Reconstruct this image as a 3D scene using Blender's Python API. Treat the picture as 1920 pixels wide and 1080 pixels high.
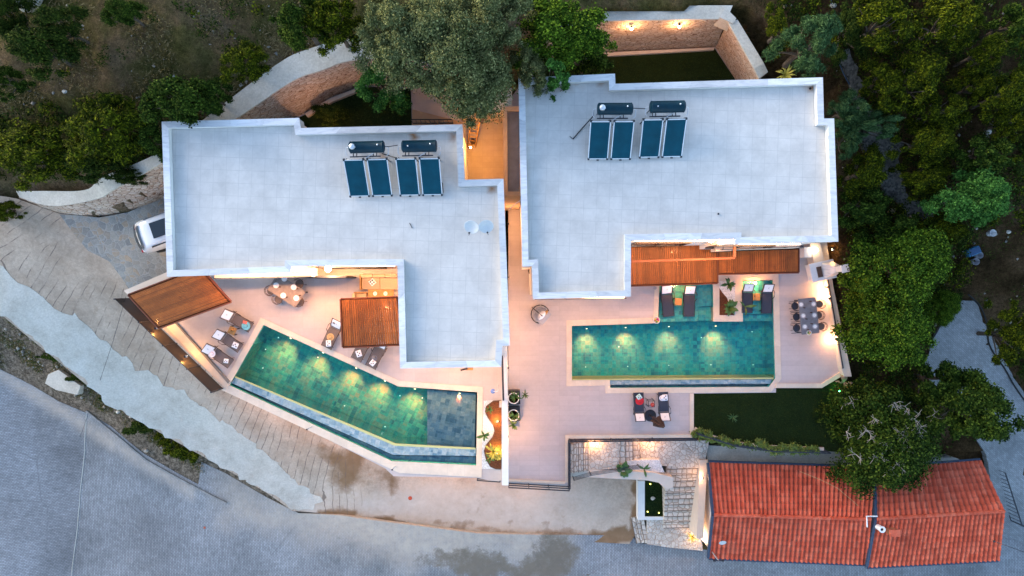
import bpy, bmesh, math, random
import numpy as np
from mathutils import Vector, Matrix, noise as mnoise
from mathutils.geometry import tessellate_polygon, delaunay_2d_cdt
R = math.radians
scene = bpy.context.scene
for o in list(bpy.data.objects): bpy.data.objects.remove(o)
col = scene.collection
random.seed(7); rng = np.random.default_rng(7)

# ------------------------------------------------------------------ camera, sky, sun, exposure
H = 41.0; F = 1280.0            # drone height above the lower terrace, focal length in photo pixels
cd = bpy.data.cameras.new('camera'); cam = bpy.data.objects.new('camera', cd); col.objects.link(cam)
cam.location = (0, 0, H); cam.rotation_euler = (0, 0, 0)
cd.sensor_width = 36; cd.lens = 24; cd.clip_start = 0.5; cd.clip_end = 3000
scene.camera = cam
world = bpy.data.worlds.new("World"); scene.world = world; world.use_nodes = True
wn = world.node_tree; bg = wn.nodes['Background']
sky = wn.nodes.new('ShaderNodeTexSky'); sky.sky_type = 'NISHITA'; sky.sun_disc = False
SUN_EL, SUN_ROT = R(14), R(300)
sky.sun_elevation = SUN_EL; sky.sun_rotation = SUN_ROT; sky.altitude = 100
sky.air_density = 1.0; sky.dust_density = 1.6; sky.ozone_density = 1.6
wn.links.new(sky.outputs[0], bg.inputs[0]); bg.inputs[1].default_value = 0.15
sd = bpy.data.lights.new('sun', 'SUN'); sd.energy = 0.5; sd.angle = R(35); sd.color = (1.0, 0.93, 0.86)
sun = bpy.data.objects.new('sun', sd); col.objects.link(sun)
sdir = Vector((math.sin(SUN_ROT) * math.cos(SUN_EL), math.cos(SUN_ROT) * math.cos(SUN_EL), math.sin(SUN_EL)))
sun.rotation_euler = (-sdir).to_track_quat('-Z', 'Y').to_euler()
vs = scene.view_settings
scene.display_settings.display_device = 'sRGB'
vs.view_transform = 'Standard'; vs.look = 'None'; vs.gamma = 1; vs.use_curve_mapping = False; vs.exposure = 2.08
WARM = (1.0, 0.47, 0.20)
LAMP = 0.86

# ------------------------------------------------------------------ helpers
def P(px, py, z=0.0):
    k = (H - z) / F
    return ((px - 960) * k, (540 - py) * k, z)
def PV(px, py, z=0.0): return Vector(P(px, py, z))
def PW(pts, z=0.0): return [P(a, b, z)[:2] for a, b in pts]
def tag(o, label=None, cat=None, group=None, kind=None):
    if label: o['label'] = label
    if cat: o['category'] = cat
    if group: o['group'] = group
    if kind: o['kind'] = kind
    return o
def thing(name, label, cat, loc=(0, 0, 0), rz=0.0, group=None):
    o = bpy.data.objects.new(name, None); col.objects.link(o)
    o.empty_display_size = 0.2
    o.location = loc; o.rotation_euler = (0, 0, rz)
    return tag(o, label, cat, group)
def dup(root, loc, rz=0.0, label=None, group=None, scale=None):
    def cp(o, par):
        c = o.copy(); col.objects.link(c)
        if par: c.parent = par
        for ch in KIDS.get(o.name, []): cp(ch, c); 
        return c
    r = cp(root, None)
    r.location = loc; r.rotation_euler = (0, 0, rz)
    if scale is not None: r.scale = scale if hasattr(scale, '__len__') else (scale,) * 3
    if label: r['label'] = label
    if group: r['group'] = group
    return r
KIDS = {}
class MB:
    def __init__(s): s.v = []; s.f = []
    def add(s, vs_, fs_):
        n = len(s.v); s.v += [tuple(v) for v in vs_]; s.f += [tuple(i + n for i in f) for f in fs_]; return s
    def box(s, c, d, rz=0.0, M=None):
        x, y, z = d[0] / 2, d[1] / 2, d[2] / 2
        vs_ = [Vector(p) for p in [(-x,-y,-z),(x,-y,-z),(x,y,-z),(-x,y,-z),(-x,-y,z),(x,-y,z),(x,y,z),(-x,y,z)]]
        m = M if M is not None else Matrix.Rotation(rz, 4, 'Z')
        vs_ = [m @ v + Vector(c) for v in vs_]
        return s.add(vs_, [(0,3,2,1),(4,5,6,7),(0,1,5,4),(1,2,6,5),(2,3,7,6),(3,0,4,7)])
    def bar(s, a, b, w, h=None):
        a, b = Vector(a), Vector(b); h = h or w; d = b - a
        q = d.to_track_quat('X', 'Z').to_matrix().to_4x4()
        return s.box((a + b) / 2, (d.length, w, h), M=q)
    def prism(s, poly, z0, z1, holes=(), bottom=True):
        loops = [list(poly)] + [list(h) for h in holes]
        def area(l): return sum(l[i][0]*l[(i+1)%len(l)][1]-l[(i+1)%len(l)][0]*l[i][1] for i in range(len(l)))
        if area(loops[0]) < 0: loops[0].reverse()
        for h in loops[1:]:
            if area(h) > 0: h.reverse()
        tris = tessellate_polygon([[Vector((x, y, 0)) for x, y in l] for l in loops])
        flat = [p for l in loops for p in l]; n = len(flat)
        vs_ = [(x, y, z1) for x, y in flat] + [(x, y, z0) for x, y in flat]
        fs_ = []
        for t in tris:
            a, b, c = [Vector((flat[i][0], flat[i][1])) for i in t]
            if (b - a).cross(c - a) < 0: t = (t[0], t[2], t[1])
            fs_.append(tuple(t))
            if bottom: fs_.append((t[0] + n, t[2] + n, t[1] + n))
        k = 0
        for l in loops:
            m = len(l)
            for i in range(m):
                a, b = k + i, k + (i + 1) % m
                fs_.append((a, a + n, b + n, b))
            k += m
        return s.add(vs_, fs_)
    def tube(s, pts, r, n=8, cap=True):
        pts = [Vector(p) for p in pts]; rr = r if hasattr(r, '__len__') else [r] * len(pts)
        base = len(s.v); up = Vector((0, 0, 1))
        ref = None
        for i, p in enumerate(pts):
            d = (pts[min(i + 1, len(pts) - 1)] - pts[max(i - 1, 0)]).normalized()
            if ref is None:
                ref = up if abs(d.z) < 0.9 else Vector((1, 0, 0))
            a = d.cross(ref)
            if a.length < 1e-4: a = d.orthogonal()
            a.normalize(); b = d.cross(a).normalized(); ref = -b if False else ref
            for k in range(n):
                t = 2 * math.pi * k / n
                s.v.append(tuple(p + (a * math.cos(t) + b * math.sin(t)) * rr[i]))
        for i in range(len(pts) - 1):
            for k in range(n):
                s.f.append((base + i*n + k, base + i*n + (k+1) % n, base + (i+1)*n + (k+1) % n, base + (i+1)*n + k))
        if cap:
            s.f.append(tuple(base + k for k in range(n))[::-1]); s.f.append(tuple(base + (len(pts)-1)*n + k for k in range(n)))
        return s
    def lathe(s, prof, c=(0, 0, 0), n=20):
        base = len(s.v); c = Vector(c)
        for r, z in prof:
            for k in range(n):
                t = 2 * math.pi * k / n; s.v.append((c.x + r * math.cos(t), c.y + r * math.sin(t), c.z + z))
        m = len(prof)
        for i in range(m - 1):
            for k in range(n): s.f.append((base+i*n+k, base+i*n+(k+1)%n, base+(i+1)*n+(k+1)%n, base+(i+1)*n+k))
        if prof[0][0] > 1e-4: s.f.append(tuple(base + k for k in range(n))[::-1])
        if prof[-1][0] > 1e-4: s.f.append(tuple(base + (m-1)*n + k for k in range(n)))
        return s
    def ball(s, c, r, n=12, m=8, sq=(1, 1, 1)):
        prof = []
        base = len(s.v); c = Vector(c)
        for i in range(m + 1):
            a = -math.pi/2 + math.pi * i / m
            for k in range(n):
                t = 2*math.pi*k/n
                s.v.append((c.x + r*sq[0]*math.cos(a)*math.cos(t), c.y + r*sq[1]*math.cos(a)*math.sin(t), c.z + r*sq[2]*math.sin(a)))
        for i in range(m):
            for k in range(n): s.f.append((base+i*n+k, base+i*n+(k+1)%n, base+(i+1)*n+(k+1)%n, base+(i+1)*n+k))
        return s
    def surf(s, fn, nu, nv, thick=0.0):
        base = len(s.v)
        for j in range(nv + 1):
            for i in range(nu + 1): s.v.append(tuple(fn(i / nu, j / nv)))
        for j in range(nv):
            for i in range(nu):
                a = base + j*(nu+1) + i; s.f.append((a, a+1, a+nu+2, a+nu+1))
        return s
    def build(s, name, mat, parent=None, attrs=None, smooth=False, bevel=0.0, world=False, solid=0.0, sub=0):
        me = bpy.data.meshes.new(name)
        vs_ = s.v
        org = Vector((0, 0, 0))
        if world:
            if parent is not None: org = Vector(parent.location); 
            else:
                a = np.array(vs_); org = Vector((a[:,0].mean(), a[:,1].mean(), a[:,2].min()))
            vs_ = [(x - org.x, y - org.y, z - org.z) for x, y, z in vs_]
        me.from_pydata(vs_, [], s.f); me.update()
        if smooth:
            me.polygons.foreach_set('use_smooth', [True] * len(me.polygons))
        o = bpy.data.objects.new(name, me); col.objects.link(o)
        if mat: me.materials.append(mat)
        for an, vv in (attrs or {}).items(): me.attributes.new(an, 'FLOAT', 'POINT').data.foreach_set('value', np.array(vv, np.float32))
        if parent is not None: o.parent = parent; KIDS.setdefault(parent.name, []).append(o)
        elif world: o.location = org
        if solid: m = o.modifiers.new('solid', 'SOLIDIFY'); m.thickness = solid; m.offset = 0
        if sub: m = o.modifiers.new('sub', 'SUBSURF'); m.levels = sub; m.render_levels = sub
        if bevel: m = o.modifiers.new('bevel', 'BEVEL'); m.width = bevel; m.segments = 2; m.limit_method = 'ANGLE'
        if smooth and not sub:
            try: me.set_sharp_from_angle(angle=R(40))
            except Exception: pass
        return o
def part(mb, name, mat, par, label=None, **k):
    o = mb.build(name, mat, par, **k)
    if label: o['label'] = label
    return o

def inpoly(x, y, poly):
    x = np.asarray(x, float); y = np.asarray(y, float); c = np.zeros(x.shape, bool); n = len(poly); j = n - 1
    for i in range(n):
        xi, yi = poly[i]; xj, yj = poly[j]
        if yi != yj:
            m = ((yi > y) != (yj > y)) & (x < (xj - xi) * (y - yi) / (yj - yi) + xi); c ^= m
        j = i
    return c
def offset(poly, d):
    """positive d grows the polygon"""
    A = sum(poly[i][0]*poly[(i+1)%len(poly)][1]-poly[(i+1)%len(poly)][0]*poly[i][1] for i in range(len(poly)))
    sgn = 1 if A > 0 else -1; n = len(poly); out = []
    for i in range(n):
        p0, p1, p2 = Vector(poly[i-1]), Vector(poly[i]), Vector(poly[(i+1) % n])
        e1 = (p1 - p0).normalized(); e2 = (p2 - p1).normalized()
        n1 = Vector((e1.y, -e1.x)) * sgn; n2 = Vector((e2.y, -e2.x)) * sgn
        b = n1 + n2; L = b.length
        if L < 1e-3: out.append(tuple(p1 + n1 * d)); continue
        b /= L; k = d / max(b.dot(n1), 0.35)
        out.append(tuple(p1 + b * k))
    return out
def resample(poly, step, closed=True):
    out = []; n = len(poly)
    for i in range(n if closed else n - 1):
        a = Vector(poly[i]); b = Vector(poly[(i+1) % n]); L = (b - a).length; k = max(1, int(round(L / step)))
        for j in range(k): out.append(tuple(a + (b - a) * (j / k)))
    if not closed: out.append(tuple(poly[-1]))
    return out
def fbm(x, y, s=1.0, o=4, z=0.0): return mnoise.fractal(Vector((x * s, y * s, z)), 1.0, 2.0, o)
def rbf(ctrl):
    """linear radial basis surface through (x,y,z)"""
    C = np.array(ctrl, float); X = C[:, :2]; n = len(C)
    D = np.linalg.norm(X[:, None] - X[None], axis=2)
    A = np.zeros((n + 1, n + 1)); A[:n, :n] = -D; A[:n, n] = 1; A[n, :n] = 1
    w = np.linalg.solve(A + np.diag([1e-6] * n + [0]), np.append(C[:, 2], 0))
    def f(x, y):
        x = np.asarray(x, float); y = np.asarray(y, float)
        r = np.sqrt((x[..., None] - X[:, 0])**2 + (y[..., None] - X[:, 1])**2)
        return -(r * w[:n]).sum(-1) + w[n]
    return f
def sheet(name, poly, zfn, step, mat, attrs=None, off=0.0, skirt=0.0, uvfn=None, rough=0.0, parent=None, closed_bottom=False):
    """triangulated sheet over a world polygon, following zfn(x,y)"""
    b = resample(poly, step)
    if rough: b = [(x + fbm(x, y, 1.3, 4, 3) * rough, y + fbm(x, y, 1.3, 4, 9) * rough) for x, y in b]
    xs = np.arange(min(p[0] for p in b), max(p[0] for p in b), step); ys = np.arange(min(p[1] for p in b), max(p[1] for p in b), step)
    gx, gy = np.meshgrid(xs, ys); gx = gx.ravel() + rng.uniform(-.1, .1, gx.size)*step; gy = gy.ravel() + rng.uniform(-.1, .1, gy.size)*step
    m = inpoly(gx, gy, b)
    vin = [Vector(p) for p in b] + [Vector((x, y)) for x, y in zip(gx[m], gy[m])]
    nb = len(b)
    V, E, Fc, *_ = delaunay_2d_cdt(vin, [(i, (i+1) % nb) for i in range(nb)], [], 0, 1e-5)
    vx = np.array([v.x for v in V]); vy = np.array([v.y for v in V])
    fa = np.array([f for f in Fc]); cx = vx[fa].mean(1); cy = vy[fa].mean(1)
    keep = inpoly(cx, cy, b); fa = fa[keep]
    fl = [tuple(f) if ((vx[f[1]]-vx[f[0]])*(vy[f[2]]-vy[f[0]])-(vx[f[2]]-vx[f[0]])*(vy[f[1]]-vy[f[0]])) > 0 else (f[0], f[2], f[1]) for f in fa.tolist()]
    vz = zfn(vx, vy) + off
    verts = list(zip(vx.tolist(), vy.tolist(), vz.tolist()))
    if skirt:
        from collections import Counter
        ed = Counter(); di = {}
        for f in fl:
            for k in range(3):
                e = (f[k], f[(k+1) % 3]); ed[tuple(sorted(e))] += 1; di[tuple(sorted(e))] = e
        low = {}
        for e, c in ed.items():
            if c == 1:
                a, c2 = di[e]
                for q in (a, c2):
                    if q not in low: low[q] = len(verts); verts.append((verts[q][0], verts[q][1], verts[q][2] - skirt))
                fl.append((a, low[a], low[c2], c2))
    me = bpy.data.meshes.new(name); me.from_pydata(verts, [], fl); me.update(); me.materials.append(mat)
    for an, fn in (attrs or {}).items():
        at = me.attributes.new(an, 'FLOAT', 'POINT')
        at.data.foreach_set('value', np.array([fn(v[0], v[1], v[2]) for v in verts], dtype=np.float32))
    if uvfn:
        uv = me.uv_layers.new(name='UVMap'); vv = [uvfn(v[0], v[1]) for v in verts]
        idx = np.zeros(len(me.loops), int); me.loops.foreach_get('vertex_index', idx)
        uv.data.foreach_set('uv', np.array([vv[i] for i in idx], dtype=np.float32).ravel())
    o = bpy.data.objects.new(name, me); col.objects.link(o)
    if parent is not None:
        L = parent.location; me.transform(Matrix.Translation(-Vector(L))); o.parent = parent; KIDS.setdefault(parent.name, []).append(o)
    return o
def topx(x, y, z): return x * F / (H - z) + 960, 540 - y * F / (H - z)
def blobs(lst):
    """list of (px,py,rx,ry,strength[,angle]) painted as worn patches fixed to the ground"""
    def f(x, y, z):
        a, b = topx(x, y, z); s = 0.0
        n = fbm(x, y, 0.9, 4, 5) ; n2 = fbm(x, y, 0.9, 4, 15)
        for q in lst:
            an = R(q[5]) if len(q) > 5 else 0
            dx, dy = a + n * 14 - q[0], b + n2 * 14 - q[1]
            u = (dx * math.cos(an) + dy * math.sin(an)) / q[2]; v = (-dx * math.sin(an) + dy * math.cos(an)) / q[3]
            d = u * u + v * v
            if d < 4: s += q[4] * math.exp(-d * d * 0.8)
        return min(s, 1.0)
    return f
def pixpoly(pts, zf):
    out = []
    for a, b in pts:
        z = 0.0
        for _ in range(12):
            x, y, _z = P(a, b, z); z = float(zf(np.array([x]), np.array([y]))[0])
        out.append(P(a, b, z)[:2])
    return out
def onp(px, py, zf):
    z = 0.0
    for _ in range(12):
        x, y, _z = P(px, py, z); z = float(zf(np.array([x]), np.array([y]))[0])
    return Vector(P(px, py, z))

# ------------------------------------------------------------------ materials
class NM:
    def __init__(s, name):
        s.m = bpy.data.materials.new(name); s.m.use_nodes = True; s.t = s.m.node_tree; s.b = s.t.nodes['Principled BSDF']
        s.out = s.t.nodes['Material Output']
    def n(s, typ, **kw):
        nd = s.t.nodes.new('ShaderNode' + typ)
        for k, v in kw.items():
            if k.startswith('_'): setattr(nd, k[1:], v)
            else: s.set(nd.inputs[k.replace('__', ' ')], v)
        return nd
    def set(s, inp, v):
        if isinstance(v, bpy.types.NodeSocket): s.t.links.new(v, inp)
        elif isinstance(v, bpy.types.Node): s.t.links.new(v.outputs[0], inp)
        else:
            if hasattr(v, '__len__') and inp.type == 'RGBA' and len(v) == 3: v = (*v, 1)
            inp.default_value = v
    def pos(s, scale=(1, 1, 1), rot=0.0, loc=(0, 0, 0), obj=False):
        src = s.n('TexCoord').outputs['Object'] if obj else s.n('NewGeometry').outputs['Position']
        return s.n('Mapping', Vector=src, Scale=scale, Rotation=(0, 0, rot), Location=loc).outputs[0]
    def noise(s, vec, scale, detail=5, rough=0.6, dist=0.0):
        return s.n('TexNoise', Vector=vec, Scale=scale, Detail=detail, Roughness=rough, Distortion=dist).outputs['Fac']
    def ramp(s, fac, stops, interp='LINEAR'):
        r = s.n('ValToRGB'); s.set(r.inputs[0], fac); e = r.color_ramp; e.interpolation = interp
        while len(e.elements) < len(stops): e.elements.new(0.5)
        for el, (p, c) in zip(e.elements, stops):
            el.position = p; el.color = (*c, 1) if hasattr(c, '__len__') else (c, c, c, 1)
        return r.outputs[0]
    def mix(s, fac, a, b, mode='MIX'):
        m = s.n('Mix', _data_type='RGBA', _blend_type=mode)
        s.set(m.inputs[0], fac); s.set(m.inputs[6], a); s.set(m.inputs[7], b); return m.outputs[2]
    def math(s, op, a, b=0.0, c=None, clamp=False):
        m = s.n('Math', _operation=op, _use_clamp=clamp); s.set(m.inputs[0], a); s.set(m.inputs[1], b)
        if c is not None: s.set(m.inputs[2], c)
        return m.outputs[0]
    def attr(s, name): return s.n('Attribute', _attribute_name=name).outputs['Fac']
    def bump(s, h, strength=0.3, dist=0.02):
        b = s.n('Bump', Strength=strength, Distance=dist, Height=h); s.t.links.new(b.outputs[0], s.b.inputs['Normal'])
    def fin(s, colr, rough=0.7, metal=0.0, spec=0.3):
        s.set(s.b.inputs['Base Color'], colr); s.set(s.b.inputs['Roughness'], rough); s.set(s.b.inputs['Metallic'], metal)
        s.b.inputs['Specular IOR Level'].default_value = spec
        return s.m
def mul(c, k): return tuple(min(1, x * k) for x in c)
_pl = {}
def plain(name, c, rough=0.6, metal=0.0, var=0.15, scale=9.0, spec=0.35):
    if name in _pl: return _pl[name]
    m = NM(name); v = m.pos(obj=True); f = m.noise(v, scale, 4)
    cc = m.mix(m.ramp(f, [(0.3, 0.0), (0.7, 1.0)]), mul(c, 1 - var), mul(c, 1 + var))
    m.bump(m.noise(v, scale * 8, 3), 0.12, 0.004)
    _pl[name] = m.fin(cc, rough, metal, spec); return _pl[name]
def emis(name, c, st):
    if name in _pl: return _pl[name]
    m = NM(name); m.b.inputs['Emission Color'].default_value = (*c, 1); m.b.inputs['Emission Strength'].default_value = st
    _pl[name] = m.fin(c, 0.5); return _pl[name]
def tiled(name, c, size, joint=0.012, jc=None, var=0.10, cloud=0.12, rot=0.0, rough=0.55, stain=None, cscale=0.7, shift=(0.13, 0.07, 0.031)):
    m = NM(name); v = m.pos(scale=(1/size[0], 1/size[1], 1/size[0]), rot=rot, loc=shift); w = m.pos()
    cell = m.n('TexVoronoi', Vector=v, Scale=1.0, Randomness=0.0, _voronoi_dimensions='2D').outputs['Color']
    cv = m.n('SeparateColor', Color=cell).outputs[0]
    base = m.mix(cv, mul(c, 1 - var), mul(c, 1 + var))
    cl = m.ramp(m.noise(w, cscale, 6, 0.65), [(0.3, 1 - cloud), (0.7, 1 + cloud * 0.6)])
    base = m.mix(1.0, base, cl, 'MULTIPLY')
    base = m.mix(1.0, base, m.ramp(m.noise(w, 3.1, 7, 0.8, 0.6), [(0.25, 0.91), (0.75, 1.07)]), 'MULTIPLY')
    sx = m.n('SeparateXYZ', Vector=v)
    def edge(o, sz):
        fr = m.math('FRACT', m.math('ADD', o, 0.5)); d = m.math('MINIMUM', fr, m.math('SUBTRACT', 1.0, fr))
        return m.math('LESS_THAN', d, joint / sz / 2)
    j = m.math('MAXIMUM', edge(sx.outputs[0], size[0]), edge(sx.outputs[1], size[1]))
    j = m.math('MULTIPLY', j, m.ramp(m.noise(w, 1.1, 3), [(0.3, 0.35), (0.7, 1.0)]))
    base = m.mix(j, base, jc or mul(c, 0.62))
    if stain:
        base = m.mix(m.attr('stain'), base, stain)
    m.bump(m.math('SUBTRACT', m.math('MULTIPLY', m.noise(w, 14, 4), 0.3), j), 0.25, 0.004)
    return m.fin(base, m.ramp(m.noise(w, 2.2, 4), [(0.3, rough - 0.12), (0.7, rough + 0.15)]))
def stone(name, cols, scale, gap=0.06, gc=(0.12, 0.10, 0.08), stretch=(1, 1, 1), bump=0.9, rough=0.85, dist=0.05, cloud=0.2, big=0.5):
    m = NM(name); v = m.pos(scale=stretch); w = m.pos()
    nz = m.n('TexNoise', Vector=w, Scale=2.5, Detail=3.0).outputs['Color']
    vv = m.n('VectorMath', _operation='MULTIPLY_ADD'); m.set(vv.inputs[0], nz); vv.inputs[1].default_value = (dist * 3,) * 3; m.set(vv.inputs[2], v)
    vv = vv.outputs[0]
    cell = m.n('TexVoronoi', Vector=vv, Scale=scale).outputs['Color']
    ed = m.n('TexVoronoi', Vector=vv, Scale=scale, _feature='DISTANCE_TO_EDGE').outputs['Distance']
    cv = m.n('SeparateColor', Color=cell).outputs[0]
    base = m.ramp(cv, [(i / (len(cols) - 1), c) for i, c in enumerate(cols)])
    base = m.mix(1.0, base, m.ramp(m.noise(w, 12, 5, 0.7), [(0.25, 0.72), (0.75, 1.15)]), 'MULTIPLY')
    base = m.mix(1.0, base, m.ramp(m.noise(w, big, 4), [(0.3, 1 - cloud), (0.7, 1 + cloud * 0.5)]), 'MULTIPLY')
    g = m.ramp(ed, [(gap * 0.4, 1.0), (gap, 0.0)])
    base = m.mix(g, base, gc)
    m.bump(m.math('ADD', m.ramp(ed, [(0, 0.0), (gap * 2.2, 1.0)]), m.math('MULTIPLY', m.noise(w, 18, 4), 0.25)), bump, 0.04)
    return m.fin(base, rough, 0, 0.2)

def mk():
    g = {}
    BL = (0.60, 0.63, 0.66)
    g['roof'] = tiled('roof_porcelain_tile', (0.575, 0.545, 0.515), (0.6, 0.6), 0.020, (0.44, 0.42, 0.40), 0.018, 0.15, R(2), 0.5, stain=(0.32, 0.14, 0.045), cscale=0.9)
    g['terrace'] = tiled('terrace_stone_tile', (0.49, 0.435, 0.425), (1.2, 0.3), 0.010, (0.36, 0.32, 0.315), 0.04, 0.08, 0.0, 0.5, cscale=0.35)
    g['terrace_up'] = tiled('upper_terrace_tile', (0.49, 0.43, 0.41), (0.6, 0.6), 0.008, (0.37, 0.32, 0.31), 0.035, 0.08, 0.0, 0.5, cscale=0.4)
    g['coping'] = tiled('travertine_coping', (0.66, 0.56, 0.45), (0.9, 0.9), 0.006, (0.45, 0.38, 0.30), 0.04, 0.10, R(1), 0.6, cscale=1.3)
    g['cream'] = plain('cream_render', (0.62, 0.52, 0.43), 0.85, 0, 0.06, 2.0)
    g['white_render'] = plain('white_render', (0.70, 0.68, 0.65), 0.85, 0, 0.05, 2.0)
    # veined marble coping, each slab its own tone
    m = NM('veined_marble'); w = m.pos(rot=R(28), scale=(1.0, 4.5, 1.0)); isl = m.n('NewGeometry').outputs['Random Per Island']
    v2 = m.n('VectorMath', _operation='ADD'); m.set(v2.inputs[0], w); m.set(v2.inputs[1], m.n('CombineXYZ', X=m.math('MULTIPLY', isl, 37.0), Y=m.math('MULTIPLY', isl, 11.0)).outputs[0])
    ve = m.noise(v2.outputs[0], 0.9, 5, 0.6, 1.4)
    b = m.ramp(ve, [(0.36, (0.52, 0.52, 0.545)), (0.47, (0.60, 0.60, 0.62)), (0.56, (0.655, 0.65, 0.66)), (0.75, (0.68, 0.67, 0.67))])
    b = m.mix(1.0, b, m.ramp(isl, [(0, 0.84), (1, 1.12)]), 'MULTIPLY'); g['marble'] = m.fin(b, 0.35, 0, 0.4)
    # slate pool tile
    def slate(name, cols, size=0.24, rot=0.0):
        m = NM(name); v = m.pos(rot=rot, loc=(0.113, 0.057, 0.031)); nz = m.pos()
        cell = m.n('TexVoronoi', Vector=v, Scale=1 / size, Randomness=0.0).outputs['Color']
        s = m.n('SeparateColor', Color=cell)
        cell2 = m.n('TexVoronoi', Vector=v, Scale=0.5 / size, Randomness=0.0).outputs['Color']
        s2 = m.n('SeparateColor', Color=cell2)
        k = m.math('ADD', m.math('MULTIPLY', s.outputs[0], 0.62), m.math('MULTIPLY', s2.outputs[0], 0.38))
        base = m.ramp(k, [(i / (len(cols) - 1), c) for i, c in enumerate(cols)])
        base = m.mix(1.0, base, m.ramp(m.noise(nz, 7, 6, 0.75), [(0.25, 0.6), (0.75, 1.3)]), 'MULTIPLY')
        base = m.mix(m.math('MULTIPLY', s.outputs[2], 0.28), base, m.mix(m.noise(nz, 3, 4), (0.22, 0.22, 0.14), (0.06, 0.24, 0.28)))
        sx = m.n('SeparateXYZ', Vector=v)
        def edge(o):
            fr = m.math('FRACT', m.math('ADD', m.math('MULTIPLY', o, 1 / size), 0.5)); d = m.math('MINIMUM', fr, m.math('SUBTRACT', 1.0, fr)); return m.math('LESS_THAN', d, 0.018)
        j = m.math('MAXIMUM', edge(sx.outputs[0]), edge(sx.outputs[1]))
        base = m.mix(m.math('MULTIPLY', j, 0.5), base, (0.30, 0.36, 0.36))
        m.bump(m.noise(nz, 12, 4), 0.3, 0.01)
        return m.fin(base, 0.5)
    SL = [(0.02, 0.22, 0.31), (0.03, 0.36, 0.44), (0.04, 0.50, 0.50), (0.08, 0.57, 0.52), (0.15, 0.52, 0.43), (0.04, 0.46, 0.52)]
    g['slate'] = slate('slate_pool_mosaic', SL)
    g['slate_l'] = slate('slate_pool_mosaic_slanted', [(0.02, 0.25, 0.24), (0.03, 0.42, 0.34), (0.05, 0.58, 0.40), (0.10, 0.66, 0.42), (0.22, 0.56, 0.32), (0.05, 0.52, 0.40)], 0.24, R(26))
    g['slate_edge'] = slate('slate_overflow_edge', [(0.06, 0.15, 0.23), (0.15, 0.27, 0.35), (0.26, 0.38, 0.44), (0.38, 0.45, 0.46), (0.20, 0.32, 0.40)], 0.24, R(13))
    m = NM('pool_rim_grout'); g['rim'] = m.fin(m.mix(m.noise(m.pos(), 5, 4), (0.55, 0.55, 0.22), (0.42, 0.46, 0.24)), 0.5)
    # water: clear surface over a coloured, absorbing body
    def water(name, colr, dens):
        m = NM(name); t = m.t; t.nodes.remove(m.b)
        tr = t.nodes.new('ShaderNodeBsdfTransparent'); gl = t.nodes.new('ShaderNodeBsdfGlossy'); gl.inputs['Roughness'].default_value = 0.03
        mixn = t.nodes.new('ShaderNodeMixShader'); fr = t.nodes.new('ShaderNodeFresnel'); fr.inputs[0].default_value = 1.33
        nz = m.noise(m.pos(), 3.2, 3, 0.5, 0.6); bp = m.n('Bump', Strength=0.5, Distance=0.05, Height=nz)
        t.links.new(bp.outputs[0], gl.inputs['Normal']); t.links.new(bp.outputs[0], fr.inputs['Normal'])
        t.links.new(fr.outputs[0], mixn.inputs[0]); t.links.new(tr.outputs[0], mixn.inputs[1]); t.links.new(gl.outputs[0], mixn.inputs[2])
        t.links.new(mixn.outputs[0], m.out.inputs['Surface'])
        va = t.nodes.new('ShaderNodeVolumeAbsorption'); va.inputs[0].default_value = (*colr, 1); va.inputs[1].default_value = dens
        t.links.new(va.outputs[0], m.out.inputs['Volume']); return m.m
    g['water'] = water('pool_water', (0.03, 0.88, 0.87), 0.34)
    # stone
    WC = [(0.52, 0.37, 0.27), (0.62, 0.49, 0.38), (0.68, 0.57, 0.47), (0.56, 0.41, 0.31), (0.64, 0.53, 0.44)]
    g['wall_stone'] = stone('pitched_face_stone', WC, 3.9, 0.055, (0.20, 0.11, 0.065), (0.85, 0.85, 1.4), bump=0.6, cloud=.12)
    g['step_stone'] = stone('step_cobble_stone', [(0.50, 0.45, 0.39), (0.60, 0.55, 0.48), (0.66, 0.62, 0.55), (0.55, 0.49, 0.42)], 3.7, 0.07, (0.36, 0.29, 0.23), bump=0.6)
    def rowstone(name, sx_, sy_):
        m = NM(name); v = m.pos(scale=(sx_, sy_, 3.0)); w = m.pos(); 
        cell = m.n('TexVoronoi', Vector=v, Scale=1.0, Randomness=0.55, _voronoi_dimensions='2D'); ed = m.n('TexVoronoi', Vector=v, Scale=1.0, Randomness=0.55, _voronoi_dimensions='2D', _feature='DISTANCE_TO_EDGE').outputs['Distance']
        cv = m.n('SeparateColor', Color=cell.outputs['Color']).outputs[0]
        b = m.ramp(cv, [(0, (0.50, 0.43, 0.36)), (0.4, (0.62, 0.55, 0.47)), (0.8, (0.68, 0.62, 0.54)), (1, (0.54, 0.46, 0.38))])
        b = m.mix(1.0, b, m.ramp(m.noise(w, 14, 5, 0.7), [(0.25, 0.78), (0.75, 1.12)]), 'MULTIPLY')
        b = m.mix(m.ramp(ed, [(0.05, 1.0), (0.13, 0.0)]), b, (0.33, 0.265, 0.205)); m.bump(m.ramp(ed, [(0, 0.0), (0.3, 1.0)]), 0.7, 0.03); return m.fin(b, 0.85)
    g['step_x'] = rowstone('row_cobble_stone', 2.9, 3.3); g['step_y'] = rowstone('column_cobble_stone', 3.3, 2.9)
    g['park_stone'] = stone('parking_crazy_paving', [(0.28, 0.26, 0.23), (0.37, 0.33, 0.28), (0.40, 0.30, 0.21), (0.31, 0.30, 0.275), (0.38, 0.35, 0.30), (0.24, 0.235, 0.225), (0.36, 0.33, 0.285)], 2.9, 0.055, (0.33, 0.315, 0.29), bump=0.3, rough=0.7, dist=0.09)
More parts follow.
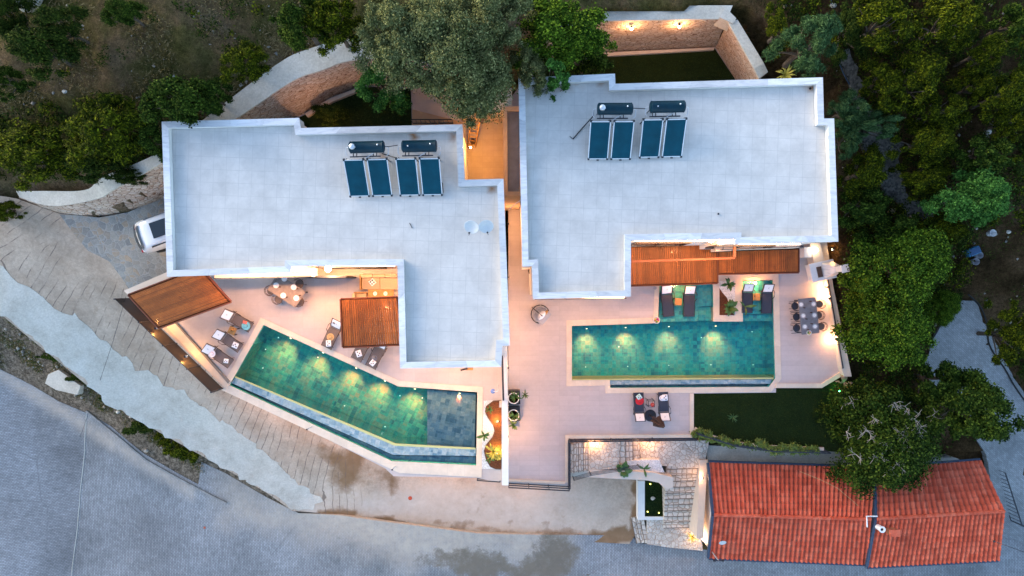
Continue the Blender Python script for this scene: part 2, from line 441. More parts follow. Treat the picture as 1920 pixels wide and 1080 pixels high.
    m = NM('cast_concrete'); w = m.pos(); b = m.ramp(m.noise(w, 0.8, 8, 0.75), [(0.3, (0.43, 0.385, 0.32)), (0.5, (0.57, 0.53, 0.455)), (0.7, (0.66, 0.62, 0.55))])
    b = m.mix(1.0, b, m.ramp(m.noise(w, 11, 5, 0.75), [(0.25, 0.72), (0.7, 1.1)]), 'MULTIPLY'); m.bump(m.noise(w, 9, 5), 0.3, 0.02); g['concrete'] = m.fin(b, 0.85)
    # street pavers with dust and wet patches
    def paver(name, c, rot, size=(0.2, 0.1), dirty=True, mo=0.48):
        m = NM(name); v = m.pos(rot=rot); w = m.pos()
        br = m.n('TexBrick', Vector=v, Scale=1.0, Color1=mul(c, 0.86), Color2=mul(c, 1.12), Mortar=mul(c, mo), Brick__Width=size[0], Row__Height=size[1], Mortar__Size=0.014, Mortar__Smooth=0.3).outputs[0]
        # coarse courses that read from the air
        sx = m.n('SeparateXYZ', Vector=v)
        co = m.math('SINE', m.math('MULTIPLY', sx.outputs[1], 2 * math.pi / 0.27))
        br = m.mix(1.0, br, m.ramp(co, [(0.0, 0.955), (1.0, 1.03)]), 'MULTIPLY')
        b = m.mix(1.0, br, m.ramp(m.noise(w, 0.22, 5, 0.6), [(0.32, 0.70), (0.68, 1.22)]), 'MULTIPLY')
        b = m.mix(1.0, b, m.ramp(m.noise(w, 2.5, 6, 0.75), [(0.3, 0.80), (0.7, 1.14)]), 'MULTIPLY')
        b = m.mix(m.ramp(m.noise(w, 0.9, 7, 0.8), [(0.58, 0.0), (0.70, 0.35)]), b, (0.34, 0.34, 0.34))
        ck = m.n('TexVoronoi', Vector=m.n('Mapping', Vector=w, Scale=(1, .55, 1)).outputs[0], Scale=0.16, Randomness=1.0, _feature='DISTANCE_TO_EDGE').outputs['Distance']; b = m.mix(m.math('MULTIPLY', m.math('LESS_THAN', m.math('ADD', ck, m.math('MULTIPLY', m.noise(w, 1.5, 5), 0.02)), 0.013), 0.45), b, mul(c, 0.5))
        pt = m.n('SeparateColor', Color=m.n('TexVoronoi', Vector=w, Scale=0.21, _distance='CHEBYCHEV').outputs['Color']).outputs[0]; b = m.mix(1.0, b, m.ramp(pt, [(0, 0.93), (1, 1.06)]), 'MULTIPLY')
        if dirty:
            d = m.math('MULTIPLY', m.attr('dust'), m.ramp(m.noise(w, 3, 5, 0.7), [(0.25, 0.5), (0.6, 1.0)]))
            b = m.mix(d, b, m.mix(m.noise(w, 1.2, 5), (0.38, 0.31, 0.25), (0.50, 0.435, 0.37)))
            wet = m.ramp(m.math('ADD', m.attr('wet'), m.math('MULTIPLY', m.math('SUBTRACT', m.noise(w, 2.2, 9, 0.85), 0.5), 2.2)), [(0.48, 0.0), (0.56, 0.50), (0.95, 0.92)])
            b = m.mix(wet, b, m.mix(m.noise(w, 2, 4), (0.12, 0.10, 0.075), (0.19, 0.155, 0.115)))
        m.bump(m.n('TexBrick', Vector=v, Scale=1.0, Color1=(1,1,1), Color2=(.9,.9,.9), Mortar=(0,0,0), Brick__Width=size[0], Row__Height=size[1], Mortar__Size=0.014).outputs[0], 0.16, 0.006)
        return m.fin(b, 0.75)
    g['paver'] = paver('grey_street_paver', (0.262, 0.270, 0.284), R(88))
    g['paver_w'] = paver('grey_street_paver_crosswise', (0.245, 0.258, 0.280), R(-6))
    g['paver_path'] = paver('grey_path_paver', (0.25, 0.262, 0.272), R(40), dirty=False, mo=0.72)
    # stamped concrete ramp
    m = NM('grooved_ramp_concrete'); w = m.pos(); uv = m.n('UVMap', _uv_map='UVMap').outputs[0]; s = m.n('SeparateXYZ', Vector=uv)
    wob = m.math('MULTIPLY', m.math('SUBTRACT', m.noise(w, 0.6, 2), 0.5), 0.30)
    u = m.math('ADD', s.outputs[0], wob)
    fr = m.math('FRACT', m.math('MULTIPLY', u, 1 / 0.48)); d = m.math('ABSOLUTE', m.math('SUBTRACT', fr, 0.5))
    ln = m.math('LESS_THAN', d, m.math('MULTIPLY', m.noise(w, 2.2, 3), 0.085))
    ln = m.math('MULTIPLY', ln, m.ramp(m.noise(w, 0.55, 4, 0.7), [(0.42, 0.0), (0.52, 1.0)]))
    ln = m.math('MULTIPLY', ln, m.attr('groove'))
    b = m.ramp(m.noise(w, 0.5, 6, 0.65), [(0.3, (0.41, 0.30, 0.215)), (0.7, (0.58, 0.455, 0.35))])
    b = m.mix(1.0, b, m.ramp(m.noise(w, 7, 6, 0.8), [(0.25, 0.7), (0.75, 1.2)]), 'MULTIPLY'); b = m.mix(1.0, b, m.ramp(m.noise(w, 0.9, 8, 0.8, 0.5), [(0.3, 0.78), (0.7, 1.12)]), 'MULTIPLY')
    b = m.mix(m.math('MULTIPLY', m.attr('pale'), m.ramp(m.noise(w, 1.4, 5, 0.7), [(0.3, 0.5), (0.6, 1.0)])), b, m.mix(m.noise(w, 1.3, 7, .75), (0.42, 0.345, 0.28), (0.68, 0.595, 0.51)))
    b = m.mix(m.ramp(m.math('ADD', m.attr('stain'), m.math('MULTIPLY', m.math('SUBTRACT', m.noise(w, 1.6, 7, 0.75), 0.5), 1.1)), [(0.26, 0.0), (0.42, 0.40), (0.8, 0.95)]), b, m.mix(m.noise(w, 2, 4), (0.16, 0.085, 0.035), (0.27, 0.17, 0.095)))
    b = m.mix(m.math('MULTIPLY', ln, 0.8), b, (0.15, 0.11, 0.09))
    m.bump(m.math('SUBTRACT', m.noise(w, 4, 6, 0.7), ln), 0.45, 0.03); g['ramp'] = m.fin(b, 0.9)
    # soil, hill
    m = NM('hillside_soil'); w = m.pos()
    a = m.noise(w, 0.35, 6, 0.65); c = m.noise(w, 5, 6, 0.8); f = m.noise(w, 17, 5, 0.85)
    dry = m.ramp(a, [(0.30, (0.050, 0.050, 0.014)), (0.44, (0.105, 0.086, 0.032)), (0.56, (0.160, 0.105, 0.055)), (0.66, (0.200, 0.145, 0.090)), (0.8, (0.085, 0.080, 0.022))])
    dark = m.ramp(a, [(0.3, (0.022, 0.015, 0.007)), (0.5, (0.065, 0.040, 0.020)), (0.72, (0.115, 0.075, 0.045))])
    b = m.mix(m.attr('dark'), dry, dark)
    b = m.mix(m.attr('bank'), b, m.ramp(c, [(0.3, (0.07, 0.055, 0.038)), (0.7, (0.27, 0.22, 0.17))]))
    b = m.mix(1.0, b, m.ramp(c, [(0.28, 0.35), (0.72, 1.6)]), 'MULTIPLY'); b = m.mix(1.0, b, m.ramp(f, [(0.3, 0.45), (0.7, 1.5)]), 'MULTIPLY')
    m.bump(m.math('ADD', c, m.math('MULTIPLY', f, 0.4)), 0.9, 0.12); g['soil'] = m.fin(b, 0.95, 0, 0.0)
    m = NM('gravel_path'); w = m.pos(); c = m.n('TexVoronoi', Vector=w, Scale=9.0).outputs['Color']; s = m.n('SeparateColor', Color=c)
    m.bump(s.outputs[0], 0.6, 0.03); g['gravel'] = m.fin(m.mix(1.0, m.ramp(s.outputs[0], [(0, (0.05, 0.048, 0.044)), (1, (0.17, 0.165, 0.15))]), m.ramp(m.noise(w, 1, 5), [(0.3, 0.5), (0.7, 1.2)]), 'MULTIPLY'), 0.9)
    m = NM('white_pebbles'); w = m.pos(); c = m.n('TexVoronoi', Vector=w, Scale=22.0); s = m.n('SeparateColor', Color=c.outputs['Color'])
    m.bump(c.outputs['Distance'], 0.7, 0.03); g['pebble'] = m.fin(m.ramp(s.outputs[0], [(0, (0.48, 0.48, 0.48)), (0.5, (0.66, 0.66, 0.65)), (1, (0.78, 0.78, 0.77))]), 0.6)
    m = NM('bark_mulch'); w = m.pos(); c = m.n('TexVoronoi', Vector=m.pos(scale=(1, 2.4, 1), rot=0.6), Scale=24.0); s = m.n('SeparateColor', Color=c.outputs['Color'])
    m.bump(c.outputs['Distance'], 0.9, 0.04); g['mulch'] = m.fin(m.ramp(s.outputs[0], [(0, (0.07, 0.022, 0.01)), (1, (0.20, 0.07, 0.03))]), 0.9)
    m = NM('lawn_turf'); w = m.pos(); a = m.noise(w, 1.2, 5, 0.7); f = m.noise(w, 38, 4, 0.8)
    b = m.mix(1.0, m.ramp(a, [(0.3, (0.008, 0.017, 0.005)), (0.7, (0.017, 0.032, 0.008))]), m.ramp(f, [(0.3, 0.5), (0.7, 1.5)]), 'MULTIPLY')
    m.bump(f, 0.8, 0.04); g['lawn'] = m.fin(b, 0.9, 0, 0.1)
    # timber slat, clay tile
    m = NM('oiled_timber'); w = m.pos(obj=True); isl = m.n('NewGeometry').outputs['Random Per Island']
    b = m.ramp(m.noise(w, 3, 6, 0.7), [(0.3, (0.18, 0.050, 0.009)), (0.7, (0.29, 0.088, 0.015))])
    b = m.mix(1.0, b, m.ramp(isl, [(0, 0.72), (1, 1.22)]), 'MULTIPLY'); m.bump(m.noise(w, 30, 4), 0.2, 0.005); g['slat'] = m.fin(b, 0.5)
    m = NM('painted_brown_beam'); w = m.pos(obj=True); g['beam'] = m.fin(m.ramp(m.noise(w, 4, 5), [(0.3, (0.13, 0.038, 0.018)), (0.7, (0.17, 0.055, 0.026))]), 0.45)
    m = NM('clay_roof_tile'); w = m.pos(); v = m.pos(scale=(1 / 0.28, 1 / 0.42, 1)); cell = m.n('SeparateColor', Color=m.n('TexVoronoi', Vector=v, Scale=1.0, Randomness=0.25, _voronoi_dimensions='2D').outputs['Color']).outputs[0]
    b = m.ramp(cell, [(0, (0.50, 0.074, 0.032)), (0.5, (0.59, 0.102, 0.050)), (1, (0.66, 0.150, 0.080))])
    b = m.mix(1.0, b, m.ramp(m.noise(w, 0.9, 6, 0.7), [(0.3, 0.76), (0.7, 1.15)]), 'MULTIPLY'); b = m.mix(1.0, b, m.ramp(m.noise(w, 14, 5, 0.8), [(0.3, 0.78), (0.7, 1.15)]), 'MULTIPLY')
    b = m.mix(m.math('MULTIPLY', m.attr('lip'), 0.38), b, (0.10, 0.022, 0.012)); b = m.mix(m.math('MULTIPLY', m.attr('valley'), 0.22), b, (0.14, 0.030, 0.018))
    b = m.mix(m.ramp(m.noise(w, 1.9, 6, 0.75), [(0.70, 0.0), (0.76, 0.55)]), b, (0.5, 0.42, 0.38)); g['clay'] = m.fin(b, 0.75)
    # leaves
    def leaf(name, a, b_, c_, sc=0.8):
        m = NM(name); w = m.pos(obj=True); isl = m.n('NewGeometry').outputs['Random Per Island']
        lump = m.noise(w, sc, 3, 0.6)
        b = m.mix(m.ramp(lump, [(0.35, 0.0), (0.65, 1.0)]), a, b_)
        b = m.mix(m.math('MULTIPLY', m.math('POWER', isl, 3.0), 0.8), b, c_)
        b = m.mix(1.0, b, m.ramp(isl, [(0, 0.65), (1, 1.3)]), 'MULTIPLY')
        m.b.inputs['Subsurface Weight'].default_value = 0.0
        return m.fin(b, 0.85, 0, 0.06)
    g['l_olive'] = leaf('olive_leaf', (0.045, 0.062, 0.018), (0.105, 0.120, 0.042), (0.23, 0.23, 0.10))
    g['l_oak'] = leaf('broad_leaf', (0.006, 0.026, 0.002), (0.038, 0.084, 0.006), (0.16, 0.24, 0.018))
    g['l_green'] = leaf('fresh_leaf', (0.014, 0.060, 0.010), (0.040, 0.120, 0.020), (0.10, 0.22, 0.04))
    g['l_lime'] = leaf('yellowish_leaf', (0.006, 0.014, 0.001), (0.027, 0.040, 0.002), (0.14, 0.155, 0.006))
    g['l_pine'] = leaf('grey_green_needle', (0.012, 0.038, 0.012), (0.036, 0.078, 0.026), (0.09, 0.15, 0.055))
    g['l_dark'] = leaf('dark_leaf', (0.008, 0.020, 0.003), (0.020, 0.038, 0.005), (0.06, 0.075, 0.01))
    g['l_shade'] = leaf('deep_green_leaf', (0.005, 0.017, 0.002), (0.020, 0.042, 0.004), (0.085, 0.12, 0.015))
    g['grass_dry'] = leaf('dry_grass_blade', (0.085, 0.068, 0.018), (0.165, 0.120, 0.050), (0.28, 0.21, 0.11), 0.3)
    g['grass_gr'] = leaf('green_grass_blade', (0.010, 0.024, 0.006), (0.018, 0.038, 0.009), (0.04, 0.06, 0.014), 0.8)
    g['bark'] = plain('tree_bark', (0.10, 0.075, 0.055), 0.9, 0, 0.4, 6)
    g['bark_pale'] = plain('bare_grey_bark', (0.30, 0.27, 0.23), 0.9, 0, 0.3, 8)
    g['dark_metal'] = plain('anthracite_metal', (0.035, 0.037, 0.045), 0.4, 0.4, 0.2)
    g['navy'] = plain('navy_fascia', (0.035, 0.055, 0.095), 0.5, 0.1, 0.15)
    g['alu'] = plain('brushed_aluminium', (0.62, 0.63, 0.65), 0.35, 0.6, 0.08)
    g['dish'] = plain('grey_white_dish', (0.56, 0.57, 0.58), .5, 0, .06)
    g['white'] = plain('white_enamel', (0.76, 0.76, 0.76), 0.4, 0, 0.04)
    g['cloth_white'] = plain('white_towelling', (0.78, 0.78, 0.80), 0.9, 0, 0.04, 30)
    g['panel'] = plain('collector_glass', (0.001, 0.050, 0.080), 0.35, 0.0, 0.16, 2, 0.12)
    g['tank'] = plain('tank_paint', (0.001, 0.022, 0.038), 0.45, 0.0, 0.2, 4, 0.2)
    g['rattan'] = plain('taupe_rattan', (0.145, 0.115, 0.105), 0.8, 0, 0.2, 25)
    g['rattan_d'] = plain('navy_sling', (0.030, 0.040, 0.065), 0.7, 0, 0.2, 25)
    g['bronze'] = plain('bronze_frame', (0.10, 0.06, 0.045), 0.5, 0.3)
    g['wood'] = plain('honey_wood', (0.36, 0.19, 0.06), 0.55, 0, 0.3, 7)
    g['red'] = plain('red_cloth', (0.55, 0.02, 0.03), 0.8); g['aqua'] = plain('aqua_cloth', (0.16, 0.45, 0.52), 0.8); g['coral'] = plain('coral_cloth', (0.70, 0.17, 0.13), 0.8)
    g['straw'] = plain('straw', (0.50, 0.33, 0.15), 0.9, 0, 0.3, 40)
    g['grey_cloth'] = plain('grey_cushion', (0.36, 0.36, 0.39), 0.9, 0, 0.12, 20)
    g['beige_cloth'] = plain('beige_cushion', (0.40, 0.29, 0.19), 0.9, 0, 0.10, 20)
    g['table_top'] = plain('grey_table_top', (0.17, 0.17, 0.19), 0.55, 0, 0.2, 5)
    g['table_warm'] = plain('taupe_table_top', (0.24, 0.19, 0.165), 0.55, 0, 0.2, 5)
    g['dark_cloth'] = plain('dark_brown_cloth', (0.05, 0.033, 0.03), 0.85, 0, 0.5, 12)
    g['glass_dark'] = plain('tinted_glass', (0.012, 0.020, 0.028), 0.08, 0.0, 0.1, 2, 0.6)
    g['car_paint'] = plain('white_car_paint', (0.72, 0.73, 0.75), 0.22, 0.0, 0.02, 2, 0.6)
    g['rubber'] = plain('black_rubber', (0.02, 0.02, 0.02), 0.85)
    g['bulb'] = emis('glowing_bulb', (1.0, 0.72, 0.40), 30.0)
    g['bulb_soft'] = emis('glowing_globe', (1.0, 0.76, 0.48), 5.0)
    g['bulb_pool'] = emis('pool_lamp_glow', (1.0, 0.80, 0.40), 1.2)
    g['led'] = emis('small_led', (0.8, 1.0, 0.85), 0.25)
    g['led_green'] = emis('green_led', (0.10, 1.0, 0.25), 14.0)
    g['tanwall'] = plain('tan_render', (0.42, 0.30, 0.20), 0.85, 0, 0.08, 3)
    g['corr_tile'] = tiled('corridor_tile', (0.46, 0.37, 0.28), (0.6, 0.3), 0.008, (0.34, 0.27, 0.2), 0.04, 0.1, 0, 0.6)
    g['blue_plastic'] = plain('blue_plastic', (0.03, 0.17, 0.33), 0.5); g['mark'] = plain('dark_print', (0.05, 0.05, 0.06), 0.8)
    return g
MT = mk()
def lamp(loc, power, colr=WARM, radius=0.06, kind='POINT', target=None, size=R(100), blend=0.6):
    d = bpy.data.lights.new('lamp_light', kind); d.energy = power * LAMP; d.color = colr; d.shadow_soft_size = radius
    if kind == 'SPOT': d.spot_size = size; d.spot_blend = blend
    o = bpy.data.objects.new('lamp_light', d); col.objects.link(o); o.location = loc
    if target is not None: o.rotation_euler = (Vector(target) - Vector(loc)).to_track_quat('-Z', 'Y').to_euler()
    return o
# ================================================================== THE SETTING
ZT, ZL, ZR, ZS = 0.0, 4.5, 9.0, -3.5       # lower terrace, upper terrace, roofs, street
def ctl(lst): return rbf([(*P(a, b, z)[:2], z) for a, b, z in lst])
z_ramp = ctl([(-60, 330, 4.6), (60, 380, 4.2), (60, 450, 3.9), (120, 430, 3.9), (200, 400, 3.9), (300, 380, 4.1), (330, 450, 4.1), (250, 500, 3.4), (0, 590, 3.3), (100, 520, 3.3), (130, 640, 2.3),
    (240, 560, 2.6), (310, 640, 1.6), (250, 720, 0.7), (400, 740, 0.1), (360, 800, -0.9), (500, 790, -1.1), (470, 870, -2.1), (600, 840, -2.0), (590, 930, -3.2), (700, 900, -2.9), (760, 900, -3.3), (760, 1000, -3.5),
    (900, 920, -3.5), (1190, 900, -3.5), (1190, 1010, -3.5), (1000, 1060, -3.5), (640, 1000, -3.5), (950, 700, -3.5), (900, 500, -3)])
z_base = ctl([(1200, 950, -3.6), (1250, 1000, -3.6), (1320, 900, -3.5), (1330, 1020, -3.6), (0, 0, 9.2), (300, 0, 9.6), (600, -20, 9.2), (960, -60, 8.4), (0, 180, 7.6), (300, 150, 8.4), (540, 70, 8.4), (250, 290, 6.6), (150, 340, 5.2), (20, 340, 4.4), (-200, 300, 5.5), (-200, 0, 9), (700, 40, 8.6), (860, 120, 8.3), (960, 100, 7.2),
    (1100, 0, 5.0), (1250, -10, 4.6), (1400, 10, 4.5), (1445, 130, 4.3), (1500, 60, 4.3), (1600, -10, 5), (1900, -20, 5.2), (1560, 200, 3.3), (1620, 250, 2.6), (1800, 180, 3.6), (1940, 300, 2.6), (1640, 380, 1.0), (1780, 430, 1.2), (1920, 480, 1.0),
    (1620, 560, -0.6), (1760, 560, -0.8), (1800, 640, -1.3), (1900, 700, -1.9), (1640, 720, -1.0), (1780, 800, -2.1), (1900, 860, -2.8), (1900, 960, -3.4), (1800, 1100, -3.5), (1600, 1050, -3.5), (1300, 1050, -3.5), (1000, 1050, -3.5), (700, 1050, -3.5),
    (400, 960, -3.45), (200, 900, -3.2), (0, 850, -2.9), (0, 700, -2.6), (100, 740, -2.7), (200, 800, -2.8), (330, 880, -3.1), (0, 1080, -3.1), (300, 1100, -3.4), (-300, 800, -2.4), (-300, 1100, -2.8), (60, 650, -1.9), (0, 620, -1.8), (230, 790, -2.4), (380, 860, -2.9), (600, 980, -3.45)])
# platforms, in world coordinates
LT = PW([(238, 553), (425, 729), (722, 878), (738, 893), (893, 896), (940, 905), (945, 650), (946, 205), (868, 228), (800, 165), (680, 160), (620, 183), (570, 213), (440, 275), (305, 368), (318, 400), (330, 512)], ZL)
RT = [(-0.22, P(0, 905, 0)[1])] + PW([(1066, 911), (1066, 822), (1299, 820), (1299, 738), (1455, 736), (1455, 722), (1542, 719), (1583, 694), (1537, 440), (1500, 200), (1345, 88), (1120, 98), (1000, 130), (975, 160)], ZT) + [(-0.22, P(0, 190, 0)[1])]
LAWN = PW([(1299, 738), (1455, 736), (1455, 722), (1542, 719), (1580, 715), (1600, 760), (1600, 850), (1545, 846), (1440, 842), (1370, 835), (1330, 820), (1299, 806)], ZT)
RAMPP = pixpoly([(-90, 352), (-90, 520), (0, 588), (100, 670), (160, 720), (240, 778), (330, 828), (420, 878), (500, 924), (548, 958), (600, 962), (700, 990), (760, 1006), (830, 1022), (870, 1040), (920, 1030), (1000, 1012), (1060, 1014), (1180, 1020), (1193, 1000), (1197, 902), (1120, 890), (1075, 890), (960, 860), (740, 830), (440, 680), (270, 560), (335, 505), (335, 360), (300, 372), (240, 398), (185, 408), (110, 400), (30, 372)], z_ramp)
def Zt(x, y):
    x = np.asarray(x, float); y = np.asarray(y, float)
    z = z_base(np.clip(x, -40, 40), np.clip(y, -26, 26))
    r = np.maximum(np.abs(x) - 40, 0) + np.maximum(np.abs(y) - 26, 0)
    z = z + np.where(y > 26, (y - 26) * 0.10, 0) * np.exp(-np.maximum(y - 26, 0) / 400) - np.where(y < -26, 1 - np.exp((y + 26) / 60), 0) * 4
    for poly, lv, gr in CARVE:
        m = inpoly(x, y, poly); z = np.where(m, np.minimum(z, lv), z)
    m = inpoly(x, y, RAMP_IN)
    if m.any(): z = np.where(m, np.minimum(z, z_ramp(x, y) - 0.45), z)
    return z
RAMP_IN = offset(RAMPP, 0.15)
STAIR = PW([(1066, 815), (1340, 815), (1375, 850), (1325, 880), (1325, 1020), (1190, 1005), (1190, 905), (1066, 905)], ZT)
HOUSE_IN = PW([(1325, 850), (1890, 850), (1890, 1050), (1325, 1050)], -3)
CARVE = [(offset(LT, 0.45), -4.6, 0), (offset(RT, 0.45), -4.6, 0), (offset(LAWN, 0.2), -4.6, 0), (STAIR, -3.6, 0), (HOUSE_IN, -3.52, 0)]
# ---- ground: one sheet to the horizon
def axis(a, step, far):
    c = list(np.arange(-a, a + 1e-6, step)); g = []; s = step; x = a
    while x < far: s *= 1.35; x += s; g.append(x)
    return np.array([-q for q in g[::-1]] + c + g)
ax, ay = axis(37, 0.3, 900), axis(23, 0.3, 900)
GX, GY = np.meshgrid(ax, ay); GZ = Zt(GX, GY)
wild = np.array([[mnoise.fractal(Vector((x * 0.5, y * 0.5, 0)), 1, 2, 4) for x in ax] for y in ay])
raw = z_base(np.clip(GX, -40, 40), np.clip(GY, -26, 26))
wf = np.where((GZ > raw - 0.3) & ((raw > 3.9) | (GX > 20)) & (GY > -14), 1.0, 0.12); GZ = GZ + wild * 0.28 * wf
nx, ny = len(ax), len(ay)
gf = [(j*nx+i, j*nx+i+1, (j+1)*nx+i+1, (j+1)*nx+i) for j in range(ny-1) for i in range(nx-1)]
me = bpy.data.meshes.new('ground'); me.from_pydata(np.stack([GX.ravel(), GY.ravel(), GZ.ravel()], 1).tolist(), [], gf); me.update()
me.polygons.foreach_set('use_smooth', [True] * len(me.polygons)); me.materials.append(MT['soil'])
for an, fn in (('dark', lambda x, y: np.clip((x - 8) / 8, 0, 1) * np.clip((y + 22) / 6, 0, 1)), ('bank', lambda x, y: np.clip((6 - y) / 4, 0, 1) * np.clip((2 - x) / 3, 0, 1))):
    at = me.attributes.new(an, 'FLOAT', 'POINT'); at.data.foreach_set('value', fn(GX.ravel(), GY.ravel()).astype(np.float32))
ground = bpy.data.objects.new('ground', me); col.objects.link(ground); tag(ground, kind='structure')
# ---- street
wet = blobs([(890, 1050, 60, 26, 0.95), (800, 1045, 40, 16, 0.55), (1040, 1040, 46, 40, 1.0), (1010, 1068, 50, 22, 0.8), (920, 1075, 60, 16, 0.8), (690, 1060, 40, 14, 0.4), (1150, 1070, 60, 20, 0.25), (640, 1000, 50, 16, 0.35), (420, 935, 20, 30, 0.4, -50)])
def dust(x, y, z):
    a, b = topx(x, y, z); n = fbm(x, y, 0.5, 5, 2) * 26
    e = 925 + (a - 420) * 0.26 if a < 760 else 1018
    if a < 400: e = 895
    v = (e + 75 - b + n) / 80
    v2 = max(0, 1 - abs(b - (700 + a * 0.62)) / 26 - abs(n) * 0.02) if a < 420 else 0
    if 370 < a < 640 and b < 962: return max(0, min(.9, (a - 380) / 60)) * (0.55 + n / 50)
    return max(0, min(1, v if a > 400 else 0) * (1 if a < 1040 else max(0, 1 - (a - 1040) / 60)), v2 * 0.8)
zst = lambda x, y: Zt_flat(x, y)
def Zt_flat(x, y): return z_base(np.clip(x, -40, 40), np.clip(y, -26, 26))
ST_L = pixpoly([(-120, 640), (0, 692), (60, 722), (110, 752), (165, 775), (158, 860), (148, 960), (130, 1120), (-120, 1120)], Zt_flat)
ST_R = pixpoly([(165, 775), (210, 800), (270, 850), (330, 885), (372, 908), (378, 866), (425, 888), (500, 932), (560, 962), (640, 966), (780, 985), (900, 1000), (1185, 1004), (1198, 1018), (1250, 1023), (1330, 1031), (1420, 1036), (1880, 1000), (1990, 950), (1990, 1120), (130, 1120), (148, 960), (158, 860)], Zt_flat)
tag(sheet('street', ST_R, Zt_flat, 0.35, MT['paver'], {'dust': dust, 'wet': wet}, off=0.03, skirt=0.3), kind='structure')
tag(sheet('street_west', ST_L, Zt_flat, 0.35, MT['paver_w'], {'dust': dust, 'wet': wet}, off=0.034, skirt=0.3), kind='structure')
mb = MB(); seam = [(163, 770), (158, 860), (148, 960), (130, 1118)]
pts = [onp(a, b, Zt_flat) + Vector((0, 0, 0.045)) for a, b in resample(seam, 14, False)]
mb.tube([p + Vector((fbm(p.x, p.y, 0.8) * 0.05, 0, -.02)) for p in pts], 0.03, 5); tag(mb.build('street_seam', MT['concrete'], world=True), kind='structure')
# kerb between the street and the bank
mb = MB(); kp = [onp(a, b, Zt_flat) + Vector((0, 0, 0.06)) for a, b in resample([(163, 770), (215, 812), (275, 862), (330, 893), (400, 930), (425, 942)], 10, False)]
for a, b in zip(kp[:-1], kp[1:]): mb.bar(a, b - (b - a) * 0.01, 0.10, 0.16)
tag(mb.build('kerb', plain('kerb_stone', (.26, .25, .24), .9, 0, .3, 4), world=True), kind='structure')
# ---- ramp, forecourt, concrete strip, parking
cl = [onp(a, b, z_ramp).to_2d() for a, b in resample([(20, 380), (60, 470), (150, 560), (260, 650), (380, 740), (500, 830), (620, 900), (760, 940)], 30, False)]
cum = [0]
for a, b in zip(cl[:-1], cl[1:]): cum.append(cum[-1] + (b - a).length)
def ruv(x, y):
    p = Vector((x, y)); best = None
    for i in range(len(cl) - 1):
        a, b = cl[i], cl[i+1]; d = b - a; t = max(0, min(1, (p - a).dot(d) / d.length_squared)); q = a + d * t; L = (p - q).length
        if best is None or L < best[0]: best = (L, cum[i] + t * d.length, d.normalized().cross(p - q))
    return (best[1] + best[2] * 0.30, best[2])
stain = blobs([(1192, 950, 7, 70, 1.2, 3), (1160, 1003, 50, 12, 1.0, -8), (870, 985, 90, 5, 0.5, 4), (1000, 975, 70, 4, 0.4, -4), (655, 868, 26, 60, 0.9, 20), (620, 850, 40, 14, 0.5, 25), (735, 905, 12, 40, 0.6), (640, 968, 40, 11, 1.0, 6), (735, 985, 40, 14, 1.0, 12), (615, 962, 30, 9, 0.8), (1165, 1008, 46, 14, 1.0, -8), (1193, 940, 9, 60, 0.9, 3), (1125, 1000, 30, 9, 0.6), (900, 940, 14, 30, 0.35, 35), (940, 1010, 60, 10, 0.5), (1050, 1005, 60, 12, 0.6), (860, 1020, 60, 8, 0.4), (560, 800, 60, 14, 0.3, 30), (690, 890, 50, 20, 0.35, 20), (160, 560, 80, 20, 0.25, 40), (300, 660, 60, 20, 0.25, 40)])
pale = blobs([(860, 970, 150, 50, 1.0), (1060, 960, 100, 50, 0.6), (740, 960, 60, 30, 0.6), (660, 930, 60, 22, 0.7, 15), (960, 920, 120, 30, 0.5), (590, 950, 40, 18, 0.7), (420, 780, 160, 12, 0.35, 38), (800, 930, 60, 30, 0.7)])
def groove(x, y, z):
    a, b = topx(x, y, z); return max(0, min(1, (700 - a) / 60)) * (1 if not (110 < a < 320 and b < 530) else 0)
tag(sheet('ramp', RAMPP, z_ramp, 0.35, MT['ramp'], {'stain': stain, 'pale': pale, 'groove': groove}, skirt=2.6, uvfn=ruv), kind='structure')
cs = pixpoly([(-90, 430), (0, 495), (60, 550), (130, 585), (190, 630), (260, 690), (330, 730), (420, 790), (500, 855), (560, 905), (605, 940), (590, 958), (548, 955), (500, 921), (420, 875), (330, 825), (240, 775), (160, 717), (100, 667), (0, 585), (-90, 517)], z_ramp)
tag(sheet('concrete_strip', cs, z_ramp, 0.3, MT['concrete'], off=0.015, skirt=0.06, rough=0.42), kind='structure')
pk = pixpoly([(112, 402), (140, 440), (165, 470), (205, 490), (228, 520), (246, 548), (300, 545), (335, 505), (345, 360), (310, 372), (240, 398), (185, 408), (150, 404)], z_ramp)
tag(sheet('parking_paving', pk, z_ramp, 0.3, MT['park_stone'], off=0.02, skirt=0.1), kind='structure')
# ---- path east, gravel
pp = pixpoly([(1800, 562), (1745, 640), (1725, 700), (1800, 760), (1850, 860), (1868, 1000), (2000, 1050), (2000, 770), (1925, 748), (1872, 660), (1826, 567)], Zt_flat)
tag(sheet('paved_path', pp, Zt_flat, 0.35, MT['paver_path'], off=0.13, skirt=0.4, rough=0.15), kind='structure')
gp = pixpoly([(1560, 100), (1590, 150), (1600, 240), (1635, 330), (1655, 360), (1690, 400), (1740, 420), (1760, 400), (1700, 370), (1685, 320), (1690, 270), (1640, 230), (1610, 150), (1590, 95)], Zt_flat)
tag(sheet('gravel_path', gp, Zt_flat, 0.35, MT['gravel'], off=0.2, skirt=0.5, rough=0.3), kind='structure')

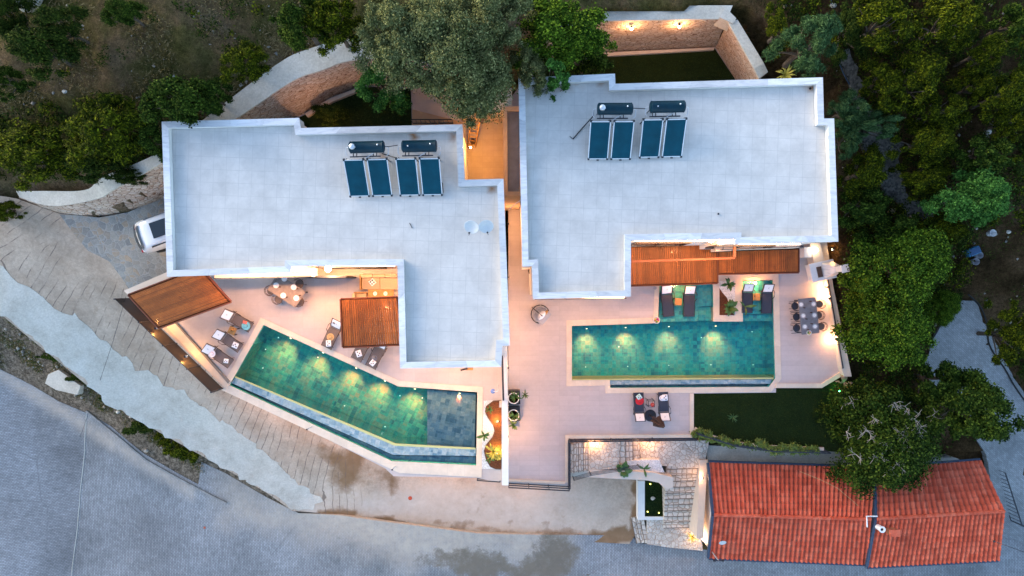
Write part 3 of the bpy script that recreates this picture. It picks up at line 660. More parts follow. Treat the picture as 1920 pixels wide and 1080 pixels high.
# ================================================================== PLATFORMS AND POOLS
# pool outlines
RPOOL = PW([(1072, 611), (1233, 606), (1236, 533), (1336, 531), (1338, 602), (1392, 602), (1391, 526), (1448, 525), (1453, 709), (1441, 725), (1144, 727), (1143, 712), (1072, 713)], -0.05)
RPOOL_IN = RPOOL
LPOOL = PW([(495, 609), (747, 724), (895, 735), (893, 872), (735, 864), (431, 722), (440, 706)], ZL - 0.05)
lt = MB(); lt.prism(LT, -4.5, ZL, holes=[LPOOL]); 
lto = lt.build('upper_terrace', MT['terrace_up'], world=True); tag(lto, kind='structure')
mb = MB(); mb.prism(RT, -4.5, ZT, holes=[RPOOL]); tag(mb.build('lower_terrace', MT['terrace'], world=True), kind='structure')
mb = MB(); mb.prism(LAWN, -4.5, -0.04); tag(mb.build('lawn', MT['lawn'], world=True), kind='structure')
def ribbon(poly, idx, w, z0, z1, mb, inner=0.0):
    pass
def pool(name, label, outline, zt, deep, rim_in, cop_w, cop_skip, slm, lamps, shelves, dots):
    t = thing(name, label, 'pool', (sum(p[0] for p in outline)/len(outline), sum(p[1] for p in outline)/len(outline), zt - 1.6))
    o2 = offset(outline, 0.003)
    # basin shell: inner walls and floor
    mb = MB(); n = len(outline); zb = zt - deep; w = offset(outline, -0.012)
    vs_ = [(x, y, zt - 0.004) for x, y in w] + [(x, y, zb) for x, y in w]
    mb.add(vs_, [(i, (i+1) % n, n + (i+1) % n, n + i) for i in range(n)])
    mb.prism(offset(outline, -0.002), zb - 0.2, zb)
    part(mb, 'basin', slm, t, world=True)
    # coping slabs around the rim
    return t, w, zb
def coping(mb, outline, ws, z0, z1, skip=()):
    """slabs outside every edge; ws = width per edge; mitred at the corners"""
    n = len(outline); A = sum(outline[i][0]*outline[(i+1)%n][1]-outline[(i+1)%n][0]*outline[i][1] for i in range(n)); sg = 1 if A > 0 else -1
    out = []
    for i in range(n):
        p0, p1, p2 = Vector(outline[i-1]), Vector(outline[i]), Vector(outline[(i+1) % n])
        e1 = (p1-p0).normalized(); e2 = (p2-p1).normalized(); n1 = Vector((e1.y, -e1.x))*sg; n2 = Vector((e2.y, -e2.x))*sg
        w1, w2 = ws[i-1], ws[i]; d = n1.x*n2.y - n1.y*n2.x
        if abs(d) < 0.05: out.append(p1 + n2*w2)
        else:
            c1, c2 = w1, w2; out.append(p1 + Vector(((c1*n2.y - c2*n1.y)/d, (n1.x*c2 - n2.x*c1)/d)))
    for i in range(n):
        if i in skip: continue
        a, b, c, d = Vector(outline[i]), Vector(outline[(i+1) % n]), out[(i+1) % n], out[i]
        mb.prism([tuple(a), tuple(b), tuple(c), tuple(d)], z0, z1)
# ---- right pool
t, w, zb = pool('swimming_pool', 'rectangular turquoise pool with sunken lounger bays on the lower terrace', RPOOL, ZT, 1.55, None, 0.3, (), MT['slate'], [], [], [])
mb = MB(); cw = [0.32, 0.26, 0.01, 0.30, 0.01, 0.01, 0.30, 0.28, 0.33, 0.33, 0.33, 0.25, 0.33]
cw = [0.33, 0.30, 0.0001, 0.0001, 0.0001, 0.0001, 0.30, 0.33, 0.33, 0.33, 0.30, 0.30, 0.30]
coping(mb, RPOOL, [0.34, 0.28, 0.30, 0.001, 0.001, 0.001, 0.36, 0.36, 0.30, 0.33, 0.30, 0.34, 0.32], -0.1, 0.028, skip=(2, 3, 4, 5, 6))
part(mb, 'coping', MT['coping'], t, world=True)
mb = MB()      # bay coping with the planter island
isl = PW([(1337, 529), (1338, 603), (1393, 603), (1392, 524), (1460, 524), (1460, 512), (1337, 514)], 0.03); hole = PW([(1349, 527), (1349, 592), (1379, 592), (1378, 526)], 0.03)
mb.prism(isl, -0.1, 0.03, holes=[hole]); mb.prism(isl[:2] + [isl[2], isl[3], PW([(1392, 529)], 0.03)[0]][0:3], -1.5, -0.1)
part(mb, 'planter_coping', MT['coping'], t, world=True)
mb = MB()
mb.prism(PW([(1237, 531), (1335, 530), (1335, 500), (1237, 500)], 0.024)[::-1], -0.1, 0.024); part(mb, 'bay_edge', MT['coping'], t, world=True)
for pz, zz in (([(1236, 534), (1335, 532), (1335, 574), (1309, 575), (1309, 602), (1236, 604)], -0.26), ([(1309.5, 575.5), (1335, 574.5), (1336, 601), (1309.5, 601)], -0.5), ([(1392.5, 527), (1447.5, 526), (1449, 588), (1392.5, 589)], -0.26), ([(1392.5, 589.6), (1449, 588.6), (1449, 602), (1392.5, 602)], -0.5)):
    mb = MB(); mb.prism(PW(pz, zz), -1.5, zz); part(mb, 'shelf', MT['slate'], t, world=True)
mb = MB(); mb.prism(PW([(1144, 713.5), (1447, 711.5), (1444, 719.5), (1144, 721.5)], -0.03), -1.5, -0.03); part(mb, 'overflow_wall', MT['slate_edge'], t, world=True)
mb = MB(); mb.prism(PW([(1073, 711.0), (1451, 708), (1450, 710.7), (1073, 713.3)], -0.028), -1.5, -0.028); part(mb, 'rim', MT['rim'], t, world=True)
mb = MB(); ww = PW([(1072.6, 611.6), (1233.6, 606.6), (1236.6, 533.6), (1335.4, 531.6), (1337.4, 602.6), (1392.6, 602.6), (1391.6, 526.6), (1447.4, 525.6), (1451.6, 708.2), (1072.6, 711)], -0.08)
mb.prism(ww, -1.5, -0.085); part(mb, 'water', MT['water'], t, world=True)
mb = MB(); mb.prism(PW([(1146, 722.2), (1443, 720.2), (1440, 724.6), (1146, 726.6)], -0.44), -1.5, -0.44); part(mb, 'channel_floor', MT['slate_edge'], t, world=True)
mb = MB(); mb.prism(PW([(1146, 722.2), (1443, 720.2), (1440, 724.6), (1146, 726.6)], -0.3), -.43, -0.3); part(mb, 'overflow_water', MT['water'], t, world=True)
def pool_lamps(t, lst, zt, pw=400):
    for (a, b, c, d) in lst:
        p = PV(a, b, zt - 0.55); q = PV(c, d, zt - 1.5)
        mb = MB(); dv = (Vector((q.x, q.y, 0)) - Vector((p.x, p.y, 0))).normalized()
        mb.lathe([(0.0, 0.0), (0.05, 0.0), (0.05, 0.02), (0.0, 0.03)], (0, 0, 0), 12); m4 = Matrix.Translation(p) @ dv.to_track_quat('Z', 'Y').to_matrix().to_4x4()
        mb.v = [tuple(m4 @ Vector(v)) for v in mb.v]; part(mb, 'underwater_lamp', MT['bulb_pool'], t, world=True)
        l = lamp(p + dv * 0.12, pw, (1.0, 0.095, 0.028), 0.10, 'SPOT', q, R(76), 1.0); l.parent = t; l.location = Vector(l.location) - Vector(t.location)
def pool_dots(t, lst, z):
    for a, b in lst:
        mb = MB(); mb.lathe([(0.035, 0.0), (0.035, 0.012), (0.0, 0.02)], P(a, b, z), 8); part(mb, 'floor_led', MT['led'], t, world=True)
pool_lamps(t, [(1100, 616, 1099, 652), (1173, 614, 1172, 650), (1254, 612, 1252, 648), (1342, 611, 1340, 647)], ZT)
pool_dots(t, [(1098, 688), (1177, 687), (1254, 685), (1333, 684), (1412, 684), (1160, 650), (1315, 633), (1410, 622)], -1.53)
# ---- left pool
t, w, zb = pool('swimming_pool', 'slanted emerald pool with angled overflow edge on the upper terrace', LPOOL, ZL, 1.65, None, 0.3, (), MT['slate_l'], [], [], [])
mb = MB(); coping(mb, LPOOL, [0.30, 0.30, 0.30, 0.62, 0.40, 0.34, 0.32], ZL - 0.1, ZL + 0.028); part(mb, 'coping', MT['coping'], t, world=True)
z1 = ZL - 0.03
mb = MB(); mb.prism(PW([(433.5, 719.5), (737, 854.3), (891.5, 856.3), (891.5, 870), (735, 862.5), (431.8, 722)], ZL - .34), ZL - 1.6, ZL - 0.34); part(mb, 'channel_floor', MT['slate_edge'], t, world=True)
mb = MB(); mb.prism(PW([(441, 708), (740, 836), (892, 843), (892, 855), (737, 853), (434, 718)], z1), z1 - 1.5, z1); part(mb, 'overflow_wall', MT['slate_edge'], t, world=True)
mb = MB(); mb.prism(PW([(440.5, 705.5), (742, 832.0), (892, 840), (892, 843), (740.5, 836), (440.5, 708)], z1 + 0.004), z1 - 1.5, z1 + 0.004); part(mb, 'rim', MT['rim'], t, world=True)
mb = MB(); mb.prism(PW([(801, 730), (892, 738), (890, 839), (801, 834)], ZL - 0.55), ZL - 1.6, ZL - 0.55); part(mb, 'shelf', MT['slate_edge'], t, world=True)
mb = MB(); mb.prism(PW([(495.5, 610), (747, 725.0), (894, 736.2), (891.5, 839), (742, 831), (441, 705)], ZL - 0.08), ZL - 1.6, ZL - 0.085); part(mb, 'water', MT['water'], t, world=True)
mb = MB(); mb.prism(PW([(433.5, 719.5), (737, 854.3), (891.5, 856.3), (891.5, 870), (735, 862.5), (431.8, 722)], ZL - 0.22), ZL - 0.33, ZL - 0.22); part(mb, 'overflow_water', MT['water'], t, world=True)
pool_lamps(t, [(545, 634, 530, 668), (606, 661, 592, 695), (668, 690, 655, 722), (722, 714, 709, 745), (778, 729, 773, 765), (862, 737, 859, 772)], ZL)
pool_dots(t, [(522, 633), (498, 655), (493, 690), (596, 670), (646, 761), (722, 800), (750, 742), (876, 746), (874, 824), (792, 746)], ZL - 1.62)
# ================================================================== VILLAS
def slabs(mb, outer, inner, z0, z1, L=1.7):
    n = len(outer)
    for i in range(n):
        a, b, c, d = Vector(outer[i]), Vector(outer[(i+1) % n]), Vector(inner[(i+1) % n]), Vector(inner[i])
        k = max(1, int(round((b-a).length / L)))
        for j in range(k):
            t0, t1 = j / k, (j + 1) / k; g = 0.0035 / max((b-a).length, .1)
            t0 += g if j else 0; t1 -= g if j < k-1 else 0
            mb.prism([tuple(a.lerp(b, t0)), tuple(a.lerp(b, t1)), tuple(d.lerp(c, t1)), tuple(d.lerp(c, t0))], z0, z1)
def windows(t, wins, zg):
    """wins: (x, y, facing angle, width, sill, height)"""
    for x, y, an, wd, sill, ht in wins:
        M = Matrix.Translation((x, y, zg + sill + ht / 2)) @ Matrix.Rotation(R(an), 4, 'Z')   # local +x = outwards
        def tb(mb, c, d): mb.box((M @ Vector(c)), d, rz=R(an))
        mb = MB()
        for s in (-1, 1): tb(mb, (0.03, s * (wd/2 - 0.03), 0), (0.10, 0.06, ht)); tb(mb, (0.03, 0, s * (ht/2 - 0.03)), (0.10, wd - 0.125, 0.06))
        tb(mb, (0.03, 0, 0), (0.07, 0.05, ht - 0.125))
        f = part(mb, 'window_frame', MT['dark_metal'], t, world=True)
        g = MB(); tb(g, (0.02, 0, 0), (0.02, wd - 0.124, ht - 0.124)); part(g, 'window_pane', MT['glass_dark'], t, world=True)
PZ = ZR + 0.35
LO = PW([(303, 228), (561, 221), (564, 240), (867, 233), (871, 337), (944, 335), (956, 648), (942, 649), (940, 688), (750, 691), (745, 498), (579, 499), (546, 500), (546, 511), (313, 519)], PZ)
RO = PW([(972, 146), (1153, 138), (1154, 157), (1440, 148), (1543, 145), (1545, 222), (1564, 222), (1572, 453), (1378, 457), (1378, 448), (1183, 451), (1183, 556), (999, 561), (997, 499), (979, 500), (975, 300)], PZ)
def villa(name, label, outer, body, zg, stain):
    c = (sum(p[0] for p in body)/len(body), sum(p[1] for p in body)/len(body), zg)
    t = thing(name, label, 'villa', c)
    mb = MB(); mb.prism(body, zg, ZR - 0.42); part(mb, 'wall', MT['white_render'], t, world=True)
    mb = MB(); mb.prism(offset(outer, -0.02), ZR - 0.40, ZR - 0.02); part(mb, 'roof_slab', MT['white_render'], t, world=True)
    inn = offset(outer, -0.30)
    sheet('roof_floor', inn, lambda x, y: np.full(np.shape(x), ZR), 0.3, MT['roof'], {'stain': stain}, parent=t)
    mb = MB(); mb.prism(offset(outer, -0.025), ZR - 0.018, PZ - 0.07, holes=[offset(outer, -0.275)]); part(mb, 'parapet', MT['white_render'], t, world=True)
    mb = MB(); slabs(mb, outer, inn, PZ - 0.068, PZ); part(mb, 'parapet_coping', MT['marble'], t, world=True)
    return t
LBODY = offset(PW([(440, 228), (561, 221), (564, 240), (867, 233), (871, 337), (944, 335), (956, 648), (942, 649), (940, 688), (750, 691), (745, 498), (546, 500), (546, 511), (440, 513)], PZ), -0.10)
vl = villa('villa', 'white flat-roofed villa beside the parking area, above the slanted pool', LO, LBODY, ZL, blobs([(772, 255, 3, 22, 0.7), (786, 250, 12, 3, 0.9), (771, 262, 4, 8, 0.8), (818, 256, 4, 14, 0.8), (840, 253, 12, 5, 0.7), (851, 262, 4, 8, 1.0), (925, 352, 4, 4, 1.0), (800, 300, 12, 20, 0.25), (720, 292, 6, 3, 0.8), (765, 285, 20, 4, 0.15), (320, 243, 4, 3, 0.6)]))
RBODY = offset(RO, -0.10)
vr = villa('villa', 'white flat-roofed villa behind the rectangular pool, next to the trees', RO, RBODY, ZT, blobs([(1133, 156, 8, 6, 1.0), (1527, 160, 5, 4, 1.0), (985, 205, 4, 8, 0.9), (1002, 162, 5, 5, 0.8), (1058, 160, 30, 3, 0.5), (990, 300, 2, 40, 0.3), (988, 480, 3, 12, 0.3)]))
sw = [P(0, 505, 8)[1]]
# windows and glass doors
yS = LBODY[11][1]; 
windows(vl, [(-9.6, P(0,511,PZ)[1] - 0.14 + 0.02, -90, 2.6, 0.1, 2.2), (-13, P(0,511,PZ)[1] - 0.12, -90, 1.8, 0.6, 1.6), (-8.2, P(0,499,PZ)[1] + 0.08, -90, 3.0, 0.05, 2.3), (P(751,0,PZ)[0] + 0.09, -1.2, 180, 2.4, 0.05, 2.3), (-2.9, P(0,690,PZ)[1] + 0.08, -90, 3.2, 0.05, 2.3)], ZL)
windows(vr, [(4.0, P(0,559,PZ)[1] + 0.09, -90, 3.0, 0.05, 2.3), (4.0, P(0,559,PZ)[1] + 0.09, -90, 3.0, 4.6, 2.2), (7.6, P(0,450,PZ)[1] + 0.09, -90, 2.8, 4.6, 2.2), (11.8, P(0,456,PZ)[1] + 0.09, -90, 3.0, 4.6, 2.0), (8, P(0,450,PZ)[1] + 0.09, -90, 3.4, 0.05, 2.3), (12, P(0,456,PZ)[1] + 0.09, -90, 3.4, 0.05, 2.3)], ZT)
# carport columns
mb = None
for a, b in ((312, 238), (318, 505)):
    mb = MB(); x, y, _ = P(a, b, PZ); mb.box((x + 0.3, y, (3.7 + ZR - 0.42) / 2), (0.35, 0.35, ZR - 0.42 - 3.7)); part(mb, 'column', MT['white_render'], vl, world=True)
# ledges / balconies under the south eaves (they show as a lit strip with a rail)
def ledge(t, pts, z, th, m, nm='balcony'):
    mb = MB(); mb.prism(PW(pts, z), z - th, z); return part(mb, nm, m, t, world=True)
ledge(vl, [(402, 470), (576, 470), (576, 502), (586, 502), (586, 519), (402, 523)], 7.2, 0.9, MT['cream'])
ledge(vr, [(1381, 430), (1500, 430), (1500, 464), (1381, 468)], 5.0, 0.9, MT['cream']); ledge(vr, [(1342, 430), (1378, 430), (1378, 469), (1342, 471)], 5.0, 0.9, MT['cream'])
ledge(vr, [(1000, 520), (1172, 520), (1172, 560.5), (1000, 562)], 5.0, 0.5, MT['cream'])
def rail(name, label, pts, h, posts=None, mat='dark_metal', r=0.025, rails=(1.0,), cat='railing', group=None, tilt=(0, 0), step=None, parent=None, pr=0.022):
    pts = [Vector(p) for p in pts]; t = parent or thing(name, label, cat, pts[0], 0, group)
    for q in rails:
        mb = MB()
        for a, b in zip(pts[:-1], pts[1:]): mb.bar(a + Vector((0, 0, h * q)), b + Vector((0, 0, h * q)), r * 2, r * 1.6)
        part(mb, 'rail', MT[mat], t, world=True)
    pp = []
    if step:
        for a, b in zip(pts[:-1], pts[1:]):
            k = max(1, int(round((b-a).length / step)))
            pp += [a.lerp(b, i / k) for i in range(k)]
        pp.append(pts[-1])
    else: pp = pts
    for p in pp:
        mb = MB(); mb.box(p + Vector((0, 0, h / 2 - 0.004)), (pr * 2, pr * 2, h - 0.03)); part(mb, 'post', MT[mat], t, world=True)
    return t
rail('', '', [P(404, 522, 7.2), P(583, 518, 7.2)], 0.18, parent=vl, step=0.8, r=.015)
def led(t, a, b, y, z, pw, w=.10):
    x0, x1 = P(a, 0, z)[0], P(b, 0, z)[0]; mb = MB(); mb.box(((x0+x1)/2, y, z + .03), (x1-x0, .03, .02)); part(mb, 'led_strip', emis('warm_led_strip', (1, .62, .32), 6), t, world=True)
    d = bpy.data.lights.new('lamp_light', 'AREA'); d.shape = 'RECTANGLE'; d.size = x1 - x0; d.size_y = .08; d.energy = pw * LAMP; d.color = WARM; o = bpy.data.objects.new('lamp_light', d); col.objects.link(o); o.location = Vector(((x0+x1)/2, y - .03, z)) - t.location; o.rotation_euler = (R(-18), 0, 0); o.parent = t
led(vl, 405, 540, P(0,511,PZ)[1] + .03, 8.5, 75); led(vl, 585, 740, P(0,498.5,PZ)[1] + .03, 8.5, 60); led(vl, 765, 930, P(0,690,PZ)[1] + .05, 8.5, 50)
led(vr, 1385, 1500, P(0,457,PZ)[1] + .03, 8.5, 60); led(vr, 1190, 1330, P(0,451,PZ)[1] + .03, 8.5, 90); led(vr, 1010, 1170, P(0,560,PZ)[1] + .04, 8.5, 60)
rail('', '', [P(1383, 467, 5.0), P(1499, 463, 5.0)], 0.45, parent=vr, step=.8, r=.018)
rail('', '', [P(1345, 454, 5.0), P(1351, 454, 5.0), P(1351, 468, 5.0), P(1378, 468, 5.0)], 0.45, parent=vr, step=1.2, r=.018)
rail('', '', [P(1003, 561, 5.0), P(1171, 559, 5.0)], 0.5, parent=vr, step=1.6, r=.02)
# ---- between the villas: corridor floor, tan wall, grey flat strip
mb = MB(); mb.prism(PW([(868, 228), (944, 222), (944, 345), (868, 345)], ZL + 0.02)[::-1], ZL - 0.02, ZL + 0.02); tag(mb.build('corridor', MT['corr_tile'], world=True), kind='structure')
t = thing('annex_roof', 'narrow grey flat roof with a tan parapet in the gap between both villas', 'annex', P(963, 280, 4.5))
zo = 6.2; ring = PW([(943, 200), (976, 199), (976, 367), (945, 367)], zo)
mb = MB(); mb.prism(PW([(951, 208), (974.2, 207), (974.2, 359), (952, 359)], zo), -0.5, zo - 0.25); part(mb, 'roof_deck', plain('grey_membrane', (0.20, 0.205, 0.22), 0.8, 0, 0.15, 2), t, world=True)
mb = MB(); mb.prism(ring, -0.5, zo, holes=[PW([(950.9, 207.9), (974.3, 206.9), (974.3, 359.1), (951.9, 359.1)], zo)]); part(mb, 'parapet', MT['tanwall'], t, world=True)
# ---- wall between the two terraces
mb = MB(); mb.prism(PW([(941, 650), (950, 650), (953.5, 910), (941, 910)], ZL + 0.95), -4.4, ZL + 0.95); tag(mb.build('dividing_wall', MT['white_render'], world=True), 'long white rendered wall dividing the slanted pool garden from the lower terrace', 'wall')
mb = MB(); mb.prism(PW([(936, 756), (940.7, 756), (940.7, 764), (936, 764)], ZL + 0.9), ZL, ZL + 0.9); tag(mb.build('wall_pier', MT['cream'], world=True), 'short cream pier against the white dividing wall beside the wavy flower bed', 'pier')
t = rail('railing', 'black handrail standing along the top of the white dividing wall', [P(942, 668, ZL+0.95), P(944, 748, ZL + 0.95)], 0.35, r=0.05, pr=0.04)
# ---- stone retaining walls
def stone_wall(name, label, base, ti, to, zb, zt, cap_m='concrete'):
    B = [PV(a, b, z) for (a, b), z in zip(base, zb)]; I = [PV(a, b, z) for (a, b), z in zip(ti, zt)]; O = [PV(a, b, z) for (a, b), z in zip(to, zt)]
    t = thing(name, label, 'wall', B[0]); n = len(B)
    def smooth(L, k=6):
        out = []
        for i in range(len(L) - 1):
            p0, p1, p2, p3 = L[max(i-1, 0)], L[i], L[i+1], L[min(i+2, len(L)-1)]
            for j in range(k):
                u = j / k; out.append(0.5 * ((2*p1) + (p2-p0)*u + (2*p0-5*p1+4*p2-p3)*u*u + (3*p1-p0-3*p2+p3)*u**3))
        return out + [L[-1]]
    if n > 4: B, I, O = smooth(B), smooth(I), smooth(O)
    n = len(B); mb = MB(); m = 10
    def fw(i, j):
        p = B[i].lerp(I[i], j / m); q = fbm(p.x * 1.3 + p.z, p.y * 1.3 - p.z, 1.4, 4) * 0.045 if 0 < j < m else 0
        nrm = (B[i] - O[i]); nrm.z = 0; nrm.normalize(); return p + nrm * q - Vector((0, 0, 0.3 if j == 0 else (0.08 if j == m else 0)))
    vs_ = [fw(i, j) for i in range(n) for j in range(m + 1)]
    mb.add(vs_, [(i*(m+1)+j, (i+1)*(m+1)+j, (i+1)*(m+1)+j+1, i*(m+1)+j+1) for i in range(n-1) for j in range(m)])
    lo = [o_ - Vector((0, 0, 1.6)) for o_ in O]
    mb.add([*O, *lo], [(i, i+1, n+i+1, n+i) for i in range(n-1)])
    for i in (0, n - 1): mb.add([B[i] - Vector((0,0,.3)), I[i] - Vector((0,0,.08)), O[i], lo[i]], [(0, 1, 2, 3)])
    part(mb, 'stone_face', MT['wall_stone'], t, world=True)
    mb = MB(); I2 = []; 
    for i in range(n):
        d = (I[i] - O[i]); d.z = 0; d.normalize(); I2.append(I[i] + d * 0.04)
    vs_ = [*I2, *O, *[p - Vector((0,0,.12)) for p in I2], *[p - Vector((0,0,.12)) for p in O]]
    fs = []
    for i in range(n-1): fs += [(i, i+1, n+i+1, n+i), (2*n+i, 2*n+i+1, i+1, i), (n+i, n+i+1, 3*n+i+1, 3*n+i), (3*n+i, 3*n+i+1, 2*n+i+1, 2*n+i)]
    fs += [(0, n, 3*n, 2*n), (n-1, 2*n-1, 4*n-1, 3*n-1)]
    mb.add(vs_, fs); part(mb, 'cap', MT[cap_m], t, world=True); return t
stone_wall('retaining_wall', 'long curved stone retaining wall with a broad concrete top along the dry hillside',
    [(35, 373), (110, 400), (182, 405), (240, 395), (305, 370), (440, 275), (570, 213), (620, 183), (680, 160), (800, 165), (870, 228), (960, 224)],
    [(36, 369), (98, 385), (180, 372), (213, 354), (305, 303), (440, 222), (545, 152), (600, 131), (670, 110), (800, 118), (866, 205), (960, 203)],
    [(30, 358), (80, 358), (160, 356), (194, 331), (300, 284), (425, 190), (520, 120), (572, 94), (668, 70), (800, 75), (856, 160), (960, 165)],
    [3.9, 3.9, 3.9, 4.0, 4.2, 4.4, 4.5, 4.5, 4.5, 4.5, 4.5, 4.5], [4.5, 5.0, 5.5, 6.2, 7.3, 7.9, 8.3, 8.4, 8.5, 8.3, 6.0, 6.0])
stone_wall('retaining_wall', 'stone retaining wall with two glowing wall lamps at the back of the dark rear lawn', [(1010, 125), (1120, 99), (1342, 88)], [(1012, 62), (1120, 38), (1364, 34)], [(1012, 30), (1120, 10), (1374, 10)], [0, 0, 0], [4.5, 4.5, 4.5])
stone_wall('retaining_wall', 'slanting stone wall at the right-hand end of the rear lawn, capped in pale concrete', [(1342, 88), (1380, 150), (1410, 200)], [(1366, 40), (1415, 128), (1424, 146)], [(1383, 37), (1432, 118), (1440, 135)], [0, 0, 0], [4.52, 4.52, 4.3])
mb = MB(); mb.prism(PW([(1352, 28), (1363, 9), (1384, 30), (1378, 40)], 4.9), 3.5, 4.6); o = mb.build('pillar_cap', MT['concrete'], world=True); tag(o, 'grey concrete pillar at the corner where the two rear stone walls meet', 'pillar')
# yards behind
mb = MB(); mb.prism(PW([(1012, 128), (1120, 101), (1340, 90.5), (1378, 148), (1400, 200), (985, 200)], 0.04)[::-1], -0.05, 0.04); tag(mb.build('rear_lawn', MT['lawn'], world=True), kind='structure')
mb = MB(); mb.prism(PW([(448, 272), (572, 215), (622, 186), (682, 163), (770, 166), (772, 238), (450, 290)], ZL + 0.04)[::-1], ZL - 0.05, ZL + 0.04); tag(mb.build('yard_lawn', MT['lawn'], world=True), kind='structure')
stone_kerb = MB(); a = [(1120, 99), (1340, 88)]
stone_kerb.prism(PW([(1060, 112), (1120, 99.2), (1339, 89), (1339, 93), (1120, 106), (1060, 119)], 0.25)[::-1], -0.05, 0.25); tag(stone_kerb.build('garden_kerb', MT['cream'], world=True), 'narrow lit cream kerb at the foot of the lamp-lit rear stone wall', 'kerb')
mb = MB(); mb.prism(PW([(572, 213.5), (600, 195), (622, 184), (680, 161.5), (680, 167), (624, 190), (604, 201), (576, 219)], ZL + 0.3)[::-1], ZL - 0.05, ZL + 0.3); tag(mb.build('garden_kerb', MT['cream'], world=True), 'curved cream kerb at the foot of the hillside wall behind the left villa', 'kerb')
mb = MB(); mb.prism(PW([(773, 205), (868, 229), (868, 240), (773, 240)], ZL + 0.03)[::-1], ZL - 0.05, ZL + 0.03); tag(mb.build('rear_path', MT['tanwall'], world=True), kind='structure')
# left boundary: cream wall by the parking, low wall, dark screen fence
mb = MB(); mb.prism(PW([(232, 545), (240, 553), (345, 522), (372, 517), (368, 508), (318, 508)], 6.4), 2.5, 6.4); tag(mb.build('boundary_wall', MT['cream'], world=True), 'cream rendered wall edging the slatted pergola next to the stone parking', 'wall')
mb = MB(); mb.prism(PW([(300, 600), (326, 604), (427, 712), (425, 729), (405, 712)], ZL + 0.10)[::-1], ZL - 0.05, ZL + 0.10); tag(mb.build('low_ledge', MT['coping'], world=True), 'low pale ledge lit by spotlights between the dark screen and the loungers', 'ledge')
mb = MB(); mb.prism(PW([(326, 604), (330, 605), (430, 715), (427, 719)], ZL + 0.12)[::-1], ZL - 0.05, ZL + 0.12); tag(mb.build('drain_channel', plain('grey_grating', (0.20, 0.18, 0.16), 0.8), world=True), 'narrow grey gravel channel running diagonally past three loungers', 'channel')
t = thing('screen_fence', 'tall solid dark screen fence on the slanting edge above the grooved ramp', 'fence', P(245, 560, ZL))
a, b = PV(244, 560, ZL), PV(418, 728, ZL); 
for i in range(4):
    p, q = a.lerp(b, i/4 + 0.004), a.lerp(b, (i+1)/4 - 0.004); mb = MB(); mb.bar(p + Vector((0,0,.72)), q + Vector((0,0,.72)), 0.03, 1.36); part(mb, 'screen_panel', plain('black_screen', (0.022, 0.016, 0.014), 0.45), t, world=True)
for i in range(5): mb = MB(); mb.box(a.lerp(b, i/4) + Vector((0,0,.72)), (0.07, 0.07, 1.5)); part(mb, 'post', MT['dark_metal'], t, world=True)
# lower terrace boundary walls and rails
mb = MB(); mb.prism(PW([(1536, 452), (1550, 452), (1563, 540), (1597, 706), (1583, 706), (1578, 690), (1549, 520)], 0.5), -3.0, 0.5); tag(mb.build('boundary_wall', MT['coping'], world=True), 'cream boundary wall on the right edge of the lower terrace, below the big trees', 'wall')
mb = MB(); mb.prism(PW([(1455, 727.5), (1541, 727.5), (1583, 703), (1579, 696), (1540, 719.5), (1455, 719.5)], 0.12), -0.1, 0.12); tag(mb.build('lawn_kerb', MT['coping'], world=True), 'pale kerb between the right end of the lower terrace and the lawn', 'kerb')
mb = MB(); mb.prism(PW([(1294, 738), (1301, 738), (1301, 820), (1294, 820)], 0.06), -0.1, 0.06); tag(mb.build('lawn_kerb', MT['coping'], world=True), 'pale kerb along the left side of the dark lawn', 'kerb')
mb = MB(); mb.prism(PW([(1301, 806), (1330, 820), (1370, 833), (1440, 842), (1545, 846), (1545, 839), (1440, 835), (1372, 827), (1334, 815), (1304, 801)], 0.06)[::-1], -4, 0.06); tag(mb.build('lawn_wall', MT['cream'], world=True), 'curving pale retaining wall below the hedge at the bottom of the lawn', 'wall')
mb = MB(); mb.prism(PW([(1066, 822.5), (1299, 820.5), (1299, 814.5), (1060, 816.5), (1060, 905), (1066, 905)], 0.10), -0.1, 0.10); tag(mb.build('terrace_kerb', MT['coping'], world=True), 'pale L-shaped kerb at the terrace edge above the cobbled steps', 'kerb')
mb = MB(); mb.prism(PW([(953, 898.5), (1060, 903.5), (1060, 908), (953, 903)], 0.10), -0.1, 0.10); tag(mb.build('terrace_kerb', MT['coping'], world=True), 'pale kerb at the front edge of the lower terrace above the dusty forecourt', 'kerb')
rail('railing', 'dark railing along the front edge of the lower terrace facing the forecourt', [P(954, 905, 0.0), P(1065, 911, 0.0)], 1.0, r=0.03, rails=(1.0, 0.55, 0.15), step=1.1)
rail('railing', 'black railing on the terrace side of the cobbled steps, running towards the forecourt', [P(1066, 824, 0.0), P(1066, 908, 0.0)], 1.0, r=0.04, rails=(1.0, 0.5, 0.15), step=1.0)
rail('railing', 'long black railing between the lower terrace and the lamp-lit cobbled steps', [P(1067, 822, 0.0), P(1299, 819, 0.0)], 0.9, r=0.035, rails=(1.0, 0.5), step=2.5)
rail('railing', 'black railing that bends along the hedge below the lawn, above the tiled roof', [P(1301, 808, 0), P(1370, 830, 0), P(1440, 840, 0), P(1545, 843, 0)], 0.9, r=0.035, rails=(1.0, 0.5), step=2.0)
rail('railing', 'thin dark rail above the boundary wall beside the six-seat dining table', [P(1550, 520, 0.5), P(1579, 690, 0.5)], 0.12, r=0.03, rails=(1.0,), step=2.0)
rail('railing', 'short dark railing at the forecourt end of the wavy flower bed', [P(896, 893, ZL - .6), P(938, 896, ZL - .6)], 0.8, r=0.025, rails=(1.0, 0.6, 0.2))
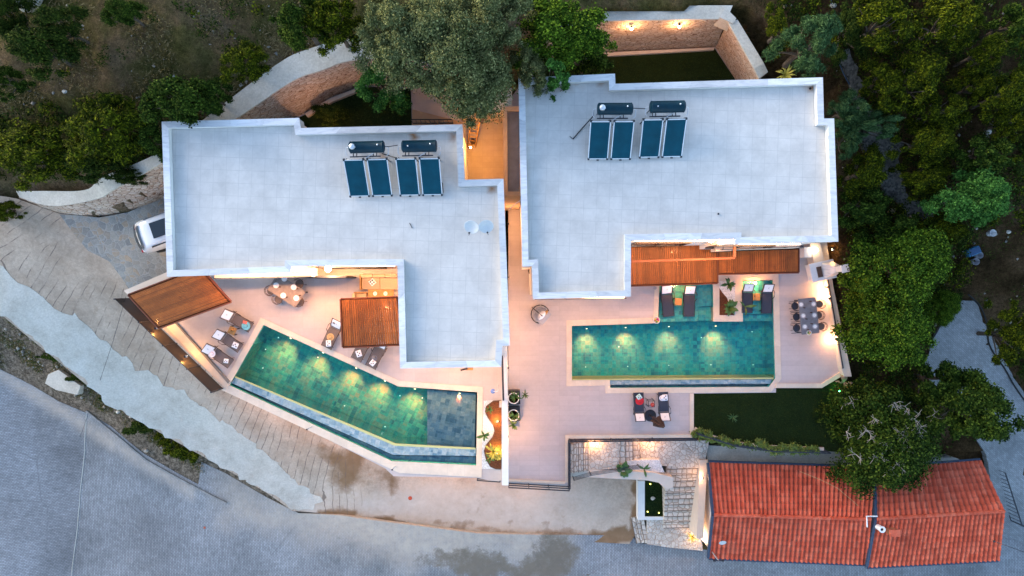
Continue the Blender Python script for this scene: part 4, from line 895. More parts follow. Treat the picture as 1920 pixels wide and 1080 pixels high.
# ---- steps
def steps(name, label, path, n, z0, z1, half, mt='step_x'):
    """path: centre line start(low) -> end(high)"""
    t = thing(name, label, 'stairs', (path[0][0], path[0][1], z0)); a, b = Vector(path[0]), Vector(path[1]); d = (b - a) / n; nr = Vector((-d.y, d.x)).normalized() * half
    for i in range(n):
        zz = z0 + (z1 - z0) * (i + 1) / n; p, q = a + d * i, a + d * (i + 1) * 1.0
        mb = MB(); mb.prism([tuple(p + nr), tuple(p - nr), tuple(q - nr), tuple(q + nr)], -3.9, zz); part(mb, 'step', MT[mt], t, world=True, bevel=0.03)
        lip = MB(); e0, e1 = p + nr, p - nr; lip.bar((e0.x, e0.y, zz - .012), (e1.x, e1.y, zz - .012), .045, .03); part(lip, 'step_joint', plain('stair_joint', (.17, .13, .10), .9), t, world=True)
    return t
zl1, zl2, zl3 = -0.75, -1.35, -3.05
mb = MB(); zz = -1.38
def flat(name, pts, z, mat, z0=-3.9):
    mb = MB(); mb.prism(PW(pts, z), z0, z); return tag(mb.build(name, MT[mat], world=True), kind='structure')
yc = (P(0, 830, -1)[1] + P(0, 876, -1)[1]) / 2; hw = (P(0, 826, -1)[1] - P(0, 880, -1)[1]) / 2
flat('landing', [(1102, 826), (1160, 826), (1160, 880), (1102, 880)], zl1, 'step_stone')
flat('landing_east', [(1199, 826), (1330, 826), (1323, 862), (1312, 878), (1236, 873), (1199, 880)], zl2, 'step_stone')
steps('stairs', 'upper cobbled steps beside the black terrace railing, left of the landing', [(P(1102, 0, zl1)[0], yc), (P(1067, 0, 0)[0], yc)], 4, zl1, -0.12, hw, 'step_y')
steps('stairs', 'middle cobbled steps between the two lamp-lit landings', [(P(1199, 0, zl2)[0], yc), (P(1160, 0, zl1)[0], yc)], 3, zl2, zl1 - .18, hw, 'step_y')
steps('stairs', 'long cobbled flight running down beside the small grass square and the tiled house', [P(1272, 988, zl3)[:2], P(1280, 868, zl2)[:2]], 11, zl3, zl2 - 0.15, 0.98)
flat('lower_landing', [(1213, 972), (1312, 972), (1318, 1033), (1250, 1026), (1213, 1020)], zl3, 'step_stone')
steps('stairs', 'short cobbled steps leading off the forecourt next to the street', [P(1188, 994, -3.5)[:2], P(1212, 994, zl3)[:2]], 3, -3.5, zl3 - .1, 0.86, 'step_y')
mb = MB(); mb.prism(PW([(1312, 862), (1326, 862), (1318, 1010), (1306, 1010)], -1.2)[::-1], -3.9, -1.15); tag(mb.build('stair_wall', MT['cream'], world=True), 'cream side wall between the long cobbled flight and the tiled house', 'wall')
# white bed wall and grass square
mb = MB(); mb.prism(PW([(1070, 885), (1105, 880), (1160, 882), (1225, 886), (1262, 895), (1262, 914), (1250, 918), (1235, 905), (1215, 901), (1070, 893)], -0.75), -4, -0.75); tag(mb.build('bed_wall', MT['cream'], world=True), 'pale curving wall on the forecourt side of the pebble bed by the steps', 'wall')
mb = MB(); mb.prism(PW([(1130, 880), (1160, 866), (1205, 862), (1236, 862), (1246, 886), (1160, 884)], -1.0), -3.9, -1.0); tag(mb.build('pebble_bed', MT['pebble'], world=True), kind='structure')
mb = MB(); mb.prism(PW([(1196, 902), (1209, 902), (1209, 969), (1245, 969), (1245, 975), (1196, 975)], -2.9), -3.9, -2.9); tag(mb.build('square_kerb', MT['white_render'], world=True), 'white kerb around the small grass square by the forecourt', 'kerb')
flat('grass_square', [(1209, 900), (1235, 904), (1245, 920), (1245, 969), (1209, 969)], -3.0, 'lawn')
rail('railing', 'dark stepped railing slanting over the pebble bed beside the cobbled steps', [P(1074, 893, -0.75), P(1105, 884, -0.75), P(1195, 870, -1.0)], 0.9, r=0.014, rails=(1.0, 0.75, 0.5, 0.25))
flat('passage', [(1326, 835), (1550, 845), (1640, 860), (1640, 880), (1326, 872)], -1.6, 'concrete')
# ---- wavy bed
flat('pebble_strip', [(907, 751), (940, 751), (940, 879), (902, 879)], ZL + 0.02, 'pebble', ZL - 0.02)
cv = [(940, 751), (925, 752), (912, 762), (910, 772), (916, 784), (925, 796), (928, 808), (924, 820), (912, 834), (908, 846), (912, 862), (920, 875), (930, 879), (940, 879)]
mb = MB(); mb.prism(PW(cv, ZL + 0.07), ZL - 0.02, ZL + 0.07); tag(mb.build('flower_bed', MT['mulch'], world=True), kind='structure')
mb = MB(); ed = [PV(a, b, ZL + 0.06) for a, b in cv]; mb.tube(ed, 0.03, 6); tag(mb.build('bed_edging', MT['bronze'], world=True), 'dark wavy edging strip between white pebbles and brown mulch', 'edging')
flat('island_pebbles', [(1349, 527), (1349, 592), (1379, 592), (1378, 526)], 0.014, 'pebble', -0.09)
mb = MB(); mb.prism(PW([(1349, 540), (1355, 549), (1363, 558), (1367, 570), (1370, 582), (1378, 591), (1349, 591)], 0.02)[::-1], -0.05, 0.02); tag(mb.build('island_bed', MT['mulch'], world=True), kind='structure')
# ================================================================== ROOF EQUIPMENT
def make_solar():
    t = thing('solar_heater', 'x', 'solar heater', (0, 0, 0))
    a = math.atan2(1.08, 1.50); L = 1.85
    M0 = Matrix.Translation((0, 0, 0.16)) @ Matrix.Rotation(a, 4, 'X')
    for sx in (0, 1):
        x0 = sx * 1.06; 
        f = MB()
        for c, d in (((x0 + .02, L/2, 0), (.04, L, .08)), ((x0 + .91, L/2, 0), (.04, L, .08)), ((x0 + .465, .02, 0), (.85, .04, .08)), ((x0 + .465, L - .02, 0), (.85, .04, .08))):
            f.box(M0 @ Vector(c), d, M=M0.to_3x3().to_4x4())
        p = part(f, 'collector_frame', MT['alu'], t)
        g = MB(); g.box(M0 @ Vector((x0 + .465, L/2, 0.01)), (.845, L - .085, .05), M=M0.to_3x3().to_4x4()); part(g, 'collector_glass', MT['panel'], t)
        for q in ((x0 + .03, 0.0), (x0 + .9, 0.0), (x0 + .03, L), (x0 + .9, L)): c = MB(); c.box(M0 @ Vector((q[0], q[1], 0.01)), (.085, .085, .10), M=M0.to_3x3().to_4x4()); part(c, 'corner_bracket', MT['dark_metal'], t)
        c = MB(); c.box(M0 @ Vector((x0 + .465, -0.06, 0)), (.11, .05, .05), M=M0.to_3x3().to_4x4()); part(c, 'foot_bracket', MT['dark_metal'], t)
    s = MB()
    for x in (0.12, 0.85, 1.18, 1.90):
        s.bar(M0 @ Vector((x, 0.05, -.06)), M0 @ Vector((x, L - .05, -.06)), .04); s.bar((x, 1.55, 1.15), (x, 1.6, 0.0), .04); s.bar((x, .1, .2), (x, .1, 0), .04)
    for x in (0.45, 0.6, 1.35, 1.5): s.bar((x, 1.62, 1.2), (x, 2.0, 1.12), .035); s.bar((x, 2.05, 1.1), (x, 2.1, 0.0), .035)
    s.bar((.3, 1.62, 1.22), (1.7, 1.62, 1.22), .05); part(s, 'stand', MT['dark_metal'], t)
    k = MB(); 
    prof = [(0.0, -0.80), (0.20, -0.79), (0.27, -0.74), (0.275, -0.72), (0.265, -0.70), (0.265, 0.70), (0.275, 0.72), (0.27, 0.74), (0.20, 0.79), (0.0, 0.80)]
    k.lathe(prof, (0, 0, 0), 24); Mt = Matrix.Translation((1.10, 2.02, 1.35)) @ Matrix.Rotation(R(90), 4, 'Y'); k.v = [tuple(Mt @ Vector(v)) for v in k.v]
    part(k, 'tank', MT['tank'], t, smooth=True)
    v = MB(); v.lathe([(.035, 0), (.035, .05), (.0, .07)], (1.62, 2.06, 1.60), 10); part(v, 'valve', MT['alu'], t); v = MB(); v.lathe([(.03, 0), (.03, .04), (.0, .05)], (0.62, 1.98, 1.60), 10); part(v, 'valve', MT['alu'], t)
    v = MB(); v.tube([(1.95, 2.0, 1.35), (2.05, 1.98, 1.3), (2.03, 1.7, 1.2), (1.95, 1.64, 1.2)], .018, 6); v.tube([(0.26, 2.03, 1.33), (.14, 2.02, 1.30), (.12, 1.75, 1.2), (.2, 1.65, 1.18)], .018, 6); v.tube([(1.02, 1.55, 1.22), (1.35, 1.75, 1.25), (1.5, 1.85, 1.2)], .022, 6); part(v, 'pipe', MT['alu'], t)
    return t
def place_solar(root, a, b, rz, lab, first=False, cap=False):
    p = PV(a, b, ZR + 0.15); p.z = ZR + 0.002
    if first: root.location = p; root.rotation_euler.z = rz; root['label'] = lab; root['group'] = 'solar water heaters on the roofs'; r = root
    else: r = dup(root, p, rz, lab, 'solar water heaters on the roofs')
    return r
s0 = make_solar()
r1 = place_solar(s0, 656, 368, R(1.5), 'twin-panel solar water heater on the left roof, farthest from the satellite dishes', True)
r2 = place_solar(s0, 750, 366, R(1.0), 'twin-panel solar water heater on the left roof, nearer the orange corridor')
r3 = place_solar(s0, 1102, 298, R(0.2), 'twin-panel solar water heater on the right roof with a black pole lying beside it')
r4 = place_solar(s0, 1198, 295, R(1.2), 'twin-panel solar water heater on the right roof, farther from the lying pole')
for r in (r1, r3):
    mb = MB(); mb.lathe([(.0, 0.0), (.13, 0.0), (.14, .05), (.12, .11), (.05, .15), (0, .155)], (0.50, 2.0, 1.59), 18)
    o = mb.build('expansion_cap', MT['alu'], r, smooth=True)
for (a, b, c, d, e, lab) in ((714, 274, 746, 272, 728, 'thin dark pipe joining the two tanks on the left roof'), (1179, 202, 1210, 204, 1190, 'thin dark pipe joining the two tanks on the right roof')):
    mb = MB(); mb.tube([P(a, b, 10.3), P(e, b + 1, 10.25), P(c, d, 10.35)], .018, 6); tag(mb.build('pipe', MT['dark_metal'], world=True), lab, 'pipe')
mb = MB(); mb.tube([P(716, 288, 9.9), P(730, 292, 9.6), P(744, 297, 9.9)], .025, 6); tag(mb.build('pipe', MT['dark_metal'], world=True), 'sloping black pipe in the gap between the two left-roof heaters', 'pipe')
mb = MB(); mb.tube([P(822, 333, 9.1), P(830, 345, 9.06), P(831, 360, 9.06), P(828, 368, 9.08)], .02, 6); tag(mb.build('hose', MT['dark_metal'], world=True), 'short black hose curling beside the right edge of the left-roof collectors', 'hose')
mb = MB(); mb.tube([P(1113, 207, 10.0), P(1112, 218, 9.4), P(1092, 240, 9.06), P(1074, 261, 9.06)], .028, 6); mb.tube([P(1074, 261, 9.06), P(1068, 255, 9.06)], .015, 6); tag(mb.build('pole', MT['dark_metal'], world=True), 'long black pole leaning from the tank down onto the right roof', 'pole')
mb = MB(); mb.tube([P(768, 418, 9.03), P(773, 428, 9.03)], .015, 6); tag(mb.build('stick', MT['dark_metal'], world=True), 'thin stick lying alone in the middle of the left roof', 'stick')
mb = MB(); mb.ball(P(1347, 401, 9.05), 0.05, 8, 5); tag(mb.build('roof_drain', MT['dark_metal'], world=True), 'tiny dark drain cover on the right roof', 'drain')
for a, b, lab in ((320, 264, 'tiny dark drain near the top left corner of the left roof'), (323, 354, 'tiny dark drain halfway down the left edge of the left roof'), (1519, 166, 'tiny dark drain near the top right corner of the right roof')):
    mb = MB(); mb.lathe([(.055, 0), (.055, .03), (.03, .05), (0, .05)], P(a, b, 9.002), 10); tag(mb.build('roof_drain', MT['rubber'], world=True), lab, 'drain')
def make_dish():
    t = thing('satellite_dish', 'x', 'satellite dish', (0, 0, 0))
    M = Matrix.Translation((0, 0, 0.75)) @ Matrix.Rotation(R(38), 4, 'X')
    k = MB(); prof = [(0.0, 0.0), (.12, .01), (.24, .04), (.34, .085), (.35, .09), (.335, .095), (.24, .055), (.12, .025), (0, .015)]
    k.lathe(prof, (0, 0, 0), 28); k.v = [tuple(M @ Vector(v)) for v in k.v]; part(k, 'reflector', MT['dish'], t, smooth=True)
    k = MB(); k.tube([(0, 0, 0), (0, 0.05, .4), (0, .02, .72)], .025, 8); k.lathe([(.12, 0), (.12, .02), (0, .02)], (0, 0, 0), 12); part(k, 'mast', MT['dark_metal'], t)
    k = MB(); k.tube([M @ Vector((0, -.3, .05)), M @ Vector((0, -.30, .35)), M @ Vector((0, -.12, .48))], .014, 6); part(k, 'arm', MT['dark_metal'], t)
    k = MB(); k.ball(M @ Vector((0, -.08, .48)), .045, 10, 6); part(k, 'receiver', MT['dark_metal'], t); return t
d0 = make_dish(); d0.location = (*PV(885, 424, 9.7).to_2d(), ZR); d0.rotation_euler.z = R(-18); d0['label'] = 'white satellite dish on the left roof, the one farther from the roof edge'; d0['group'] = 'pair of satellite dishes'
dup(d0, (*PV(911, 423, 9.7).to_2d(), ZR), R(14), 'white satellite dish on the left roof, the one nearer the gap between the villas', 'pair of satellite dishes')
# ================================================================== PERGOLAS
def pergola(name, label, quad, z, slat_dir, n, zg, legs, th=0.10, group='slatted timber pergolas'):
    """quad a,b,c,d: slats run from edge a-b to edge d-c"""
    a, b, c, d = [PV(x, y, z) for x, y in quad]; t = thing(name, label, 'pergola', (*((a+b+c+d)/4).to_2d(), zg), 0, group)
    mb = MB()
    for i in range(n):
        p = a.lerp(b, (i + .5) / n); q = d.lerp(c, (i + .5) / n); w = (a - b).length / n * 0.79
        mb.bar(p, q, w, 0.11)
    part(mb, 'slats', MT['slat'], t, world=True)
    for p, q in ((a, b), (b, c), (c, d), (d, a)):
        mb = MB(); dn = Vector((0, 0, -.03)); dd = (q - p).normalized() * 0.0; mb.bar(p + dn - dd, q + dn + dd, .11, .17); part(mb, 'frame_beam', MT['beam'], t, world=True)
    mb = MB()
    for k in range(1, 4):
        mb.bar(a.lerp(d, k/4) + Vector((0,0,-.11)), b.lerp(c, k/4) + Vector((0,0,-.11)), .06, .1)
    part(mb, 'joist', MT['beam'], t, world=True)
    for lx, ly in legs:
        p = a.lerp(b, lx).lerp(d.lerp(c, lx), ly); mb = MB(); mb.box((p.x, p.y, (z - .12 + zg) / 2), (.11, .11, z - .12 - zg)); part(mb, 'post', MT['beam'], t, world=True)
    return t
pergola('pergola', 'slanting slatted timber pergola at the left corner, above the screen fence', [(375, 502), (432, 566), (298, 615), (241, 553)], 7.05, 0, 28, ZL, [(.03, .97), (.03, .3), (.76, .97)])
pergola('pergola', 'square slatted timber pergola over the sofa corner of the upper terrace', [(639, 561), (746, 557), (757, 646), (643, 651)], 7.05, 0, 27, ZL, [(.02, .03), (.02, .97)])
pergola('pergola', 'wide slatted timber pergola over the first sunken lounger bay', [(1176, 459), (1344, 455), (1345, 531), (1179, 536)], 2.95, 0, 46, ZT, [(.97, .97)])
pergola('pergola', 'long narrow slatted timber pergola above the planter and the second lounger bay', [(1346, 470), (1497, 466), (1497, 511), (1346, 514)], 2.85, 0, 42, ZT, [(.98, .97)])
t = thing('beam_frame', 'brown open beam frame running above the wide pergola beside the bright lamp', 'beam', P(1280, 486, 5.0))
mb = MB(); mb.bar(P(1184, 490.5, 6.4), P(1378, 484, 6.4), .10, .12); part(mb, 'beam', MT['beam'], t, world=True)
mb = MB(); mb.bar(P(1377, 451, 6.4), P(1377, 482.5, 6.4), .12, .12); part(mb, 'beam', MT['beam'], t, world=True)
# ================================================================== FURNITURE
def make_lounger(name, sling, frame, sag=True):
    t = thing(name, 'x', 'sun lounger', (0, 0, 0)); L = 1.95; W = 0.66
    def prof(u):       # u 0 head .. 1 foot
        x = u * L
        if x < 0.62: k = 1 - x / 0.62; return (x + 0.06 * k, 0.34 + 0.42 * k + 0.03 * math.sin(k * 3.1))
        v = (x - 0.62) / (L - 0.62); return (x, 0.34 + 0.035 * math.sin(v * math.pi * 1.6) - 0.02 * v)
    s = MB(); us = [0.33 + i * .67 / 14 for i in range(15)]
    s.surf(lambda a, b: (prof(0.325 + .67 * a)[0], (b - .5) * W * .9, prof(0.325 + .67 * a)[1] - .018 * (1 - (2*b-1)**2)), 14, 4)
    part(s, 'seat', sling, t, solid=.03)
    s = MB(); s.surf(lambda a, b: (prof(0.31 * a)[0], (b - .5) * W * .9, prof(0.31 * a)[1] - .015 * (1 - (2*b-1)**2)), 8, 4); part(s, 'backrest', sling, t, solid=.03)
    for sd_ in (-1, 1):
        f = MB(); f.tube([(prof(i/20)[0], sd_ * W/2, prof(i/20)[1]) for i in range(21)], .024, 6); part(f, 'side_rail', frame, t)
        a = MB(); a.tube([(.50, sd_ * (W/2 + .02), .34), (.48, sd_ * (W/2 + .07), .50), (.60, sd_ * (W/2 + .09), .56), (.86, sd_ * (W/2 + .08), .54), (1.0, sd_ * (W/2 + .02), .36)], .022, 6); part(a, 'armrest', frame, t)
        for x in (.55, 1.72):
            l = MB(); l.tube([(x, sd_ * W/2, .34), (x + (.07 if x > 1 else -.07), sd_ * (W/2 + .01), 0.0)], .022, 6); part(l, 'leg', frame, t)
    return t
_towel_me = None
def towel_on(loc, rz, sc, label, group):
    """white towel laid over the backrest, with its small printed mark"""
    def prof(x): k = 1 - x / 0.62; return 0.34 + 0.42 * k + 0.03 * math.sin(k * 3.1) + .022
    t = thing('towel', label, 'towel', loc, rz, group); t.scale = (sc, sc, 1)
    s = MB(); s.surf(lambda a, b: (0.07 + .44 * a + .03, (b - .5) * .56, prof(0.07 + .44 * a) + .006 * math.sin(b * 9 + a * 4)), 8, 6); part(s, 'cloth', MT['cloth_white'], t, solid=.02)
    m = MB(); z = prof(.25) + .016; ins = lambda x: prof(x - .03) + .017
    def st(x0, y0, x1, y1): m.add([(x0, y0, ins(x0)), (x1, y1, ins(x1)), (x1 + .012, y1 + .012, ins(x1 + .012)), (x0 + .012, y0 + .012, ins(x0 + .012))], [(0, 1, 2, 3)])
    st(.22, -.03, .29, .03); st(.29, .03, .33, -.02); st(.25, .02, .31, .045); st(.33, -.03, .35, .03)
    part(m, 'printed_mark', MT['mark'], t)
    return t
lt_ = make_lounger('sun_lounger', MT['rattan'], MT['bronze']); ld_ = make_lounger('sun_lounger', MT['rattan_d'], MT['dark_metal'])
LS = {}
used = set()
def lounger(key, proto, h, f, z, lab, grp, tl=None, tgrp='white towels on the lounger backrests'):
    a, b = PV(*h, z + .7), PV(*f, z + .3); a = Vector((a.x, a.y, z)); b = Vector((b.x, b.y, z)); d = b - a; rz = math.atan2(d.y, d.x); sc = d.length / 1.95
    if id(proto) not in used: used.add(id(proto)); r = proto; r.location = a; r.rotation_euler.z = rz; r['label'] = lab; r['group'] = grp; r.scale = (sc, sc, 1)
    else: r = dup(proto, a, rz, lab, grp, (sc, sc, 1))
    if tl: towel_on(a, rz, sc, tl, tgrp)
    LS[key] = (a, rz, sc); return r
G1 = 'taupe sun loungers on the upper terrace'; G2 = 'navy sun loungers around the rectangular pool'
lounger(1, lt_, (416, 586), (471, 615), ZL, 'taupe sun lounger nearest the round tables, with an aqua hat on its foot', G1, 'white towel on the lounger that also carries an aqua hat')
lounger(2, lt_, (401, 623), (451, 654), ZL, 'taupe sun lounger in the middle of the left row of three', G1, 'white towel on the middle lounger of the left row of three')
lounger(3, lt_, (381, 650), (433, 683), ZL, 'taupe sun lounger next to the grey gravel channel, with a coral ring hat', G1, 'white towel with a coral-rimmed hat on it, beside the grey gravel channel')
lounger(4, lt_, (634, 599), (611, 652), ZL, 'taupe sun lounger at the pergola corner with a straw hat on its seat', G1, 'white towel at the left corner of the square pergola')
lounger(5, lt_, (692, 622), (667, 675), ZL, 'taupe sun lounger half hidden under the square pergola, left of the other one there', G1)
lounger(6, lt_, (719, 637), (694, 689), ZL, 'taupe sun lounger sticking out below the square pergola, next to the villa wall', G1, 'white towel just showing at the lower edge of the square pergola')
lounger(7, ld_, (1201, 792), (1197, 736), ZT, 'navy sun lounger with a round red hat, below the rectangular pool', G2, 'white towel on the lounger that has the red hat')
lounger(8, ld_, (1248, 791), (1243, 735), ZT, 'navy sun lounger with a white hat, below the rectangular pool', G2, 'white towel on the lounger that has the white hat')
lounger(9, ld_, (1250, 533), (1254, 594), -.26, 'navy sun lounger standing in the first water bay, against the terrace side', G2, 'white towel in the first water bay, nearer the terrace side')
lounger(10, ld_, (1295, 534), (1292, 594), -.26, 'navy sun lounger standing in the first water bay, nearer the planter island', G2, 'white towel in the first water bay, nearer the planter island')
lounger(11, ld_, (1405, 530), (1401, 587), -.26, 'navy sun lounger in the second water bay, beside the planter island', G2, 'white towel in the second water bay, nearer the planter island')
lounger(12, ld_, (1442, 531), (1437, 588), -.26, 'navy sun lounger in the second water bay, nearest the dining table', G2, 'white towel in the second water bay, nearest the dining table')
def on_lounger(key, x, y, dz=.375):
    a, rz, sc = LS[key]; return Vector((a.x + math.cos(rz) * x * sc - math.sin(rz) * y * sc, a.y + math.sin(rz) * x * sc + math.cos(rz) * y * sc, a.z + dz)), rz
def hat(key, x, y, mat, lab, r=.21, ring=None, dz=.375):
    p, rz = on_lounger(key, x, y, dz); t = thing('sun_hat', lab, 'hat', p, rz)
    k = MB(); k.lathe([(0, .085), (.06, .082), (.085, .06), (.09, .02), (r * .8, .008), (r, .014), (r * .8, .0), (.0, .0)], (0, 0, 0), 24); part(k, 'brim', mat, t, smooth=True)
    k = MB(); k.lathe([(.092, .018), (.094, .04), (.088, .042)], (0, 0, 0), 20); part(k, 'hat_band', MT['dark_cloth'] if ring is None else ring, t); return t
hat(1, 1.62, -.03, MT['aqua'], 'aqua blue sun hat on the foot of a taupe lounger', .23)
hat(3, .62, -.12, MT['cloth_white'], 'white sun hat with a coral band lying on the towel by the gravel channel', .2, MT['coral'], dz=.47)
hat(4, 1.22, -.02, MT['straw'], 'tan straw hat on the lounger at the pergola corner', .2)
hat(6, 1.30, -.02, MT['table_top'], 'dark grey hat on the lounger next to the villa wall', .16)
hat(7, 1.40, -.05, MT['red'], 'round red hat on a navy lounger below the rectangular pool', .25)
hat(8, 1.55, .10, MT['cloth_white'], 'white hat on a navy lounger below the rectangular pool', .17)
def cushion(key, x, y, mat, lab, sz=(.34, .30), rot=0, dz=.37, mark=True):
    p, rz = on_lounger(key, x, y, dz); t = thing('folded_cloth', lab, 'cloth', p, rz + rot)
    k = MB(); k.surf(lambda a, b: ((a-.5)*sz[0], (b-.5)*sz[1], .05 * (1 - (2*a-1)**4) * (1 - (2*b-1)**4) + .012), 8, 8); part(k, 'cloth', mat, t, solid=.02)
    if mark:
        for q in range(3): k = MB(); k.box(((q - 1) * sz[0] * .26, (q % 2 - .4) * sz[1] * .3, .075), (sz[0] * .16, sz[1] * .22, .008), rz=q * .7); part(k, 'printed_patch', MT['dark_cloth'], t)
    return t
cushion(1, 1.45, .12, MT['coral'], 'coral cloth bunched under the aqua hat', (.22, .16), .3, mark=False)
cushion(2, 1.55, .02, MT['cloth_white'], 'white patterned cloth on the foot of the middle lounger', (.30, .30), .2)
cushion(3, 1.60, .02, MT['cloth_white'], 'small black and white folded cloth on the lounger by the gravel channel', (.24, .22), .5)
cushion(4, 1.62, .05, MT['cloth_white'], 'white patterned cloth at the foot of the lounger with the straw hat', (.32, .26), .5)
cushion(5, 1.50, .0, MT['cloth_white'], 'white patterned cloth on the lounger half hidden by the pergola', (.34, .28), .8)
cushion(6, 1.60, .02, MT['cloth_white'], 'white patterned cloth at the foot of the lounger next to the villa wall', (.30, .26), -.2)
cushion(7, 1.66, -.02, plain('mint_cloth', (.5, .72, .68), .9), 'mint green folded cloth beside the red hat', (.30, .28), .6)
cushion(8, 1.58, -.10, MT['cloth_white'], 'white square cloth next to the white hat', (.36, .32), .05)
cushion(4, .30, -.15, MT['table_top'], 'small dark cloth on the towel at the pergola corner', (.12, .14), 0, .60, False)
def small_table(lab, a, b, z, s, mat, rz=0, h=.42, top=None, nest=False):
    p = PV(a, b, z + h); t = thing('side_table', lab, 'side table', (p.x, p.y, z), rz)
    if nest:
        for q, (dx, dy, hh) in enumerate(((-.05, .06, .45), (.06, -.05, .38))):
            k = MB(); w = s / 2
            for c in ((-w, -w, w, -w), (w, -w, w, w), (w, w, -w, w), (-w, w, -w, -w)): k.bar((c[0]+dx, c[1]+dy, hh), (c[2]+dx, c[3]+dy, hh), .03)
            part(k, 'table_frame', mat, t)
            for cx, cy in ((-w, -w), (w, -w), (w, w), (-w, w)): k = MB(); k.box((cx+dx, cy+dy, hh/2 - .01), (.028, .028, hh - .02)); part(k, 'leg', mat, t)
    else:
        k = MB(); k.box((0, 0, h - .02), (s, s, .04)); part(k, 'table_top', top or mat, t, bevel=.008)
        for cx in (-1, 1):
            for cy in (-1, 1): k = MB(); k.box((cx * (s/2 - .03), cy * (s/2 - .03), (h-.04)/2), (.045, .045, h - .04)); part(k, 'leg', mat, t)
    return t
small_table('small wooden side table between the aqua-hat lounger and the middle lounger', 435, 620, ZL, .40, MT['bronze'], R(-25), top=MT['wood'])
small_table('nested black frame side tables between the two navy loungers below the pool', 1220, 756, ZT, .36, MT['dark_metal'], 0, nest=True)
small_table('wooden side table between the two loungers in the first water bay', 1272, 566, -.26, .42, MT['bronze'], 0, .5, MT['wood'])
small_table('wooden side table between the two loungers in the second water bay', 1419, 557, -.26, .42, MT['bronze'], 0, .5, MT['wood'])
p = PV(1223, 758.5, .43); t = thing('fruit_dish', 'red dish on the nested black side tables', 'dish', p); k = MB(); k.lathe([(.0, 0), (.06, 0), (.12, .05), (.115, .055), (.05, .012), (0, .012)], (0, 0, 0), 16); part(k, 'bowl', MT['red'], t)
for i in range(3): k = MB(); k.ball((.05 * math.cos(i*2.1), .05 * math.sin(i*2.1), .05), .035, 8, 6); part(k, 'fruit', MT['coral'], t)
# amber jug on the left side table
p = PV(436, 619, ZL + .46); t = thing('jug', 'amber jug on the small wooden side table between the left loungers', 'jug', (p.x, p.y, ZL + .42)); k = MB(); k.lathe([(0, 0), (.07, 0), (.09, .08), (.05, .17), (.06, .2), (.045, .2), (.035, .17), (.0, .02)], (0, 0, 0), 14); part(k, 'body', MT['wood'], t, smooth=True); k = MB(); k.tube([(.08, 0, .06), (.13, 0, .1), (.06, 0, .17)], .01, 6); part(k, 'handle', MT['wood'], t)
# parasol, folded
t = thing('parasol', 'closed dark parasol leaning between the two navy loungers', 'parasol', (*PV(1219, 779, 0).to_2d(), 0))
k = MB(); k.lathe([(.0, 0), (.34, 0), (.36, .05), (.33, .09), (.08, .10), (0.05, .28), (0, .28)], (0, 0, 0), 28); part(k, 'base', MT['dark_metal'], t)
top = Vector((.30, -.22, 2.35)); k = MB(); k.tube([(0, 0, .1), top], .025, 8); part(k, 'pole', MT['bronze'], t)
k = MB(); n = 24
for j in range(15):
    u = j / 14; c = Vector((0, 0, .1)).lerp(top, .42 + .58 * u)
    for i in range(n):
        an = 2 * math.pi * i / n; r = (.34 * (1 - u)**0.6 * (.70 + .30 * math.cos(an * 6 + u * 1.2)) + .02) * (1 if u > .05 else .85); k.v.append((c.x + r * math.cos(an) * 1.15, c.y + r * math.sin(an), c.z))
for j in range(14):
    for i in range(n): k.f.append((j*n+i, j*n+(i+1)%n, (j+1)*n+(i+1)%n, (j+1)*n+i))
part(k, 'folded_canopy', MT['dark_cloth'], t, smooth=True)
# ---- dining sets
def wire_chair(name, mat, seatm, arms=False):
    t = thing(name, 'x', 'chair', (0, 0, 0))          # faces +x
    k = MB(); k.lathe([(0, .45), (.19, .45), (.22, .46), (.19, .475), (0, .47)], (0, 0, 0), 20); part(k, 'seat', seatm, t, smooth=True)
    k = MB()
    for r, z in ((.27, .74), (.255, .62)): k.tube([(-r * math.cos(q), r * math.sin(q), z) for q in [R(-105 + i * 15) for i in range(15)]], .014, 6)
    for q in range(-90, 91, 22): k.tube([(-.2 * math.cos(R(q)), .2 * math.sin(R(q)), .46), (-.27 * math.cos(R(q)), .27 * math.sin(R(q)), .74)], .007, 5)
    part(k, 'backrest', mat, t)
    for q in (45, 135, 225, 315): k = MB(); k.tube([(.15 * math.cos(R(q)), .15 * math.sin(R(q)), .45), (.24 * math.cos(R(q)), .24 * math.sin(R(q)), 0)], .013, 6); part(k, 'leg', mat, t)
    if arms:
        for s in (-1, 1): k = MB(); k.tube([(.26, s * .27, .64), (-.1, s * .28, .66), (-.42, s * .28, .70)], .016, 6); part(k, 'armrest', mat, t)
    return t
def placewc(proto, a, b, z, rz, lab, grp):
    p = PV(a, b, z + .5)
    if id(proto) not in used: used.add(id(proto)); proto.location = (p.x, p.y, z); proto.rotation_euler.z = rz; proto['label'] = lab; proto['group'] = grp; return proto
    return dup(proto, (p.x, p.y, z), rz, lab, grp)
def table(lab, a, b, z, L, W, rz, m):
    p = PV(a, b, z + .75); t = thing('dining_table', lab, 'table', (p.x, p.y, z), rz); k = MB(); k.box((0, 0, .73), (L, W, .04)); part(k, 'table_top', m, t, bevel=.01)
    for i in (-1, 1):
        for j in (-1, 1): k = MB(); k.box((i * (L/2 - .1), j * (W/2 - .1), .355), (.06, .06, .71)); part(k, 'leg', MT['dark_metal'], t)
    return t
